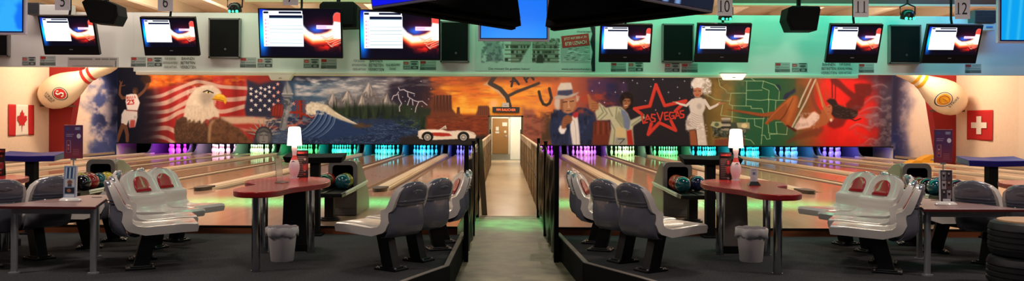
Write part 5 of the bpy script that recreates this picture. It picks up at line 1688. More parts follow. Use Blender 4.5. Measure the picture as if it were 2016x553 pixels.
def pin_lamp(label, x, y):
    z = FLOOR + 0.80
    t = thing('table_lamp', label, 'lamp', (x, y, z), 0, 'bowling pin lamps')
    b = MB()
    mis = [1 if 0.2 < (PIN[k][1] + PIN[k + 1][1]) / 2 < 0.25 else 0 for k in range(len(PIN) - 1)]
    b.lathe([(r * 1.0, z_ * 0.98 + 0.006) for r, z_ in PIN], 28, mis=mis)
    b.cyl((0, 0, 0), (0, 0, 0.008), 0.05, n=24)
    b.build('lamp_body', [m_lampbody, m_lampred], t)
    b = MB()
    for p in ([(-0.022, 0.0), (0, 0.018), (0.022, 0.0), (0, -0.03)],):
        vs = []
        for a, c in p:
            vs.append((a, -math.sqrt(max(0.0, 0.0475 ** 2 - a * a)) - 0.004 - c * 0.25, 0.182 + c))
        b.add(vs, [(0, 1, 2, 3)])
        vs2 = [(q[0] * 0.5, q[1] - 0.001, 0.181 + (q[2] - 0.182) * 0.5) for q in vs]
        b.add(vs2, [(0, 1, 2, 3)], 1)
    b.build('emblem', [m_ink, m_pin], t)
    b = MB()
    prof = [(0.082, 0.365), (0.072, 0.50), (0.066, 0.565), (0.052, 0.575), (0.03, 0.577), (0.0, 0.577)]
    b.lathe(prof, 32, close=False)
    o = b.build('lamp_shade', [m_shade], t, sharp=60)
    so = o.modifiers.new('thick', 'SOLIDIFY'); so.thickness = 0.002
    return t


LAMPS = [(W(580, 0, 9.5).x, 9.5), (W(1449, 0, 9.5).x, 9.5)]
pin_lamp('glowing white table lamp with bowling pin body on the left red table', *LAMPS[0])
pin_lamp('glowing white table lamp with bowling pin body on the right red table', *LAMPS[1])


def card_thing(name, label, cat, cv, w, h, loc, rz=0.0, lean=0.0, nx_=40, ny_=80, th=0.006, front='printed_face', group=None, cover=None):
    t = thing(name, label, cat, loc, rz, group)
    M = Matrix.Rotation(-lean, 4, 'X')
    b = MB(); b.box((0, 0, h / 2), (w, th, h), 0, M=M)
    b.build('panel', [cover or m_black], t, bevel=0.001)
    P, C = canvas_board(cv, nx_, ny_, w - 0.006, h - 0.006)
    P = P.reshape(-1, 3)
    Q = np.array([list(M @ Vector((p[0], -th / 2 - 0.0015, p[2] + h / 2))) for p in P]).reshape(ny_, nx_, 3)
    mesh_obj(front, grid_mesh(front, Q, C, m_print), t)
    return t


ZT = FLOOR + 0.80
for (lab, x, y, sd) in (('dark red drinks menu card standing behind the left pin lamp', W(595, 0, 9.62).x, 9.62, 4), ('dark red drinks menu card standing behind the right pin lamp', W(1429, 0, 9.6).x, 9.60, 5),
                        ('dark striped menu card at the left picture edge above the red tabletop', W(-4, 0, 9.6).x, 9.6, 6)):
    t = card_thing('menu_card', lab, 'menu', paint_menu(sd), 0.135, 0.31, (x, y, ZT), 0.12 if x < 0 else -0.12, 0.1, group='menu cards on the red tables')
    b = MB(); b.box((0, 0.05, 0.13), (0.13, 0.004, 0.27), 0, M=Matrix.Rotation(0.12, 4, 'X')); b.build('rear_panel', [m_black], t)

# acrylic holder on the left red table, card in a black foot on the right one
m_acryl = mat('clear_acrylic', (236, 240, 240), 0.06, trans=0.9, amt=0.01)
t = thing('card_holder', 'clear acrylic card holder seen edge-on on the left red table', 'card holder', (W(552, 0, 8.75).x, 8.75, ZT), 1.2)
b = MB(); b.box((0, 0, 0.13), (0.11, 0.006, 0.25), M=Matrix.Rotation(-0.1, 4, 'X')); b.build('panel', [m_acryl], t)
b = MB(); b.box((0, -0.02, 0.006), (0.12, 0.09, 0.012)); b.build('foot', [m_acryl], t, bevel=0.003)
t = card_thing('card_holder', 'small white card in a black foot on the right red table', 'card holder', paint_card(3), 0.075, 0.165, (W(1485, 0, 8.75).x, 8.75, ZT + 0.012), 0.0, 0.05, cover=m_paper)
b = MB(); b.box((0, 0, 0.008), (0.125, 0.08, 0.04), 0, top=(0.62, 0.5)); b.build('foot', [m_black], t, bevel=0.003)

# ------------------------------------------------------------------ brochure holders and placards on the wedge tables
ZW = FLOOR + 0.645
for lab, lab2, cvn, px_, pp, Y in (('clear holder of blue photo brochures on an oval white foot, left wedge table', 'purple placard on a thin rod, left wedge table', 1, 139, 145, 8.28),
                                   ('dark photo card on an oval white foot, right wedge table', 'purple placard on a thin rod, right wedge table', 2, 1863, 1857, 8.35)):
    x = W(px_, 0, Y).x
    t = card_thing('brochure_holder', lab, 'brochure holder', paint_card(cvn), 0.12, 0.315, (x, Y, ZW + 0.03), 0, 0.04, group='brochure holders on the wedge tables', cover=m_paper, th=0.03)
    b = MB()
    b.lathe([(0.105, -0.03), (0.11, -0.02), (0.10, -0.008), (0.07, 0.006), (0.0, 0.01)], 28, M=Matrix.Diagonal((1.0, 0.6, 1, 1)))
    b.build('foot', [m_white_p], t)
    x = W(pp, 0, Y + 0.2).x
    t = thing('placard_stand', lab2, 'placard', (x, Y + 0.2, ZW), 0, 'purple placards')
    b = MB(); b.cyl((0, 0, 0.0), (0, 0, 0.42), 0.006, n=10); b.cyl((0, 0, 0), (0, 0, 0.012), 0.06, n=24); b.box((0, 0, 0.405), (0.05, 0.012, 0.03), top=(1.3, 1)); b.build('rod', [m_steel], t)
    b = MB(); b.box((0, 0, 0.575), (0.185, 0.014, 0.335)); b.build('board', [mat('placard_red', (110, 36, 52), 0.4)], t, bevel=0.004)
    P, C = canvas_board(paint_placard(), 56, 100, 0.18, 0.33)
    P[..., 1] -= 0.0085; P[..., 2] += 0.575
    mesh_obj('printed_face', grid_mesh('printed_face', P, C, m_print), t)

# ------------------------------------------------------------------ waste bins
m_bin = mat('bin_plastic', (206, 198, 196), 0.4, amt=0.03)
m_bag = mat('bin_bag', (228, 222, 222), 0.3, amt=0.04, bump=0.2, bscale=20)
for lab, px_, Y in (('white waste bin with bag liner under the left red table', 557, 8.74), ('white waste bin with bag liner under the right red table', 1480, 8.86)):
    t = thing('waste_bin', lab, 'bin', (W(px_, 0, Y).x, Y, FLOOR), 0, 'bins under the red tables')
    b = MB(); b.lathe([(0.112, 0.0), (0.116, 0.006), (0.148, 0.325), (0.155, 0.33), (0.155, 0.345), (0.146, 0.345), (0.112, 0.02), (0.0, 0.012)], 32)
    b.build('bucket', [m_bin], t)
    rows = []
    for q, (r, z) in enumerate([(0.135, 0.25), (0.150, 0.33), (0.158, 0.352), (0.166, 0.345), (0.166, 0.31), (0.162, 0.262)]):
        rows.append([((r + 0.006 * math.sin(7 * a + q) + (0.010 * math.sin(11 * a + 1.3) if q == 5 else 0)) * math.cos(a), (r + 0.006 * math.sin(7 * a + q)) * math.sin(a), z + (0.014 * math.sin(5 * a + 2) + 0.008 * math.sin(13 * a) if q == 5 else 0.004 * math.sin(9 * a))) for a in [2 * PI * k / 48 for k in range(48)]])
    b = MB(); b.grid(rows, 0, True, cyc=True)
    o = b.build('bag_liner', [m_bag], t, sharp=60)
    so = o.modifiers.new('thick', 'SOLIDIFY'); so.thickness = 0.002

# ------------------------------------------------------------------ ball returns and balls
m_hood = mat('hood_grey', (92, 88, 86), 0.4, amt=0.06)
m_hoodside = mat('hood_side', (134, 132, 120), 0.4, amt=0.06)
m_rail = mat('rail_white', (206, 214, 200), 0.25)


def ball_return(label, x, rail_side):
    HF = 12.1
    t = thing('ball_return', label, 'ball return', (x, HF, 0), 0, 'ball returns between the lanes')
    side = [(0, 0), (0, 0.70), (0.03, 0.755), (0.09, 0.78), (0.24, 0.765), (0.46, 0.66), (0.80, 0.44), (1.0, 0.26), (1.08, 0.16), (1.08, 0)]
    b = MB()
    for xa, xb in ((-0.2, -0.155), (0.155, 0.2)):
        b.prism(side, xa, xb, 'x', 1)
    top = side[2:]
    # crown and back skin between the cheeks
    n = len(top)
    vs = [(-0.156, p[0], p[1]) for p in top] + [(0.156, p[0], p[1]) for p in top]
    b.add(vs, [(i, i + 1, n + i + 1, n + i) for i in range(n - 1)], 1, True)
    b.build('hood_body', [m_hood, m_hoodside], t, bevel=0.012)
    # front surround with a round-shouldered mouth
    def rr(w, z0, z1, r):
        p = [(-w, z0), (w, z0)]
        p += [(w - r + r * math.cos(a), z1 - r + r * math.sin(a)) for a in [PI / 2 * k / 6 for k in range(7)]]
        p += [(-w + r - r * math.sin(a), z1 - r + r * math.cos(a)) for a in [PI / 2 * k / 6 for k in range(7)]]
        return p
    o_, i_ = rr(0.205, 0.36, 0.785, 0.09), rr(0.148, 0.40, 0.72, 0.05)
    b = MB()
    n = len(o_)
    vs = [(p[0], -0.05, p[1]) for p in o_] + [(p[0], -0.05, p[1]) for p in i_] + [(p[0], 0.03, p[1]) for p in o_] + [(p[0] * 0.97, 0.5, p[1] * 0.9 + 0.02) for p in i_]
    fs = []
    for i in range(n):
        j = (i + 1) % n
        fs += [(i, j, n + j, n + i), (i, 2 * n + i, 2 * n + j, j)]
    b.add(vs, fs, 0)
    b.add(vs[n:2 * n] + vs[3 * n:], [(i, (i + 1) % n, n + (i + 1) % n, n + i) for i in range(n)] + [tuple(range(n, 2 * n))], 1)
    b.build('mouth', [m_hood, m_dark], t, fix=False)
    b = MB(); b.box((0, -0.02, 0.19), (0.40, 0.05, 0.36), 0); b.box((0, -0.048, 0.22), (0.32, 0.008, 0.20), 0); b.box((0, -0.048, 0.07), (0.32, 0.008, 0.06), 0)
    b.build('front_panel', [m_hood], t, bevel=0.006)
    b = MB()
    sh = {-2.30: -0.065, 2.46: 0.085}.get(x, 0.0)
    b.box((sh, -0.6, 0.375), (0.54, 1.12, 0.035), 0)
    for xx in (sh - 0.255, sh, sh + 0.255):
        b.tube([(xx, -1.15, 0.40), (xx, -0.02, 0.405)], 0.012, 8)
    b.tube([(sh - 0.26, -1.15, 0.40), (sh + 0.26, -1.15, 0.40)], 0.014, 8)
    b.build('ball_rack', [m_black], t, bevel=0.004)
    for sx in (-1, 1):
        b = MB(); b.tube([(sh + sx * 0.275, -0.92, 0.405), (sh + sx * 0.275, -0.3, 0.415), (sx * 0.24, 0.62, 0.45)], 0.016, 8); b.tube([(sh + sx * 0.275, -0.92, 0.375), (sh + sx * 0.275, -0.3, 0.385), (sx * 0.24, 0.55, 0.42)], 0.010, 8)
        b.build('guide_rail', [m_rail], t)
    b = MB(); b.box((sh, -0.62, 0.20), (0.12, 0.12, 0.34)); b.cyl((sh, -0.62, 0), (sh, -0.62, 0.03), 0.14, n=28); b.cyl((sh, -0.62, 0.03), (sh, -0.62, 0.05), 0.11, n=28); b.box((sh, -0.62, 0.34), (0.26, 0.3, 0.04))
    b.build('rack_stand', [m_black], t, bevel=0.004)
    return t


RETURNS = [(-2.30, 'grey ball return hood and rack on the lanes just left of the corridor'), (2.46, 'grey ball return hood and rack on the lanes just right of the corridor'),
           (-5.74, 'grey ball return hood behind the pale seats at the left'), (5.86, 'grey ball return hood behind the pale seats at the right')]
for x, lab in RETURNS:
    ball_return(lab, x, 1)
BALLC = {'teal': (14, 70, 78), 'olive': (128, 122, 34), 'red': (132, 28, 26), 'orange-red': (172, 58, 34), 'black': (20, 18, 26), 'brown': (104, 60, 36), 'yellow': (190, 168, 56), 'maroon': (92, 26, 28), 'navy': (26, 32, 66), 'dark green': (20, 52, 40), 'plum': (60, 26, 48), 'rust': (140, 66, 36)}
RSH = {-2.30: -0.065, 2.46: 0.085, -5.74: 0.0, 5.86: 0.0}
RACKN = ['left central rack', 'right central rack', 'far left rack', 'far right rack']
RACKB = [  # (row -1 left / +1 right, step from the hood, colour)
    [(1, 0, 'olive'), (1, 1, 'teal'), (-1, 0, 'red'), (-1, 1, 'dark green')],
    [(-1, 0, 'orange-red'), (-1, 0.62, 'red'), (-1, 1.62, 'teal'), (1, 0, 'rust'), (1, 1, 'navy')],
    [(1, 0, 'yellow'), (1, 1, 'teal'), (1, 2, 'red'), (1, 3, 'black'), (-1, 0, 'brown'), (-1, 1, 'olive'), (-1, 3.4, 'plum')],
    [(-1, 0, 'maroon'), (-1, 1, 'brown'), (-1, 2, 'black'), (-1, 3, 'teal'), (1, 1, 'navy'), (1, 2.1, 'dark green'), (1, 3.3, 'plum')]]
for (x, lab), nm, bl in zip(RETURNS, RACKN, RACKB):
    for row, st, colr in bl:
        Y = 12.1 - 0.14 - st * 0.222
        if st == 0.62:
            Y = 12.1 - 0.14 - 0.222
        if st == 1.62:
            Y = 12.1 - 0.14 - 0.444
        m = mat('ball_' + colr.replace(' ', '_').replace('-', '_'), BALLC[colr], 0.12, coat=0.5, noise=7, amt=0.45)
        t = MB().sphere((0, 0, 0), 0.108, 28, 18).build('bowling_ball', [m], loc=(x + RSH[x] + row * 0.125, Y, 0.507), rot=(0.4 * row, 0.3 * st, 0.7))
        b = MB()
        for dx, dy in ((-0.014, 0.0), (0.014, 0.0), (0.0, 0.035)):
            zz = math.sqrt(0.108 ** 2 - dx * dx - dy * dy)
            b.cyl((dx, dy, zz - 0.004), (dx, dy, zz + 0.0006), 0.0095, n=10)
        b.build('finger_holes', [m_black], t)
        where = ('left row' if row < 0 else 'right row') + ', ' + (['next to the hood', 'second from the hood', 'third from the hood', 'fourth from the hood', 'fifth from the hood'][int(round(st))])
        if st == 0.62:
            where = 'left row, second from the hood'
        elif st == 1.62:
            where = 'left row, third from the hood'
        tag(t, colr + ' bowling ball in the ' + nm + ', ' + where, 'bowling ball', 'balls in the ' + nm)

# ------------------------------------------------------------------ scoring consoles
m_bluelit = mat('blue_lit_top', (44, 34, 128), 0.35, amt=0.05)  # blue light of the televisions overhead put into the top colour
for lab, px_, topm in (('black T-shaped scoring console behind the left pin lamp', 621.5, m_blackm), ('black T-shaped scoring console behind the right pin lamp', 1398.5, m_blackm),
                       ('blue-lit T-shaped scoring console at the left, under the red and white flag with a leaf', 63.5, m_bluelit), ('blue-lit T-shaped scoring console at the right, under the white cross flag', 1952, m_bluelit)):
    Y = 10.72
    t = thing('scoring_console', lab, 'console', (W(px_, 0, Y).x, Y, FLOOR), 0, 'scoring consoles')
    b = MB(); b.box((0, 0, 0.46), (0.115, 0.12, 0.90), 0); b.box((0, 0, 0.012), (0.2, 0.22, 0.024), 0)
    b.build('column', [m_blackm], t, bevel=0.006)
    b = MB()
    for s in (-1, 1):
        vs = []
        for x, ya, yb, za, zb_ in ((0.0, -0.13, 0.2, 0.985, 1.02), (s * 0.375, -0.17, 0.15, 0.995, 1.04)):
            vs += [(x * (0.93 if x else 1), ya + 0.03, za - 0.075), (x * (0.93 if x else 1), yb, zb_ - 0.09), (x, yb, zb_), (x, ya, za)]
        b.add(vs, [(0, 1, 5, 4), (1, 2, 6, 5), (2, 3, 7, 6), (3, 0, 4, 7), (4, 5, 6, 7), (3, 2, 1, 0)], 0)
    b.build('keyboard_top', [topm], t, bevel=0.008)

# ------------------------------------------------------------------ tyre stack with a wooden top
m_rub = mat('tyre_rubber', (24, 24, 26), 0.45, spec=0.4, amt=0.2, bump=0.15, bscale=60)
prof = [(0.20, 0.015), (0.24, 0.004), (0.285, 0.0), (0.315, 0.02), (0.328, 0.055)]
for k in range(4):
    z = 0.078 + k * 0.048
    prof += [(0.332, z - 0.012), (0.322, z - 0.006), (0.322, z + 0.002), (0.333, z + 0.008)]
prof += [(0.328, 0.255), (0.315, 0.285), (0.285, 0.30), (0.24, 0.296), (0.20, 0.285), (0.19, 0.15), (0.20, 0.015)]
tx, ty = 4.56, 7.36
for k, lab in enumerate(('black tyre lying at the bottom of the stack in the lower right corner', 'black tyre on top of the stack in the lower right corner')):
    b = MB(); b.lathe(prof, 48, close=False)
    o = b.build('tyre', [m_rub], loc=(tx + 0.012 * k, ty, FLOOR + 0.301 * k), sharp=28)
    tag(o, lab, 'tyre')
b = MB(); b.cyl((0, 0, 0), (0, 0, 0.02), 0.262, n=48)
tag(b.build('round_tabletop', [wood_mat('pale_wood', (196, 150, 108), (214, 170, 126), 0.3, 0.5)], loc=(tx + 0.012, ty, FLOOR + 0.594), bevel=0.004), 'round pale wooden disc lying on the tyre stack', 'tabletop')

# ------------------------------------------------------------------ corridor posts, plastic sheets, leaning board
m_film = mat('black_film', (20, 22, 22), 0.28, spec=0.6, amt=0.3, bump=0.5, bscale=9)
POSTS = {}
for s, xs_, tag_ in ((-1, (-0.46, -0.462, -0.475), 'left'), (1, (0.625, 0.605, 0.597), 'right')):
    for k, (x, Y, w) in enumerate(zip(xs_, (10.2, 12.56, 15.0), (0.055, 0.05, 0.05))):
        b = MB(); b.box((x, Y, (CORR + 1.05) / 2), (w, 0.06, 1.05 - CORR)); b.box((x, Y, 1.056), (w + 0.012, 0.072, 0.014))
        o = b.build('fence_post', [m_blackm], bevel=0.004)
        tag(o, ['nearest', 'middle', 'farthest'][k] + ' black fence post on the ' + tag_ + ' side of the corridor', 'post', 'corridor fence posts')
    for (xa, ya), (xb, yb), lab, zlo in (((xs_[0], 10.23), (xs_[1], 12.53), 'near', -0.30), ((xs_[1], 12.59), (xs_[2], 14.97), 'far', -0.05)):
        if lab == 'far':
            zlo = -0.2
        rows = []
        for j in range(22):
            v = j / 21
            row = []
            for i in range(34):
                u = i / 33
                sag = 0.16 * math.sin(PI * u) ** 0.9 * (1 - v) + 0.03 * math.sin(9 * u + 4 * v)
                z = 1.02 + (zlo - 1.02) * v - sag * (1 - v * 0.6)
                fold = 0.022 * math.sin(14 * u + 5 * v) * math.sin(PI * u) + 0.012 * math.sin(31 * u - 6 * v + s)
                row.append((xa + (xb - xa) * u + (fold + 0.01) * s * -1 + 0.012 * s, ya + (yb - ya) * u, z))
            rows.append(row)
        b = MB(); b.grid(rows, 0, True)
        o = b.build('plastic_sheet', [m_film], sharp=80)
        so = o.modifiers.new('thick', 'SOLIDIFY'); so.thickness = 0.003
        tag(o, 'wrinkled black plastic sheet hung between the ' + ('two nearer' if lab == 'near' else 'two farther') + ' fence posts, ' + tag_ + ' corridor side', 'sheet', 'black sheets on the corridor fence')
b = MB(); b.box((0, 0, 0), (0.10, 0.03, 1.54), 0)
o = b.build('wooden_board', [m_oldwood], bevel=0.005)
p0, p1 = Vector((-0.36, 15.35, CORR + 0.01)), Vector((-0.475, 16.1, 1.0))
d = (p1 - p0).normalized(); up = Vector((0, 0, 1))
q = up.rotation_difference(d)
o.rotation_mode = 'QUATERNION'; o.rotation_quaternion = q; o.location = (p0 + p1) / 2
tag(o, 'dark weathered plank leaning against the left corridor wall', 'plank')

# ------------------------------------------------------------------ flags on the side walls
def flag(label, x, y0, y1, z0, z1, kind):
    s = -1 if x < 0 else 1
    n = 24
    b = MB()
    th = 0.012
    def xp(u, v):
        return x - s * (0.02 + 0.012 * math.sin(7 * u + 2 * v) * v + 0.006 * math.sin(17 * u))
    rows = [[(xp(i / n, j / 16), y0 + (y1 - y0) * i / n, z1 + (z0 - z1) * j / 16 - 0.015 * math.sin(6 * i / n) * j / 16) for i in range(n + 1)] for j in range(17)]
    b.grid(rows, 0, True)
    if kind == 'leaf':
        # the outer quarters are red
        for k, fc in enumerate(b.f):
            i = k % n
            b.m[k] = 0 if (i < n * 0.26 or i >= n * 0.74) else 1
    o = b.build('wall_flag', [m_flagred, m_flagwhite], sharp=80)
    so = o.modifiers.new('thick', 'SOLIDIFY'); so.thickness = 0.004
    tag(o, label, 'flag')
    ym, zm, h = (y0 + y1) / 2, (z0 + z1) / 2, z1 - z0
    b = MB()
    if kind == 'leaf':
        half = [(0, -0.50), (0.02, -0.50), (0.03, -0.18), (0.26, -0.24), (0.22, -0.13), (0.46, 0.06), (0.40, 0.10), (0.44, 0.25), (0.30, 0.22), (0.27, 0.29), (0.15, 0.16), (0.19, 0.42), (0.10, 0.37), (0, 0.56)]
        pts = half + [(-a, c) for a, c in half[-2:0:-1]]
        vs = [(x - s * 0.045, ym + a * h * 0.62, zm - 0.02 + c * h * 0.66) for a, c in pts]
        vs.append((x - s * 0.045, ym, zm))
        n2 = len(pts)
        b.add(vs, [(i, (i + 1) % n2, n2) for i in range(n2)])
        b.build('leaf', [m_flagred], o)
    else:
        u_, v_ = 0.30 * (y1 - y0), 0.30 * h
        e_, g_ = 0.095 * (y1 - y0), 0.095 * h
        pts = [(-u_, -g_), (-e_, -g_), (-e_, -v_), (e_, -v_), (e_, -g_), (u_, -g_), (u_, g_), (e_, g_), (e_, v_), (-e_, v_), (-e_, g_), (-u_, g_)]
        vs = [(x - s * 0.05, ym + a, zm + c) for a, c in pts]
        b.add(vs, [(0, 1, 10, 11), (1, 4, 7, 10), (4, 5, 6, 7), (1, 2, 3, 4), (7, 8, 9, 10)])
        b.build('cross', [m_flagwhite], o)
    return o


m_flagred = mat('flag_red', (190, 26, 30), 0.8, amt=0.05)
m_flagwhite = mat('flag_white', (232, 222, 210), 0.8, amt=0.03)
dep = lambda px_: HW * F / abs(px_ - VX)
ya, yb = dep(15), dep(66)
flag('red and white flag with a red maple leaf on the left wall', -HW, ya, yb, W(40, 267, (ya + yb) / 2).z, W(40, 206, (ya + yb) / 2).z, 'leaf')
ya, yb = dep(1956), dep(1905)
flag('red flag with a white cross on the right wall', HW, ya, yb, W(1930, 276, (ya + yb) / 2).z, W(1930, 217, (ya + yb) / 2).z, 'cross')

# ------------------------------------------------------------------ giant pins beside the columns
m_bigpin = mat('giant_pin', (236, 220, 190), 0.3, coat=0.2, amt=0.04)
GP = [(0.0, 0.0), (0.13, 0.004), (0.20, 0.025), (0.27, 0.07), (0.325, 0.135), (0.35, 0.20), (0.345, 0.27), (0.312, 0.35), (0.258, 0.43), (0.20, 0.505), (0.16, 0.565), (0.143, 0.62), (0.146, 0.68), (0.163, 0.76), (0.178, 0.84), (0.165, 0.92), (0.12, 0.97), (0.05, 0.996), (0.0, 1.0)]


def giant_pin(label, base, tip, wide, Y, ringm, emblem, texts, bracket):
    A, T = W(*base, Y), W(*tip, Y)
    ax = (T - A); Ln = ax.length; ax.normalize()
    k = wide / 0.70
    prof = [(r * k, z * Ln) for r, z in GP]
    yv = Vector((0, 1, 0)); xv = yv.cross(ax).normalized()     # xv lies in the picture, across the pin
    M = Matrix((xv, yv, ax)).transposed().to_4x4(); M.translation = A
    t = thing('giant_pin', label, 'giant bowling pin', A)
    IM = Matrix.Translation(-A) @ M
    b = MB(); b.lathe(prof, 40, M=IM)
    b.build('pin_body', [m_bigpin], t)
    R = lambda z: float(np.interp(z, [q[1] for q in prof], [q[0] for q in prof]))
    for z0 in (0.56, 0.635):
        b = MB(); b.lathe([(R(z0 * Ln) + 0.008, z0 * Ln), (R((z0 + 0.017) * Ln) + 0.012, (z0 + 0.017) * Ln), (R((z0 + 0.034) * Ln) + 0.008, (z0 + 0.034) * Ln)], 40, M=IM, close=False)
        b.build('neck_ring', [ringm], t)

    def wrap(u, v, off):
        # u across, v along the pin -> on the front of the body
        r = R(v)
        return IM @ Vector((u, -math.sqrt(max(r * r - u * u, 0.0)) - off, v))
    ec, er = emblem
    E0 = M.inverted() @ W(*ec, Y - 0.5)
    def disc(r0, r1, mi, off):
        n = 40
        ra = [(E0.x + r1 * math.cos(2 * PI * i / n), E0.z + r1 * math.sin(2 * PI * i / n)) for i in range(n)]
        rb_ = [(E0.x + r0 * math.cos(2 * PI * i / n), E0.z + r0 * math.sin(2 * PI * i / n)) for i in range(n)]
        o = len(b.v)
        b.add([wrap(u, v, off) for u, v in ra] + [wrap(u, v, off) for u, v in rb_], [(i, (i + 1) % n, n + (i + 1) % n, n + i) for i in range(n)], mi)
    b = MB()
    pxm = Y / F
    for r0, r1, mi, off in ((er * 0.90, er, 0, 0.012), (er * 0.80, er * 0.90, 1, 0.012), (0.0, er * 0.80, 2, 0.012)):
        for q in range(4):
            disc((r0 + (r1 - r0) * q / 4) * pxm, (r0 + (r1 - r0) * (q + 1) / 4) * pxm, mi, off)
    if emblem and ringm is m_ringr:
        for q in range(21):
            a = -0.6 + 1.2 * q / 20
        path = [(0.30, 0.42), (0.0, 0.52), (-0.30, 0.36), (-0.22, 0.10), (0.12, -0.02), (0.30, -0.20), (0.14, -0.46), (-0.12, -0.50), (-0.32, -0.36)]
        pts = [wrap(E0.x + u_ * er * pxm * 0.95, E0.z + v_ * er * pxm * 0.95, 0.02) for u_, v_ in path]
        # the S stands upright in the picture, so turn it against the pin
        dv = (IM.to_3x3() @ Vector((0, 0, 1)))
        ang = math.atan2(dv.x, dv.z)
        path = [(u_ * math.cos(ang) - v_ * math.sin(ang) * -1 * -1, 0) if False else (u_ * math.cos(-ang) - v_ * math.sin(-ang), u_ * math.sin(-ang) + v_ * math.cos(-ang)) for u_, v_ in path]
        pts = [wrap(E0.x + u_ * er * pxm * 0.95, E0.z + v_ * er * pxm * 0.95, 0.02) for u_, v_ in path]
        b.tube(pts, 0.028, 6, 1)
    else:
        pts = [wrap(E0.x + 0.52 * er * pxm * math.cos(a), E0.z + 0.62 * er * pxm * math.sin(a), 0.018) for a in [2 * PI * i / 20 for i in range(21)]]
        b.tube(pts, 0.016, 6, 3)
        b.tube([wrap(E0.x, E0.z - 0.3 * er * pxm, 0.018), wrap(E0.x, E0.z + 0.3 * er * pxm, 0.018)], 0.02, 6, 3)
    b.build('emblem', [m_ink, m_flagwhite, ringm, mat('ochre_line', (176, 120, 30), 0.5)], t)
    b = MB()
    for txt, c0, h, ang, width in texts:
        vs, fs = text_geo(txt)
        x0 = min(v[0] for v in vs); x1 = max(v[0] for v in vs)
        k2 = width * pxm / (x1 - x0); xm = (x0 + x1) / 2
        C0 = W(*c0, Y - 0.42)
        out = []
        for x_, y_ in vs:
            a_, c_ = (x_ - xm) * k2, (y_ - 0.5) * h * pxm
            wx = a_ * math.cos(ang) - c_ * math.sin(ang); wz = a_ * math.sin(ang) + c_ * math.cos(ang)
            L_ = M.inverted() @ (C0 + Vector((wx, 0, wz)))
            out.append(wrap(L_.x, L_.z, 0.015))
        b.add(out, fs, 0)
    b.build('lettering', [m_ink], t)
    b = MB()
    (xa, ya_), (xb, yb_) = bracket
    p, q = W(xa, ya_, Y + 0.05), W(xb, yb_, Y + 0.05)
    b.span(p.x - A.x, q.x - A.x, 0.12, 0.62, p.z - A.z - 0.05, p.z - A.z + 0.02)
    b.build('bracket', [mat('bracket_wood', (96, 64, 46), 0.6)], t, bevel=0.004)
    return t


m_ringr = mat('ring_red', (206, 44, 40), 0.4)
m_ringy = mat('ring_yellow', (226, 158, 30), 0.4)
giant_pin('giant bowling pin with red rings leaning across the left red column', (83, 198), (232, 116), 66 * 28.5 / F, 28.5, m_ringr, ((117, 184.5), 12.5),
          [('STRIKE', (101, 191), 5.2, -0.85, 22), ('MEMBER', (97.0, 194.5), 3.6, -0.85, 18)], ((76, 207), (132, 207)))
giant_pin('giant bowling pin with yellow rings leaning across the right red column', (1895, 212), (1753, 121), 66 * 28.5 / F, 28.5, m_ringy, ((1859.5, 195.5), 14.0),
          [('STRIKE', (1874.5, 201), 4.8, 0.95, 24)], ((1846, 217), (1902, 217)))

# ------------------------------------------------------------------ yellow ball ramp at the right wall
Yr = 29.5
t = thing('ball_ramp', 'yellow wooden ball ramp lying beside the right wall', 'ramp', (W(1812, 0, Yr).x, Yr, 0.0))
k = Yr / F
m_yel = mat('yellow_paint', (226, 160, 26), 0.5, amt=0.05)
b = MB(); b.prism([(-27 * k, 0.0), (27 * k, 0.0), (27 * k, 0.10), (-16 * k, 0.12)], -0.25, 0.25, 'y'); b.build('base', [m_yel], t, bevel=0.006)
b = MB(); b.prism([(-6 * k, 0.10), (12 * k, 0.10), (26 * k, 0.30), (16 * k, 0.30), (2 * k, 0.2)], -0.22, 0.22, 'y'); b.build('slope', [m_yel], t, bevel=0.006)
# ------------------------------------------------------------------ lane monitors
m_bez = mat('monitor_bezel', (18, 17, 22), 0.3, spec=0.4, amt=0.1)
SMALL = canvas_board(paint_scores(6, False), 170, 102, 1.0, 1.0)
BIG = canvas_board(paint_scores(8, True), 250, 150, 1.0, 1.0)
_scr = {}


def screen_face(key, src, w, h, parent, y, z0, material, name='screen'):
    """a lit picture of size w x h, centred on x, its middle at z0"""
    if key not in _scr:
        P, C = src
        P = P * np.array([w, 1, h])
        _scr[key] = grid_mesh(name, P, C, material)
    return mesh_obj(name, _scr[key], parent, (0, y, z0))


def tilted(o, rx):
    o.rotation_euler = (rx, 0, 0)
    return o


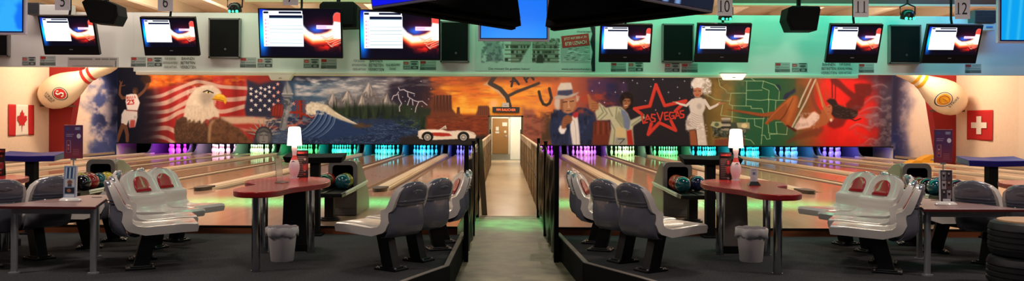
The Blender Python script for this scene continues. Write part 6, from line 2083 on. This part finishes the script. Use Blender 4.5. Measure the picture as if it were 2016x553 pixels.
MON = [('hanging monitor with score table and flames, below lane number 5', 134.5, 32.5, 107, 111, 20, 0), ('hanging monitor with score table and flames, below lane number 6', 333, 35.5, 109, 110, 20, 0),
       ('large hanging monitor with score rows and flames, below lane number 7', 590.5, 17.5, 114, 167, 9, 1), ('large hanging monitor with score rows and flames, left of the black panel beside the banner', 786, 20, 118, 162, 9, 1),
       ('hanging monitor with score table and flames, right of the banner with the red patch', 1231, 49.5, 122, 104, 20, 0), ('hanging monitor with score table and flames, below lane number 10', 1423, 48, 122, 108, 20, 0),
       ('hanging monitor with score table and flames, below lane number 11', 1681, 49.5, 123, 105, 21, 0), ('hanging monitor with score table and flames, below lane number 12', 1874, 50.5, 124, 110, 21, 0)]
for lab, cx, yt, yb, wp, tl, big in MON:
    Y = 12.85
    c = W(cx, (yt + yb) / 2, Y)
    w = wp * Y / F * 0.985
    h = (yb - yt) * Y / F / math.cos(math.radians(tl))
    t = thing('hanging_monitor', lab, 'monitor', c, 0, 'lane monitors')
    t.rotation_euler = (-math.radians(tl) * -1, 0, 0)
    t.rotation_euler = (math.radians(tl), 0, 0)
    b = MB(); b.box((0, 0.035, 0), (w, 0.07, h)); b.box((0, 0.085, -0.02), (w * 0.6, 0.05, h * 0.6), top=(1, 1))
    b.build('housing', [m_bez], t, bevel=0.006)
    if big:
        screen_face('big%d' % cx, BIG, w * 0.965, h * 0.94, t, -0.002, 0.008, m_screen)
        b = MB(); b.box((0, -0.003, -h * 0.488), (w * 0.34, 0.006, 0.012)); b.build('status_strip', [m_black], t)
    else:
        screen_face('small%d' % cx, SMALL, w * 0.93, h * 0.72, t, -0.002, h * 0.09, m_screen)
        b = MB(); b.box((0, -0.003, -h * 0.36), (0.05, 0.004, 0.010)); b.build('badge', [mat('badge_grey', (150, 150, 155), 0.3)], t)
    b = MB()
    R = Matrix.Rotation(-math.radians(tl), 4, 'X')
    top = R @ Vector((0, 0.0, 0.75))
    p0 = Vector((0, 0.05, h * 0.3))
    b.tube([p0, p0 + (R @ Vector((0.0, 0.06, 0.2))), p0 + (R @ Vector((0.0, 0.06, 1.1)))], 0.018, 8)
    b.box((0, 0.09, h * 0.2), (0.14, 0.03, 0.14))
    b.build('ceiling_pole', [m_blackm], t)

# ------------------------------------------------------------------ black loudspeaker panels on the board
m_pframe = mat('panel_frame', (126, 122, 120), 0.4, amt=0.06)
for lab, x0, y0, x1, y1 in (('tall black speaker panel in a grey frame between monitors 6 and 7', 410, 36, 472, 114), ('tall black speaker panel between the fourth monitor and the printed banner', 866, 42, 923, 122),
                            ('tall black speaker panel in a grey frame left of the monitor under number 10', 1303, 47, 1365, 122), ('tall black speaker panel in a grey frame between monitors 11 and 12', 1750, 49, 1812, 125),
                            ('black speaker panel cut by the left picture edge', -46, 67, 16, 111)):
    Y = BY - 0.06
    c = W((x0 + x1) / 2, (y0 + y1) / 2, Y)
    w, h = (x1 - x0) * Y / F, (y1 - y0) * Y / F
    t = thing('wall_speaker', lab, 'speaker', c, 0, 'black speaker panels')
    b = MB()
    for sx in (-1, 1):
        b.box((sx * (w / 2 - 0.012), 0.024, 0), (0.024, 0.07, h))
    for sz in (-1, 1):
        b.box((0, 0.024, sz * (h / 2 - 0.012)), (w, 0.07, 0.024))
    b.build('frame', [m_pframe], t, bevel=0.003)
    b = MB(); b.box((0, 0.018, 0), (w - 0.04, 0.07, h - 0.04))
    b.build('grille', [m_blackm], t, bevel=0.004)
    b = MB(); b.cyl((0.02, -0.022, -h * 0.28), (0.02, -0.016, -h * 0.28), 0.018, n=14); b.build('badge', [mat('badge_dim', (70, 70, 74), 0.3)], t)

# ------------------------------------------------------------------ lane number cards
m_card = mat('number_card', (238, 232, 238), 0.7, amt=0.03)
for txt, cx, ybot, yc in (('5', 122, 20, 1), ('6', 324.5, 22, 2.5), ('7', 571, 10, -8), ('10', 1426, 31, 11.5), ('11', 1694, 33.5, 13), ('12', 1893.5, 37.5, 16)):
    Y = 12.62
    k = Y / F
    zb_ = W(cx, ybot, Y).z
    c = Vector((W(cx, 0, Y).x, Y, zb_ + 0.165))
    t = thing('hanging_sign', 'white hanging card with lane number ' + txt, 'sign', c, 0, 'lane number cards')
    b = MB(); b.box((0, 0, 0), (30 * k, 0.005, 0.33)); b.build('card', [m_card], t)
    b = MB()
    zc = W(cx, yc, Y).z - c.z
    add_text(b, txt, (0, -0.004, zc), 24.5 * k, squeeze=0.72)
    # slab serifs of the ones
    if '1' in txt:
        g = text_geo(txt)[0]; one = text_geo('1')[0]
        sx = 0.72 * 24.5 * k; hh = 24.5 * k
        xm = (max(v[0] for v in g) + min(v[0] for v in g)) / 2
        w1 = max(v[0] for v in one) - min(v[0] for v in one)
        stems = [min(v[0] for v in g) + w1] + ([max(v[0] for v in g)] if txt == '11' else [])
        for q in stems:
            b.box(((q - xm) * sx - 0.012, -0.0045, zc - hh * 0.48), (0.075, 0.001, 0.007))
    b.build('numeral', [m_ink], t)
    b = MB(); b.cyl((-0.06, 0, 0.165), (-0.06, 0, 0.55), 0.002, n=6); b.cyl((0.06, 0, 0.165), (0.06, 0, 0.55), 0.002, n=6); b.build('wire', [m_black], t)

# ------------------------------------------------------------------ stage speakers and spot lamps under the roof
def stage_speaker(label, poly, Y, d, group='stage speakers under the roof'):
    cx = sum(p[0] for p in poly) / len(poly); cy = sum(p[1] for p in poly) / len(poly)
    c = W(cx, cy, Y)
    t = thing('hanging_speaker', label, 'speaker', c, 0, group)
    P = [(W(x, y, Y).x - c.x, W(x, y, Y).z - c.z) for x, y in poly][::-1]
    b = MB(); b.prism(P, 0.0, d, 'y', 0); b.build('cabinet', [m_blackm], t, bevel=0.012)
    b = MB(); b.prism([(p[0] * 0.84, p[1] * 0.84) for p in P], -0.012, 0.0, 'y', 0); b.build('grille', [m_blackm], t, bevel=0.003)
    b = MB(); b.box((0, d * 0.5, 0.36), (0.05, 0.05, 0.5)); b.build('bracket', [m_blackm], t)


stage_speaker('black wedge-shaped loudspeaker hung between lane numbers 5 and 6', [(159, 4), (166, -2), (206, 0), (228, 10), (231, 30), (222, 48), (175, 44)], 12.3, 0.33)
stage_speaker('black loudspeaker hung between the two large monitors', [(628, 8), (634, 3), (694, 3), (702, 10), (701, 53), (640, 55), (627, 14)], 12.95, 0.35)
stage_speaker('black loudspeaker hung between lane numbers 10 and 11', [(1551, 15), (1560, 11), (1613, 12), (1615, 18), (1608, 60), (1556, 60), (1547, 38)], 12.6, 0.33)
m_led = mat('spot_led', (60, 235, 170), 0.4, emis=2.2)
for lab, cx, cy, w_ in (('black spot lamp with green lights above the panel between monitors 6 and 7', 461, 15, 26), ('black spot lamp with green lights right behind lane number card 10', 1427, 30, 28), ('black spot lamp with green lights between lane numbers 11 and 12', 1786, 29, 24)):
    Y = 12.95
    c = W(cx, cy, Y); k = Y / F
    t = thing('hanging_spot_lamp', lab, 'spot lamp', c, 0, 'green spot lamps')
    b = MB(); b.lathe([(0.07, -0.07), (0.105, -0.065), (0.10, 0.0), (0.085, 0.05), (0.05, 0.075), (0.0, 0.08)], 24, M=Matrix.Rotation(0.25, 4, 'X')); b.build('housing', [m_black], t)
    b = MB()
    for dx in (-0.055, 0.0, 0.055):
        b.sphere((dx, -0.075, -0.066), 0.022, 12, 8)
    b.build('lens', [m_led], t)
    b = MB(); b.tube([(-0.11, 0, 0.0), (-0.115, 0.01, 0.12), (0, 0.01, 0.17), (0.115, 0.01, 0.12), (0.11, 0, 0.0)], 0.012, 8); b.cyl((0, 0.01, 0.16), (0, 0.01, 0.6), 0.015, n=8); b.build('yoke', [m_black], t)

# ------------------------------------------------------------------ television screens
m_tvbez = mat('television_bezel', (196, 188, 214), 0.35, amt=0.05)
m_sidelit = mat('lit_television_side', (120, 88, 70), 0.35, amt=0.1)  # brownish highlight on the black side faces put into their colour


def hang_tv(label, x0, y0, x1, y1, Y, kind):
    c = W((x0 + x1) / 2, (y0 + y1) / 2, Y)
    w, h = (x1 - x0) * Y / F, (y1 - y0) * Y / F
    t = thing('hanging_tv', label, 'television', c, 0, 'hanging televisions')
    b = MB(); b.box((0, 0.03, 0), (w, 0.06, h)); b.build('housing', [m_tvbez], t, bevel=0.006)
    b = MB(); b.box((0, -0.001, 0), (w - 0.055, 0.004, h - 0.055)); b.build('rim', [mat('rim_blue', (18, 16, 90), 0.3)], t)
    screen_face('tv' + kind, canvas_board(paint_flat(kind), 60, 36, 1, 1), w - 0.09, h - 0.09, t, -0.006, 0, m_screen2)
    b = MB(); b.box((0, 0.08, 0.2), (0.3, 0.06, 0.3)); b.cyl((0, 0.08, 0.2), (0, 0.08, h / 2 + 0.35), 0.025, n=10); b.build('ceiling_pole', [m_blackm], t)
    return t


hang_tv('hanging television with a plain blue screen above the printed banner', 940, -14, 1081, 81, 12.5, 'blue')
hang_tv('hanging television with a sky-blue screen at the left picture edge', -92, -18, 49, 67.5, 12.2, 'sky')
hang_tv('hanging television with a cyan screen at the right picture edge', 1964, -8, 2105, 85, 12.3, 'cyan')

# four televisions back to back round a pole near the camera
ZB = 1.885
CORN = {'L': (-0.665, 4.17), 'N': (0.18, 3.36), 'F': (0.04, 5.10), 'G': (0.29, 5.14), 'R': (1.045, 4.25)}


def cluster_tv(label, a, c, kind, off=0.0):
    """hangs from corner a to corner c, screen to the right of that direction"""
    A, C_ = Vector((*CORN[a], 0)), Vector((*CORN[c], 0))
    d = (C_ - A); L = d.length; d.normalize()
    n = Vector((d.y, -d.x, 0))
    m = (A + C_) / 2
    h = L * 0.58
    t = thing('hanging_tv', label, 'television', (m.x, m.y, ZB), math.atan2(d.y, d.x), 'televisions round the central pole')
    R = Matrix.Rotation(math.radians(10), 4, 'X')
    b = MB(); b.box((0, 0.02, h / 2), (L - 0.02, 0.035, h), 0, M=R)
    b.build('housing', [m_tvbez if 'near' in label else m_blackm], t, bevel=0.003)
    b = MB(); b.box((0, 0.052, h / 2), (L - 0.03, 0.05, h - 0.02), 0, M=R); b.box((0, 0.09, h * 0.28), (L * 0.9, 0.05, h * 0.44), 0, M=R); b.box((0, 0.105, h * 0.62), (L * 0.35, 0.05, h * 0.3), 0, M=R)
    for sx in (-1, 1):
        b.box((sx * (L / 2 - 0.012), 0.05, h / 2), (0.004, 0.06, h - 0.02), 1, M=R)
    b.build('rear_shell', [m_blackm, m_sidelit], t, bevel=0.006)
    P, C2 = canvas_board(paint_flat(kind), 60, 36, L - 0.045, h - 0.028)
    Q = np.array([list(R @ Vector((p[0], 0.0, p[2] + h / 2))) for p in P.reshape(-1, 3)]).reshape(P.shape)
    mesh_obj('screen', grid_mesh('screen', Q, C2, m_screen2), t)
    return t


cluster_tv('near television of the central cluster with a deep blue screen turned left', 'L', 'N', 'deep')
cluster_tv('black-backed television of the central cluster seen from behind, left of the middle', 'F', 'L', 'blue')
cluster_tv('black-backed television of the central cluster seen from behind, right of the middle', 'R', 'G', 'blue')
cluster_tv('near television of the central cluster with a green and blue picture turned right', 'N', 'R', 'sport')
t = thing('hanging_mount', 'black pole and cross arms carrying the central cluster of televisions', 'mount', (0.18, 4.24, 2.3))
b = MB(); b.cyl((0, 0, 0), (0, 0, 1.5), 0.04, n=14); b.build('pole', [m_blackm], t)
for a in (PI / 4, 3 * PI / 4):
    b = MB(); b.box((0, 0, 0.12), (0.72, 0.05, 0.05), M=Matrix.Rotation(a, 4, 'Z')); b.build('arm', [m_blackm], t)
b = MB(); b.tube([(0.06, 0.5, -0.05), (0.2, 0.2, 0.1), (0.05, 0.02, 0.3)], 0.006, 6); b.build('cable', [m_black], t)

# ------------------------------------------------------------------ signs and stickers on the header board
def on_board(px_, py_):
    return W(px_, py_, BY)


kB = BY / F


def text_sticker(label, cx, lines, name='lettering_sign', ink=None, group=None):
    """lines: (text, centre y px, height px, width px)"""
    y0 = sum(q[1] for q in lines) / len(lines)
    c = on_board(cx, y0)
    b = MB()
    for txt, yy, h, w in lines:
        z = on_board(cx, yy).z - c.z
        add_text(b, txt, (0, 0, z), h * kB, width=w * kB)
    o = b.build(name, [ink or m_ink], loc=(c.x, BY - 0.004, c.z), fix=False)
    tag(o, label, 'lettering', group)
    return o


BBV = [('BAHNEN', 0, 6, 25), ('BETRETEN', 8.3, 6, 28), ('VERBOTEN', 16.8, 6, 31)]
FEB = [('FÜR EIGENES', 0, 5, 22), ('BOWLING-MATERIAL', 8.3, 5, 29), ('KEINE HAFTUNG', 16.6, 5, 25)]
for cx, y, lab in ((369.5, 115, 'below monitor 6'), (740, 119.5, 'below the second large monitor'), (1631, 126.5, 'below monitor 11')):
    text_sticker('black wall lettering BAHNEN BETRETEN VERBOTEN ' + lab, cx, [(a, y + q, h, w) for a, q, h, w in BBV], group='lane warning letterings')
for cx, y, lab in ((335, 115, 'below monitor 6'), (707, 119.5, 'left of the second large monitor'), (1663, 126.5, 'below monitor 11')):
    text_sticker('small wall lettering about own bowling material ' + lab, cx, [(a, y + q, h, w) for a, q, h, w in FEB], ink=m_inkgrey if cx < 1000 else m_ink, group='own material letterings')
text_sticker('small wall lettering TALLE ABRÄUMEN DANKE below the second large monitor', 773, [('TALLE ABRÄUMEN!', 127.5, 5, 29), ('DANKE', 135.5, 5, 12)])
STK = {k: canvas_board(paint_sticker(k, 3), 40, 26, 1, 1) for k in ('price', 'icon')}
for kind, x0, x1, y0, y1, nums, lab in (
        ('icon', 43, 70, 112, 129, None, 'left end of the board'), ('price', 78, 109, 110, 129, ('278', '293'), 'below monitor 5'), ('price', 257, 287, 112, 131, ('267', '268'), 'left below monitor 6'),
        ('icon', 289, 319, 113, 131.5, None, 'below monitor 6'), ('price', 472, 504, 113, 133, ('265', '263'), 'between the first speaker panel and monitor 7'), ('icon', 506, 536, 115, 133, None, 'left end below the first large monitor'),
        ('icon', 597, 628, 116, 134, None, 'middle below the first large monitor'), ('price', 631, 662, 115.5, 135, ('263', '224'), 'right end below the first large monitor'), ('icon', 793, 824, 120, 137, None, 'below the second large monitor'),
        ('price', 826, 858, 119, 138, ('279', '229'), 'right end below the second large monitor'), ('price', 1202, 1232, 123, 141, ('203', '225'), 'left below the monitor beside the banner'), ('icon', 1236, 1266, 123, 141, None, 'right below the monitor beside the banner'),
        ('icon', 1308, 1338, 124, 142, None, 'below the speaker panel left of number 10'), ('price', 1341, 1373, 125, 142.5, ('278', '279'), 'below monitor 10'), ('price', 1525, 1555, 123, 142, ('265', '263'), 'below the loudspeaker between numbers 10 and 11'),
        ('icon', 1558, 1589, 124, 142, None, 'left of the monitor under number 11'), ('price', 1690, 1720, 125, 143, ('293', '283'), 'right below monitor 11'), ('price', 1899, 1931, 126, 144, ('279', '283'), 'right below monitor 12')):
    c = on_board((x0 + x1) / 2, (y0 + y1) / 2)
    w, h = (x1 - x0) * kB, (y1 - y0) * kB
    t = thing('wall_sticker', ('price sticker with red heading, ' if kind == 'price' else 'sticker with red patch and dark symbols, ') + lab, 'sticker', (c.x, BY - 0.002, c.z), 0, 'stickers on the header board')
    P, C = STK[kind]
    P = P * np.array([w, 1, h])
    mesh_obj('printed_face', grid_mesh('printed_face', P, C, m_print), t)
    b = MB(); b.box((0, 0.001, 0), (w, 0.001, h)); b.build('backing', [m_paper], t)
    if nums:
        b = MB()
        for txt, zz in zip(nums, (0.02 * h, -0.36 * h)):
            add_text(b, txt, (-w * 0.33, -0.003, zz), 0.19 * h, width=0.26 * w)
        b.build('numerals', [m_ink], t)
# long pale notice strip below monitor 5
c = on_board(183, 122); w, h = 100 * kB, 19 * kB
t = thing('wall_notice', 'long pale notice strip with a faint grey headline, below monitor 5', 'notice', (c.x, BY - 0.002, c.z))
b = MB(); b.box((0, 0, 0), (w, 0.003, h)); b.build('strip', [mat('notice_film', (190, 182, 180), 0.4)], t)
b = MB()
r_ = random.Random(2)
for x0_, x1_, zz, hh in [(-0.47 + 0.017 * k, -0.47 + 0.017 * k + 0.012, 0.3, 0.16) for k in range(27)] + [(0.04 + 0.018 * k, 0.052 + 0.018 * k, 0.3, 0.16) for k in range(24) if k not in (6, 15)] + [(-0.4 + 0.03 * k, -0.385 + 0.03 * k, -0.4, 0.1) for k in range(27)]:
    b.box(((x0_ + x1_) / 2 * w, -0.0025, zz * h), ((x1_ - x0_) * w, 0.001, hh * h))
b.build('headline', [m_inkgrey], t)
b = MB(); b.box((0.445 * w, -0.004, -0.18 * h), (0.02, 0.002, 0.65 * h), M=Matrix.Identity(4)); b.build('strap', [m_inkgrey], t)
# printed banner with the red patch
c = on_board(1053, 96); w, h = 236 * kB, 88 * kB
t = thing('wall_banner', 'wide greenish printed banner with photographs and a red slanted patch, behind the blue television', 'banner', (c.x, BY - 0.006, c.z))
P, C = canvas_board(paint_banner(), 360, 140, w, h)
mesh_obj('printed_face', grid_mesh('printed_face', P, C, m_print), t)
b = MB(); b.box((0, 0.002, 0), (w, 0.002, h)); b.build('backing', [m_paper], t)
b = MB()
rx = (on_board(1132, 80).x - c.x, on_board(1132, 80).z - c.z)
M = Matrix.Translation((rx[0], -0.004, rx[1])) @ Matrix.Rotation(0.11 * -1, 4, 'Y')
b.box((0, 0, 0), (54 * kB, 0.003, 23 * kB), M=M); pt = b.build('red_patch', [mat('patch_red', (196, 44, 34), 0.5)], t)
b = MB()
add_text(b, 'JETZT AUF 2500 m², IN', (rx[0] - 0.005, -0.007, rx[1] + 0.045), 4.6 * kB, width=44 * kB, tilt=0.11)
add_text(b, '8730 UZNACH', (rx[0] + 0.005, -0.007, rx[1] - 0.035), 7.2 * kB, width=42 * kB, tilt=0.11)
b.build('patch_lettering', [mat('patch_white', (230, 222, 210), 0.5)], pt)
b = MB()
for txt, px_, py_, hh, ww in (('Das müssen Sie gesehen haben!', 1002, 135, 4.6, 81), ('www.edelsteinhandel.ch', 1136, 135.5, 4.6, 62), ('meister!', 1150, 62, 4.8, 30)):
    q = on_board(px_, py_)
    add_text(b, txt, (q.x - c.x, -0.003, q.z - c.z), hh * kB, width=ww * kB)
b.build('lettering', [m_ink], t)

# ------------------------------------------------------------------ emergency lamps below the board, air units above it
for lab, px_, lit in (('white trapezoid emergency lamp under the board trim above the torch', 553, 0), ('glowing white emergency lamp under the board trim above the map', 1443, 1)):
    Y = BY - 0.1
    t = thing('wall_emergency_lamp', lab, 'lamp', W(px_, 152 if not lit else 151, Y), 0, 'emergency lamps under the board')
    b = MB(); b.prism([(-0.20, 0.045), (-0.15, -0.05), (0.14, -0.05), (0.20, 0.045)], -0.05, 0.06, 'y', 0)
    b.build('housing', [mat('lamp_lit', (255, 240, 226), 0.4, emis=0.9) if lit else m_trim], t, bevel=0.008)
    b = MB(); b.box((0, 0.0, 0.055), (0.42, 0.1, 0.02)); b.build('mounting_plate', [m_trim], t)
    b = MB(); b.box((0, -0.052, -0.015), (0.05, 0.004, 0.008)); b.build('badge', [mat('badge_brown', (120, 80, 60), 0.5)], t)
m_grille = mat('air_grille', (92, 96, 100), 0.5)
for lab, x0, y0, x1, y1, u0, u1, v0, v1 in (('grey air unit grille at the left end above the board', 50, 5, 76, 28, 76, 138, 9, 34), ('grey air unit grille at the right end above the board', 1918, 20, 1961, 45, 1868, 1958, 46, 60)):
    Y = 13.3
    c = W((x0 + x1) / 2, (y0 + y1) / 2, Y); k = Y / F
    t = thing('wall_air_unit', lab, 'air unit', c, 0, 'air units')
    b = MB(); b.box((0, 0.1, 0), ((x1 - x0) * k, 0.2, (y1 - y0) * k))
    n = 9
    for i in range(n):
        b.box((0, -0.006, ((i + 0.5) / n - 0.5) * (y1 - y0) * k), ((x1 - x0) * k * 0.94, 0.02, 0.008), 1)
    b.build('grille', [m_grille, mat('air_slat', (60, 62, 66), 0.5)], t)
    q = W((u0 + u1) / 2, (v0 + v1) / 2, Y)
    b = MB(); b.box((q.x - c.x, 0.08, q.z - c.z), ((u1 - u0) * k, 0.16, (v1 - v0) * k))
    b.build('casing', [mat('air_casing', (196, 200, 196), 0.4)], t, bevel=0.008)
    if x0 > 1000:
        q2 = W(1947, 53, Y); b = MB(); b.box((q2.x - c.x, -0.003, q2.z - c.z), (0.10, 0.006, 0.025)); b.build('badge', [mat('badge_blue', (70, 130, 190), 0.4)], t)

# ------------------------------------------------------------------ red running-text sign over the passage
Y = WALLY - 0.12
c = W(996, 216, Y); k = Y / F
t = thing('wall_led_sign', 'dark running-text sign with glowing red letters over the corridor doorway', 'sign', c)
b = MB(); b.box((0, 0.04, 0), (53 * k, 0.08, 11 * k)); b.build('housing', [m_black], t, bevel=0.01)
b = MB(); add_text(b, '999 RAUCHER', (0, -0.008, 0), 4.8 * k, width=38 * k); b.build('lettering', [mat('led_red', (255, 96, 40), 0.5, emis=1.6)], t)
c = W(995, 206.5, Y)
t = thing('wall_box', 'small grey box above the running-text sign', 'box', c)
b = MB(); b.box((0, 0.04, 0), (15 * k, 0.08, 9 * k), top=(0.9, 1)); b.build('case', [mat('box_grey', (176, 166, 156), 0.5)], t, bevel=0.01)
b = MB(); b.box((0, -0.003, -0.02), (0.1, 0.006, 0.02)); b.build('badge', [m_inkgrey], t)
# ------------------------------------------------------------------ light
def area(name, loc, target, sx, sy, power, col=(1, 1, 1), spread=180):
    d = bpy.data.lights.new(name, 'AREA')
    d.shape = 'RECTANGLE'; d.size = sx; d.size_y = sy; d.energy = power; d.color = col
    d.spread = math.radians(spread)
    o = bpy.data.objects.new(name, d); COL.objects.link(o)
    o.location = loc
    o.rotation_euler = (Vector(target) - Vector(loc)).to_track_quat('-Z', 'Y').to_euler()
    return o


def spot(name, loc, target, power, col, ang=60, blend=0.5, r=0.05):
    d = bpy.data.lights.new(name, 'SPOT')
    d.energy = power; d.color = col; d.spot_size = math.radians(ang); d.spot_blend = blend; d.shadow_soft_size = r
    o = bpy.data.objects.new(name, d); COL.objects.link(o)
    o.location = loc
    o.rotation_euler = (Vector(target) - Vector(loc)).to_track_quat('-Z', 'Y').to_euler()
    return o


def point(name, loc, power, col, r=0.05):
    d = bpy.data.lights.new(name, 'POINT')
    d.energy = power; d.color = col; d.shadow_soft_size = r
    o = bpy.data.objects.new(name, d); COL.objects.link(o)
    o.location = loc
    return o


WARM = (1.0, 0.87, 0.74)
# lamps inside the pin decks, one colour for each lane
CL = [(0.12, 0.14, 1.0), (0.0, 0.45, 1.0), (0.0, 0.75, 0.95), (0.0, 0.9, 0.62), (0.05, 0.9, 0.25), (0.45, 1.0, 0.5), (0.85, 0.55, 0.85), (0.45, 0.03, 1.0)]
CR = [(0.38, 0.03, 1.0), (0.5, 0.14, 1.0), (0.45, 1.0, 0.45), (0.10, 0.9, 0.30), (0.0, 0.75, 0.85), (0.0, 0.65, 1.0), (0.05, 0.35, 1.0), (0.16, 0.13, 1.0)]
for s, cols in ((-1, CL), (1, CR)):
    for cx, c in zip(cent, cols):
        area('pin_lamp', (cx * s, 34.56, 0.86), (cx * s, 35.3, 0.12), 1.2, 0.12, 38, c)
        area('pin_lamp', (cx * s, 35.1, 0.94), (cx * s, 35.3, 0.0), 1.2, 0.3, 14, c)
# mural wash from lamps behind the header board
for k in range(-4, 5):
    area('mural_lamp', (k * 3.5, 30.8, 4.1), (k * 3.5, 34.4, 1.5), 2.6, 0.25, 47, (1.0, 0.92, 0.82))
for s in (-1, 1):
    area('wall_lamp', (s * 13.2, 27.6, 4.2), (s * 15.7, 29.0, 1.2), 1.4, 0.3, 150, (1.0, 0.78, 0.56))
    area('wall_lamp', (s * 13.4, 31.8, 4.2), (s * 15.7, 32.6, 1.0), 1.2, 0.3, 80, (1.0, 0.80, 0.60))
# lamps over the lanes and the approach
for x in (-12.5, -8.5, -4.6, 4.6, 8.5, 12.5):
    for y, p in ((15.2, 68), (19.5, 62), (24.5, 60)):
        area('lane_lamp', (x, y, 3.9), (x, y + 0.4, 0), 1.6, 0.3, p, WARM)
for x, y in ((-8, 20.5), (-2.5, 21), (3, 21), (8.5, 20.5)):
    area('roof_lamp', (x, y, 3.2), (x, y + 1.0, 4.8), 1.2, 0.4, 130, (1.0, 0.93, 0.8))
# corridor
for y, p in ((18, 12), (24, 22), (30, 24)):
    area('corridor_lamp', (0.07, y, 3.6), (0.07, y, 0), 0.5, 0.5, p * 4.5, (1.0, 0.85, 0.64))
area('passage_lamp', (0.1, 36.4, 2.2), (0.2, 38.6, 0.6), 0.6, 1.2, 110, (1.0, 0.92, 0.78))
area('passage_lamp', (0.3, 44.2, 2.2), (0.1, 45.2, 0), 0.6, 0.6, 55, (1.0, 0.92, 0.78))
# seating area, a few dim ceiling lamps
for x, y, p in ((-6.2, 6.6, 90), (-2.2, 5.6, 48), (2.4, 5.6, 48), (6.4, 6.6, 90), (-2.3, 9.8, 34), (2.6, 9.8, 34), (-6.0, 9.8, 45), (6.0, 9.8, 45)):
    area('ceiling_lamp', (x, y, 3.7), (x, y + 0.3, 0), 0.6, 0.6, p, (1.0, 0.86, 0.76))
# coloured wash on the header board
for x, sx, pw, c in ((-7.4, 1.6, 22, (1.0, 0.80, 0.74)), (-5.6, 1.6, 20, (1.0, 0.84, 0.70)), (-3.9, 1.6, 20, (0.72, 0.92, 0.62)), (-2.0, 2.0, 26, (0.40, 0.98, 0.56)),
                     (0.6, 2.6, 24, (0.22, 1.0, 0.52)), (3.2, 2.4, 32, (0.05, 1.0, 0.5)), (5.6, 2.2, 36, (0.04, 0.95, 0.62)), (7.7, 1.2, 30, (0.14, 0.45, 1.0))):
    area('board_wash', (x, 12.7, 3.95), (x, 13.5, 2.2), sx, 0.2, pw * 0.92, c)
# green bar just behind the board, shining straight down on the approach
for x, sx, pw in ((-3.0, 4.4, 75), (2.9, 4.8, 75)):
    area('green_bar', (x, 14.1, 2.75), (x, 14.1, 0), sx, 0.05, pw, (0.0, 1.0, 0.36), 52)
area('green_bar', (0.07, 14.0, 2.7), (0.07, 14.0, CORR), 0.8, 0.05, 7, (0.05, 1.0, 0.3), 40)
area('front_fill', (0.2, 1.6, 3.6), (0.1, 6.0, 1.2), 1.2, 0.4, 24, (1.0, 0.9, 0.85))  # unseen fill added to brighten the television bezels and other front faces
for x, y in LAMPS:
    point('lamp_bulb', (x, y, FLOOR + 0.80 + 0.47), 5, (1.0, 0.82, 0.68), 0.03)

w = bpy.data.worlds.new('World')
SC.world = w
w.use_nodes = True
w.node_tree.nodes['Background'].inputs[0].default_value = (0.012, 0.011, 0.012, 1)
w.node_tree.nodes['Background'].inputs[1].default_value = 1.0

# ------------------------------------------------------------------ camera
cam = bpy.data.cameras.new('camera')
cam.sensor_fit = 'HORIZONTAL'
cam.sensor_width = 36.0
cam.lens = F / 2016 * 36.0
cam.shift_x = (1008 - VX) / 2016
cam.shift_y = -(276.5 - VY) / 2016
cam.clip_end = 200
co = bpy.data.objects.new('camera', cam)
COL.objects.link(co)
co.matrix_world = Matrix.Translation((0, 0, EYE)) @ Matrix.Rotation(PI / 2, 4, 'X') @ Matrix.Rotation(ROLL, 4, 'Z')
SC.camera = co
vs_ = SC.view_settings
SC.display_settings.display_device = 'sRGB'
vs_.view_transform = 'Standard'
vs_.look = 'None'
vs_.exposure = 0.0
vs_.gamma = 1.0
vs_.use_curve_mapping = False
SC.cycles.use_denoising = True
SC.cycles.max_bounces = 8
SC.cycles.diffuse_bounces = 4
SC.cycles.glossy_bounces = 4
SC.cycles.sample_clamp_indirect = 4.0
SC.cycles.use_light_tree = True
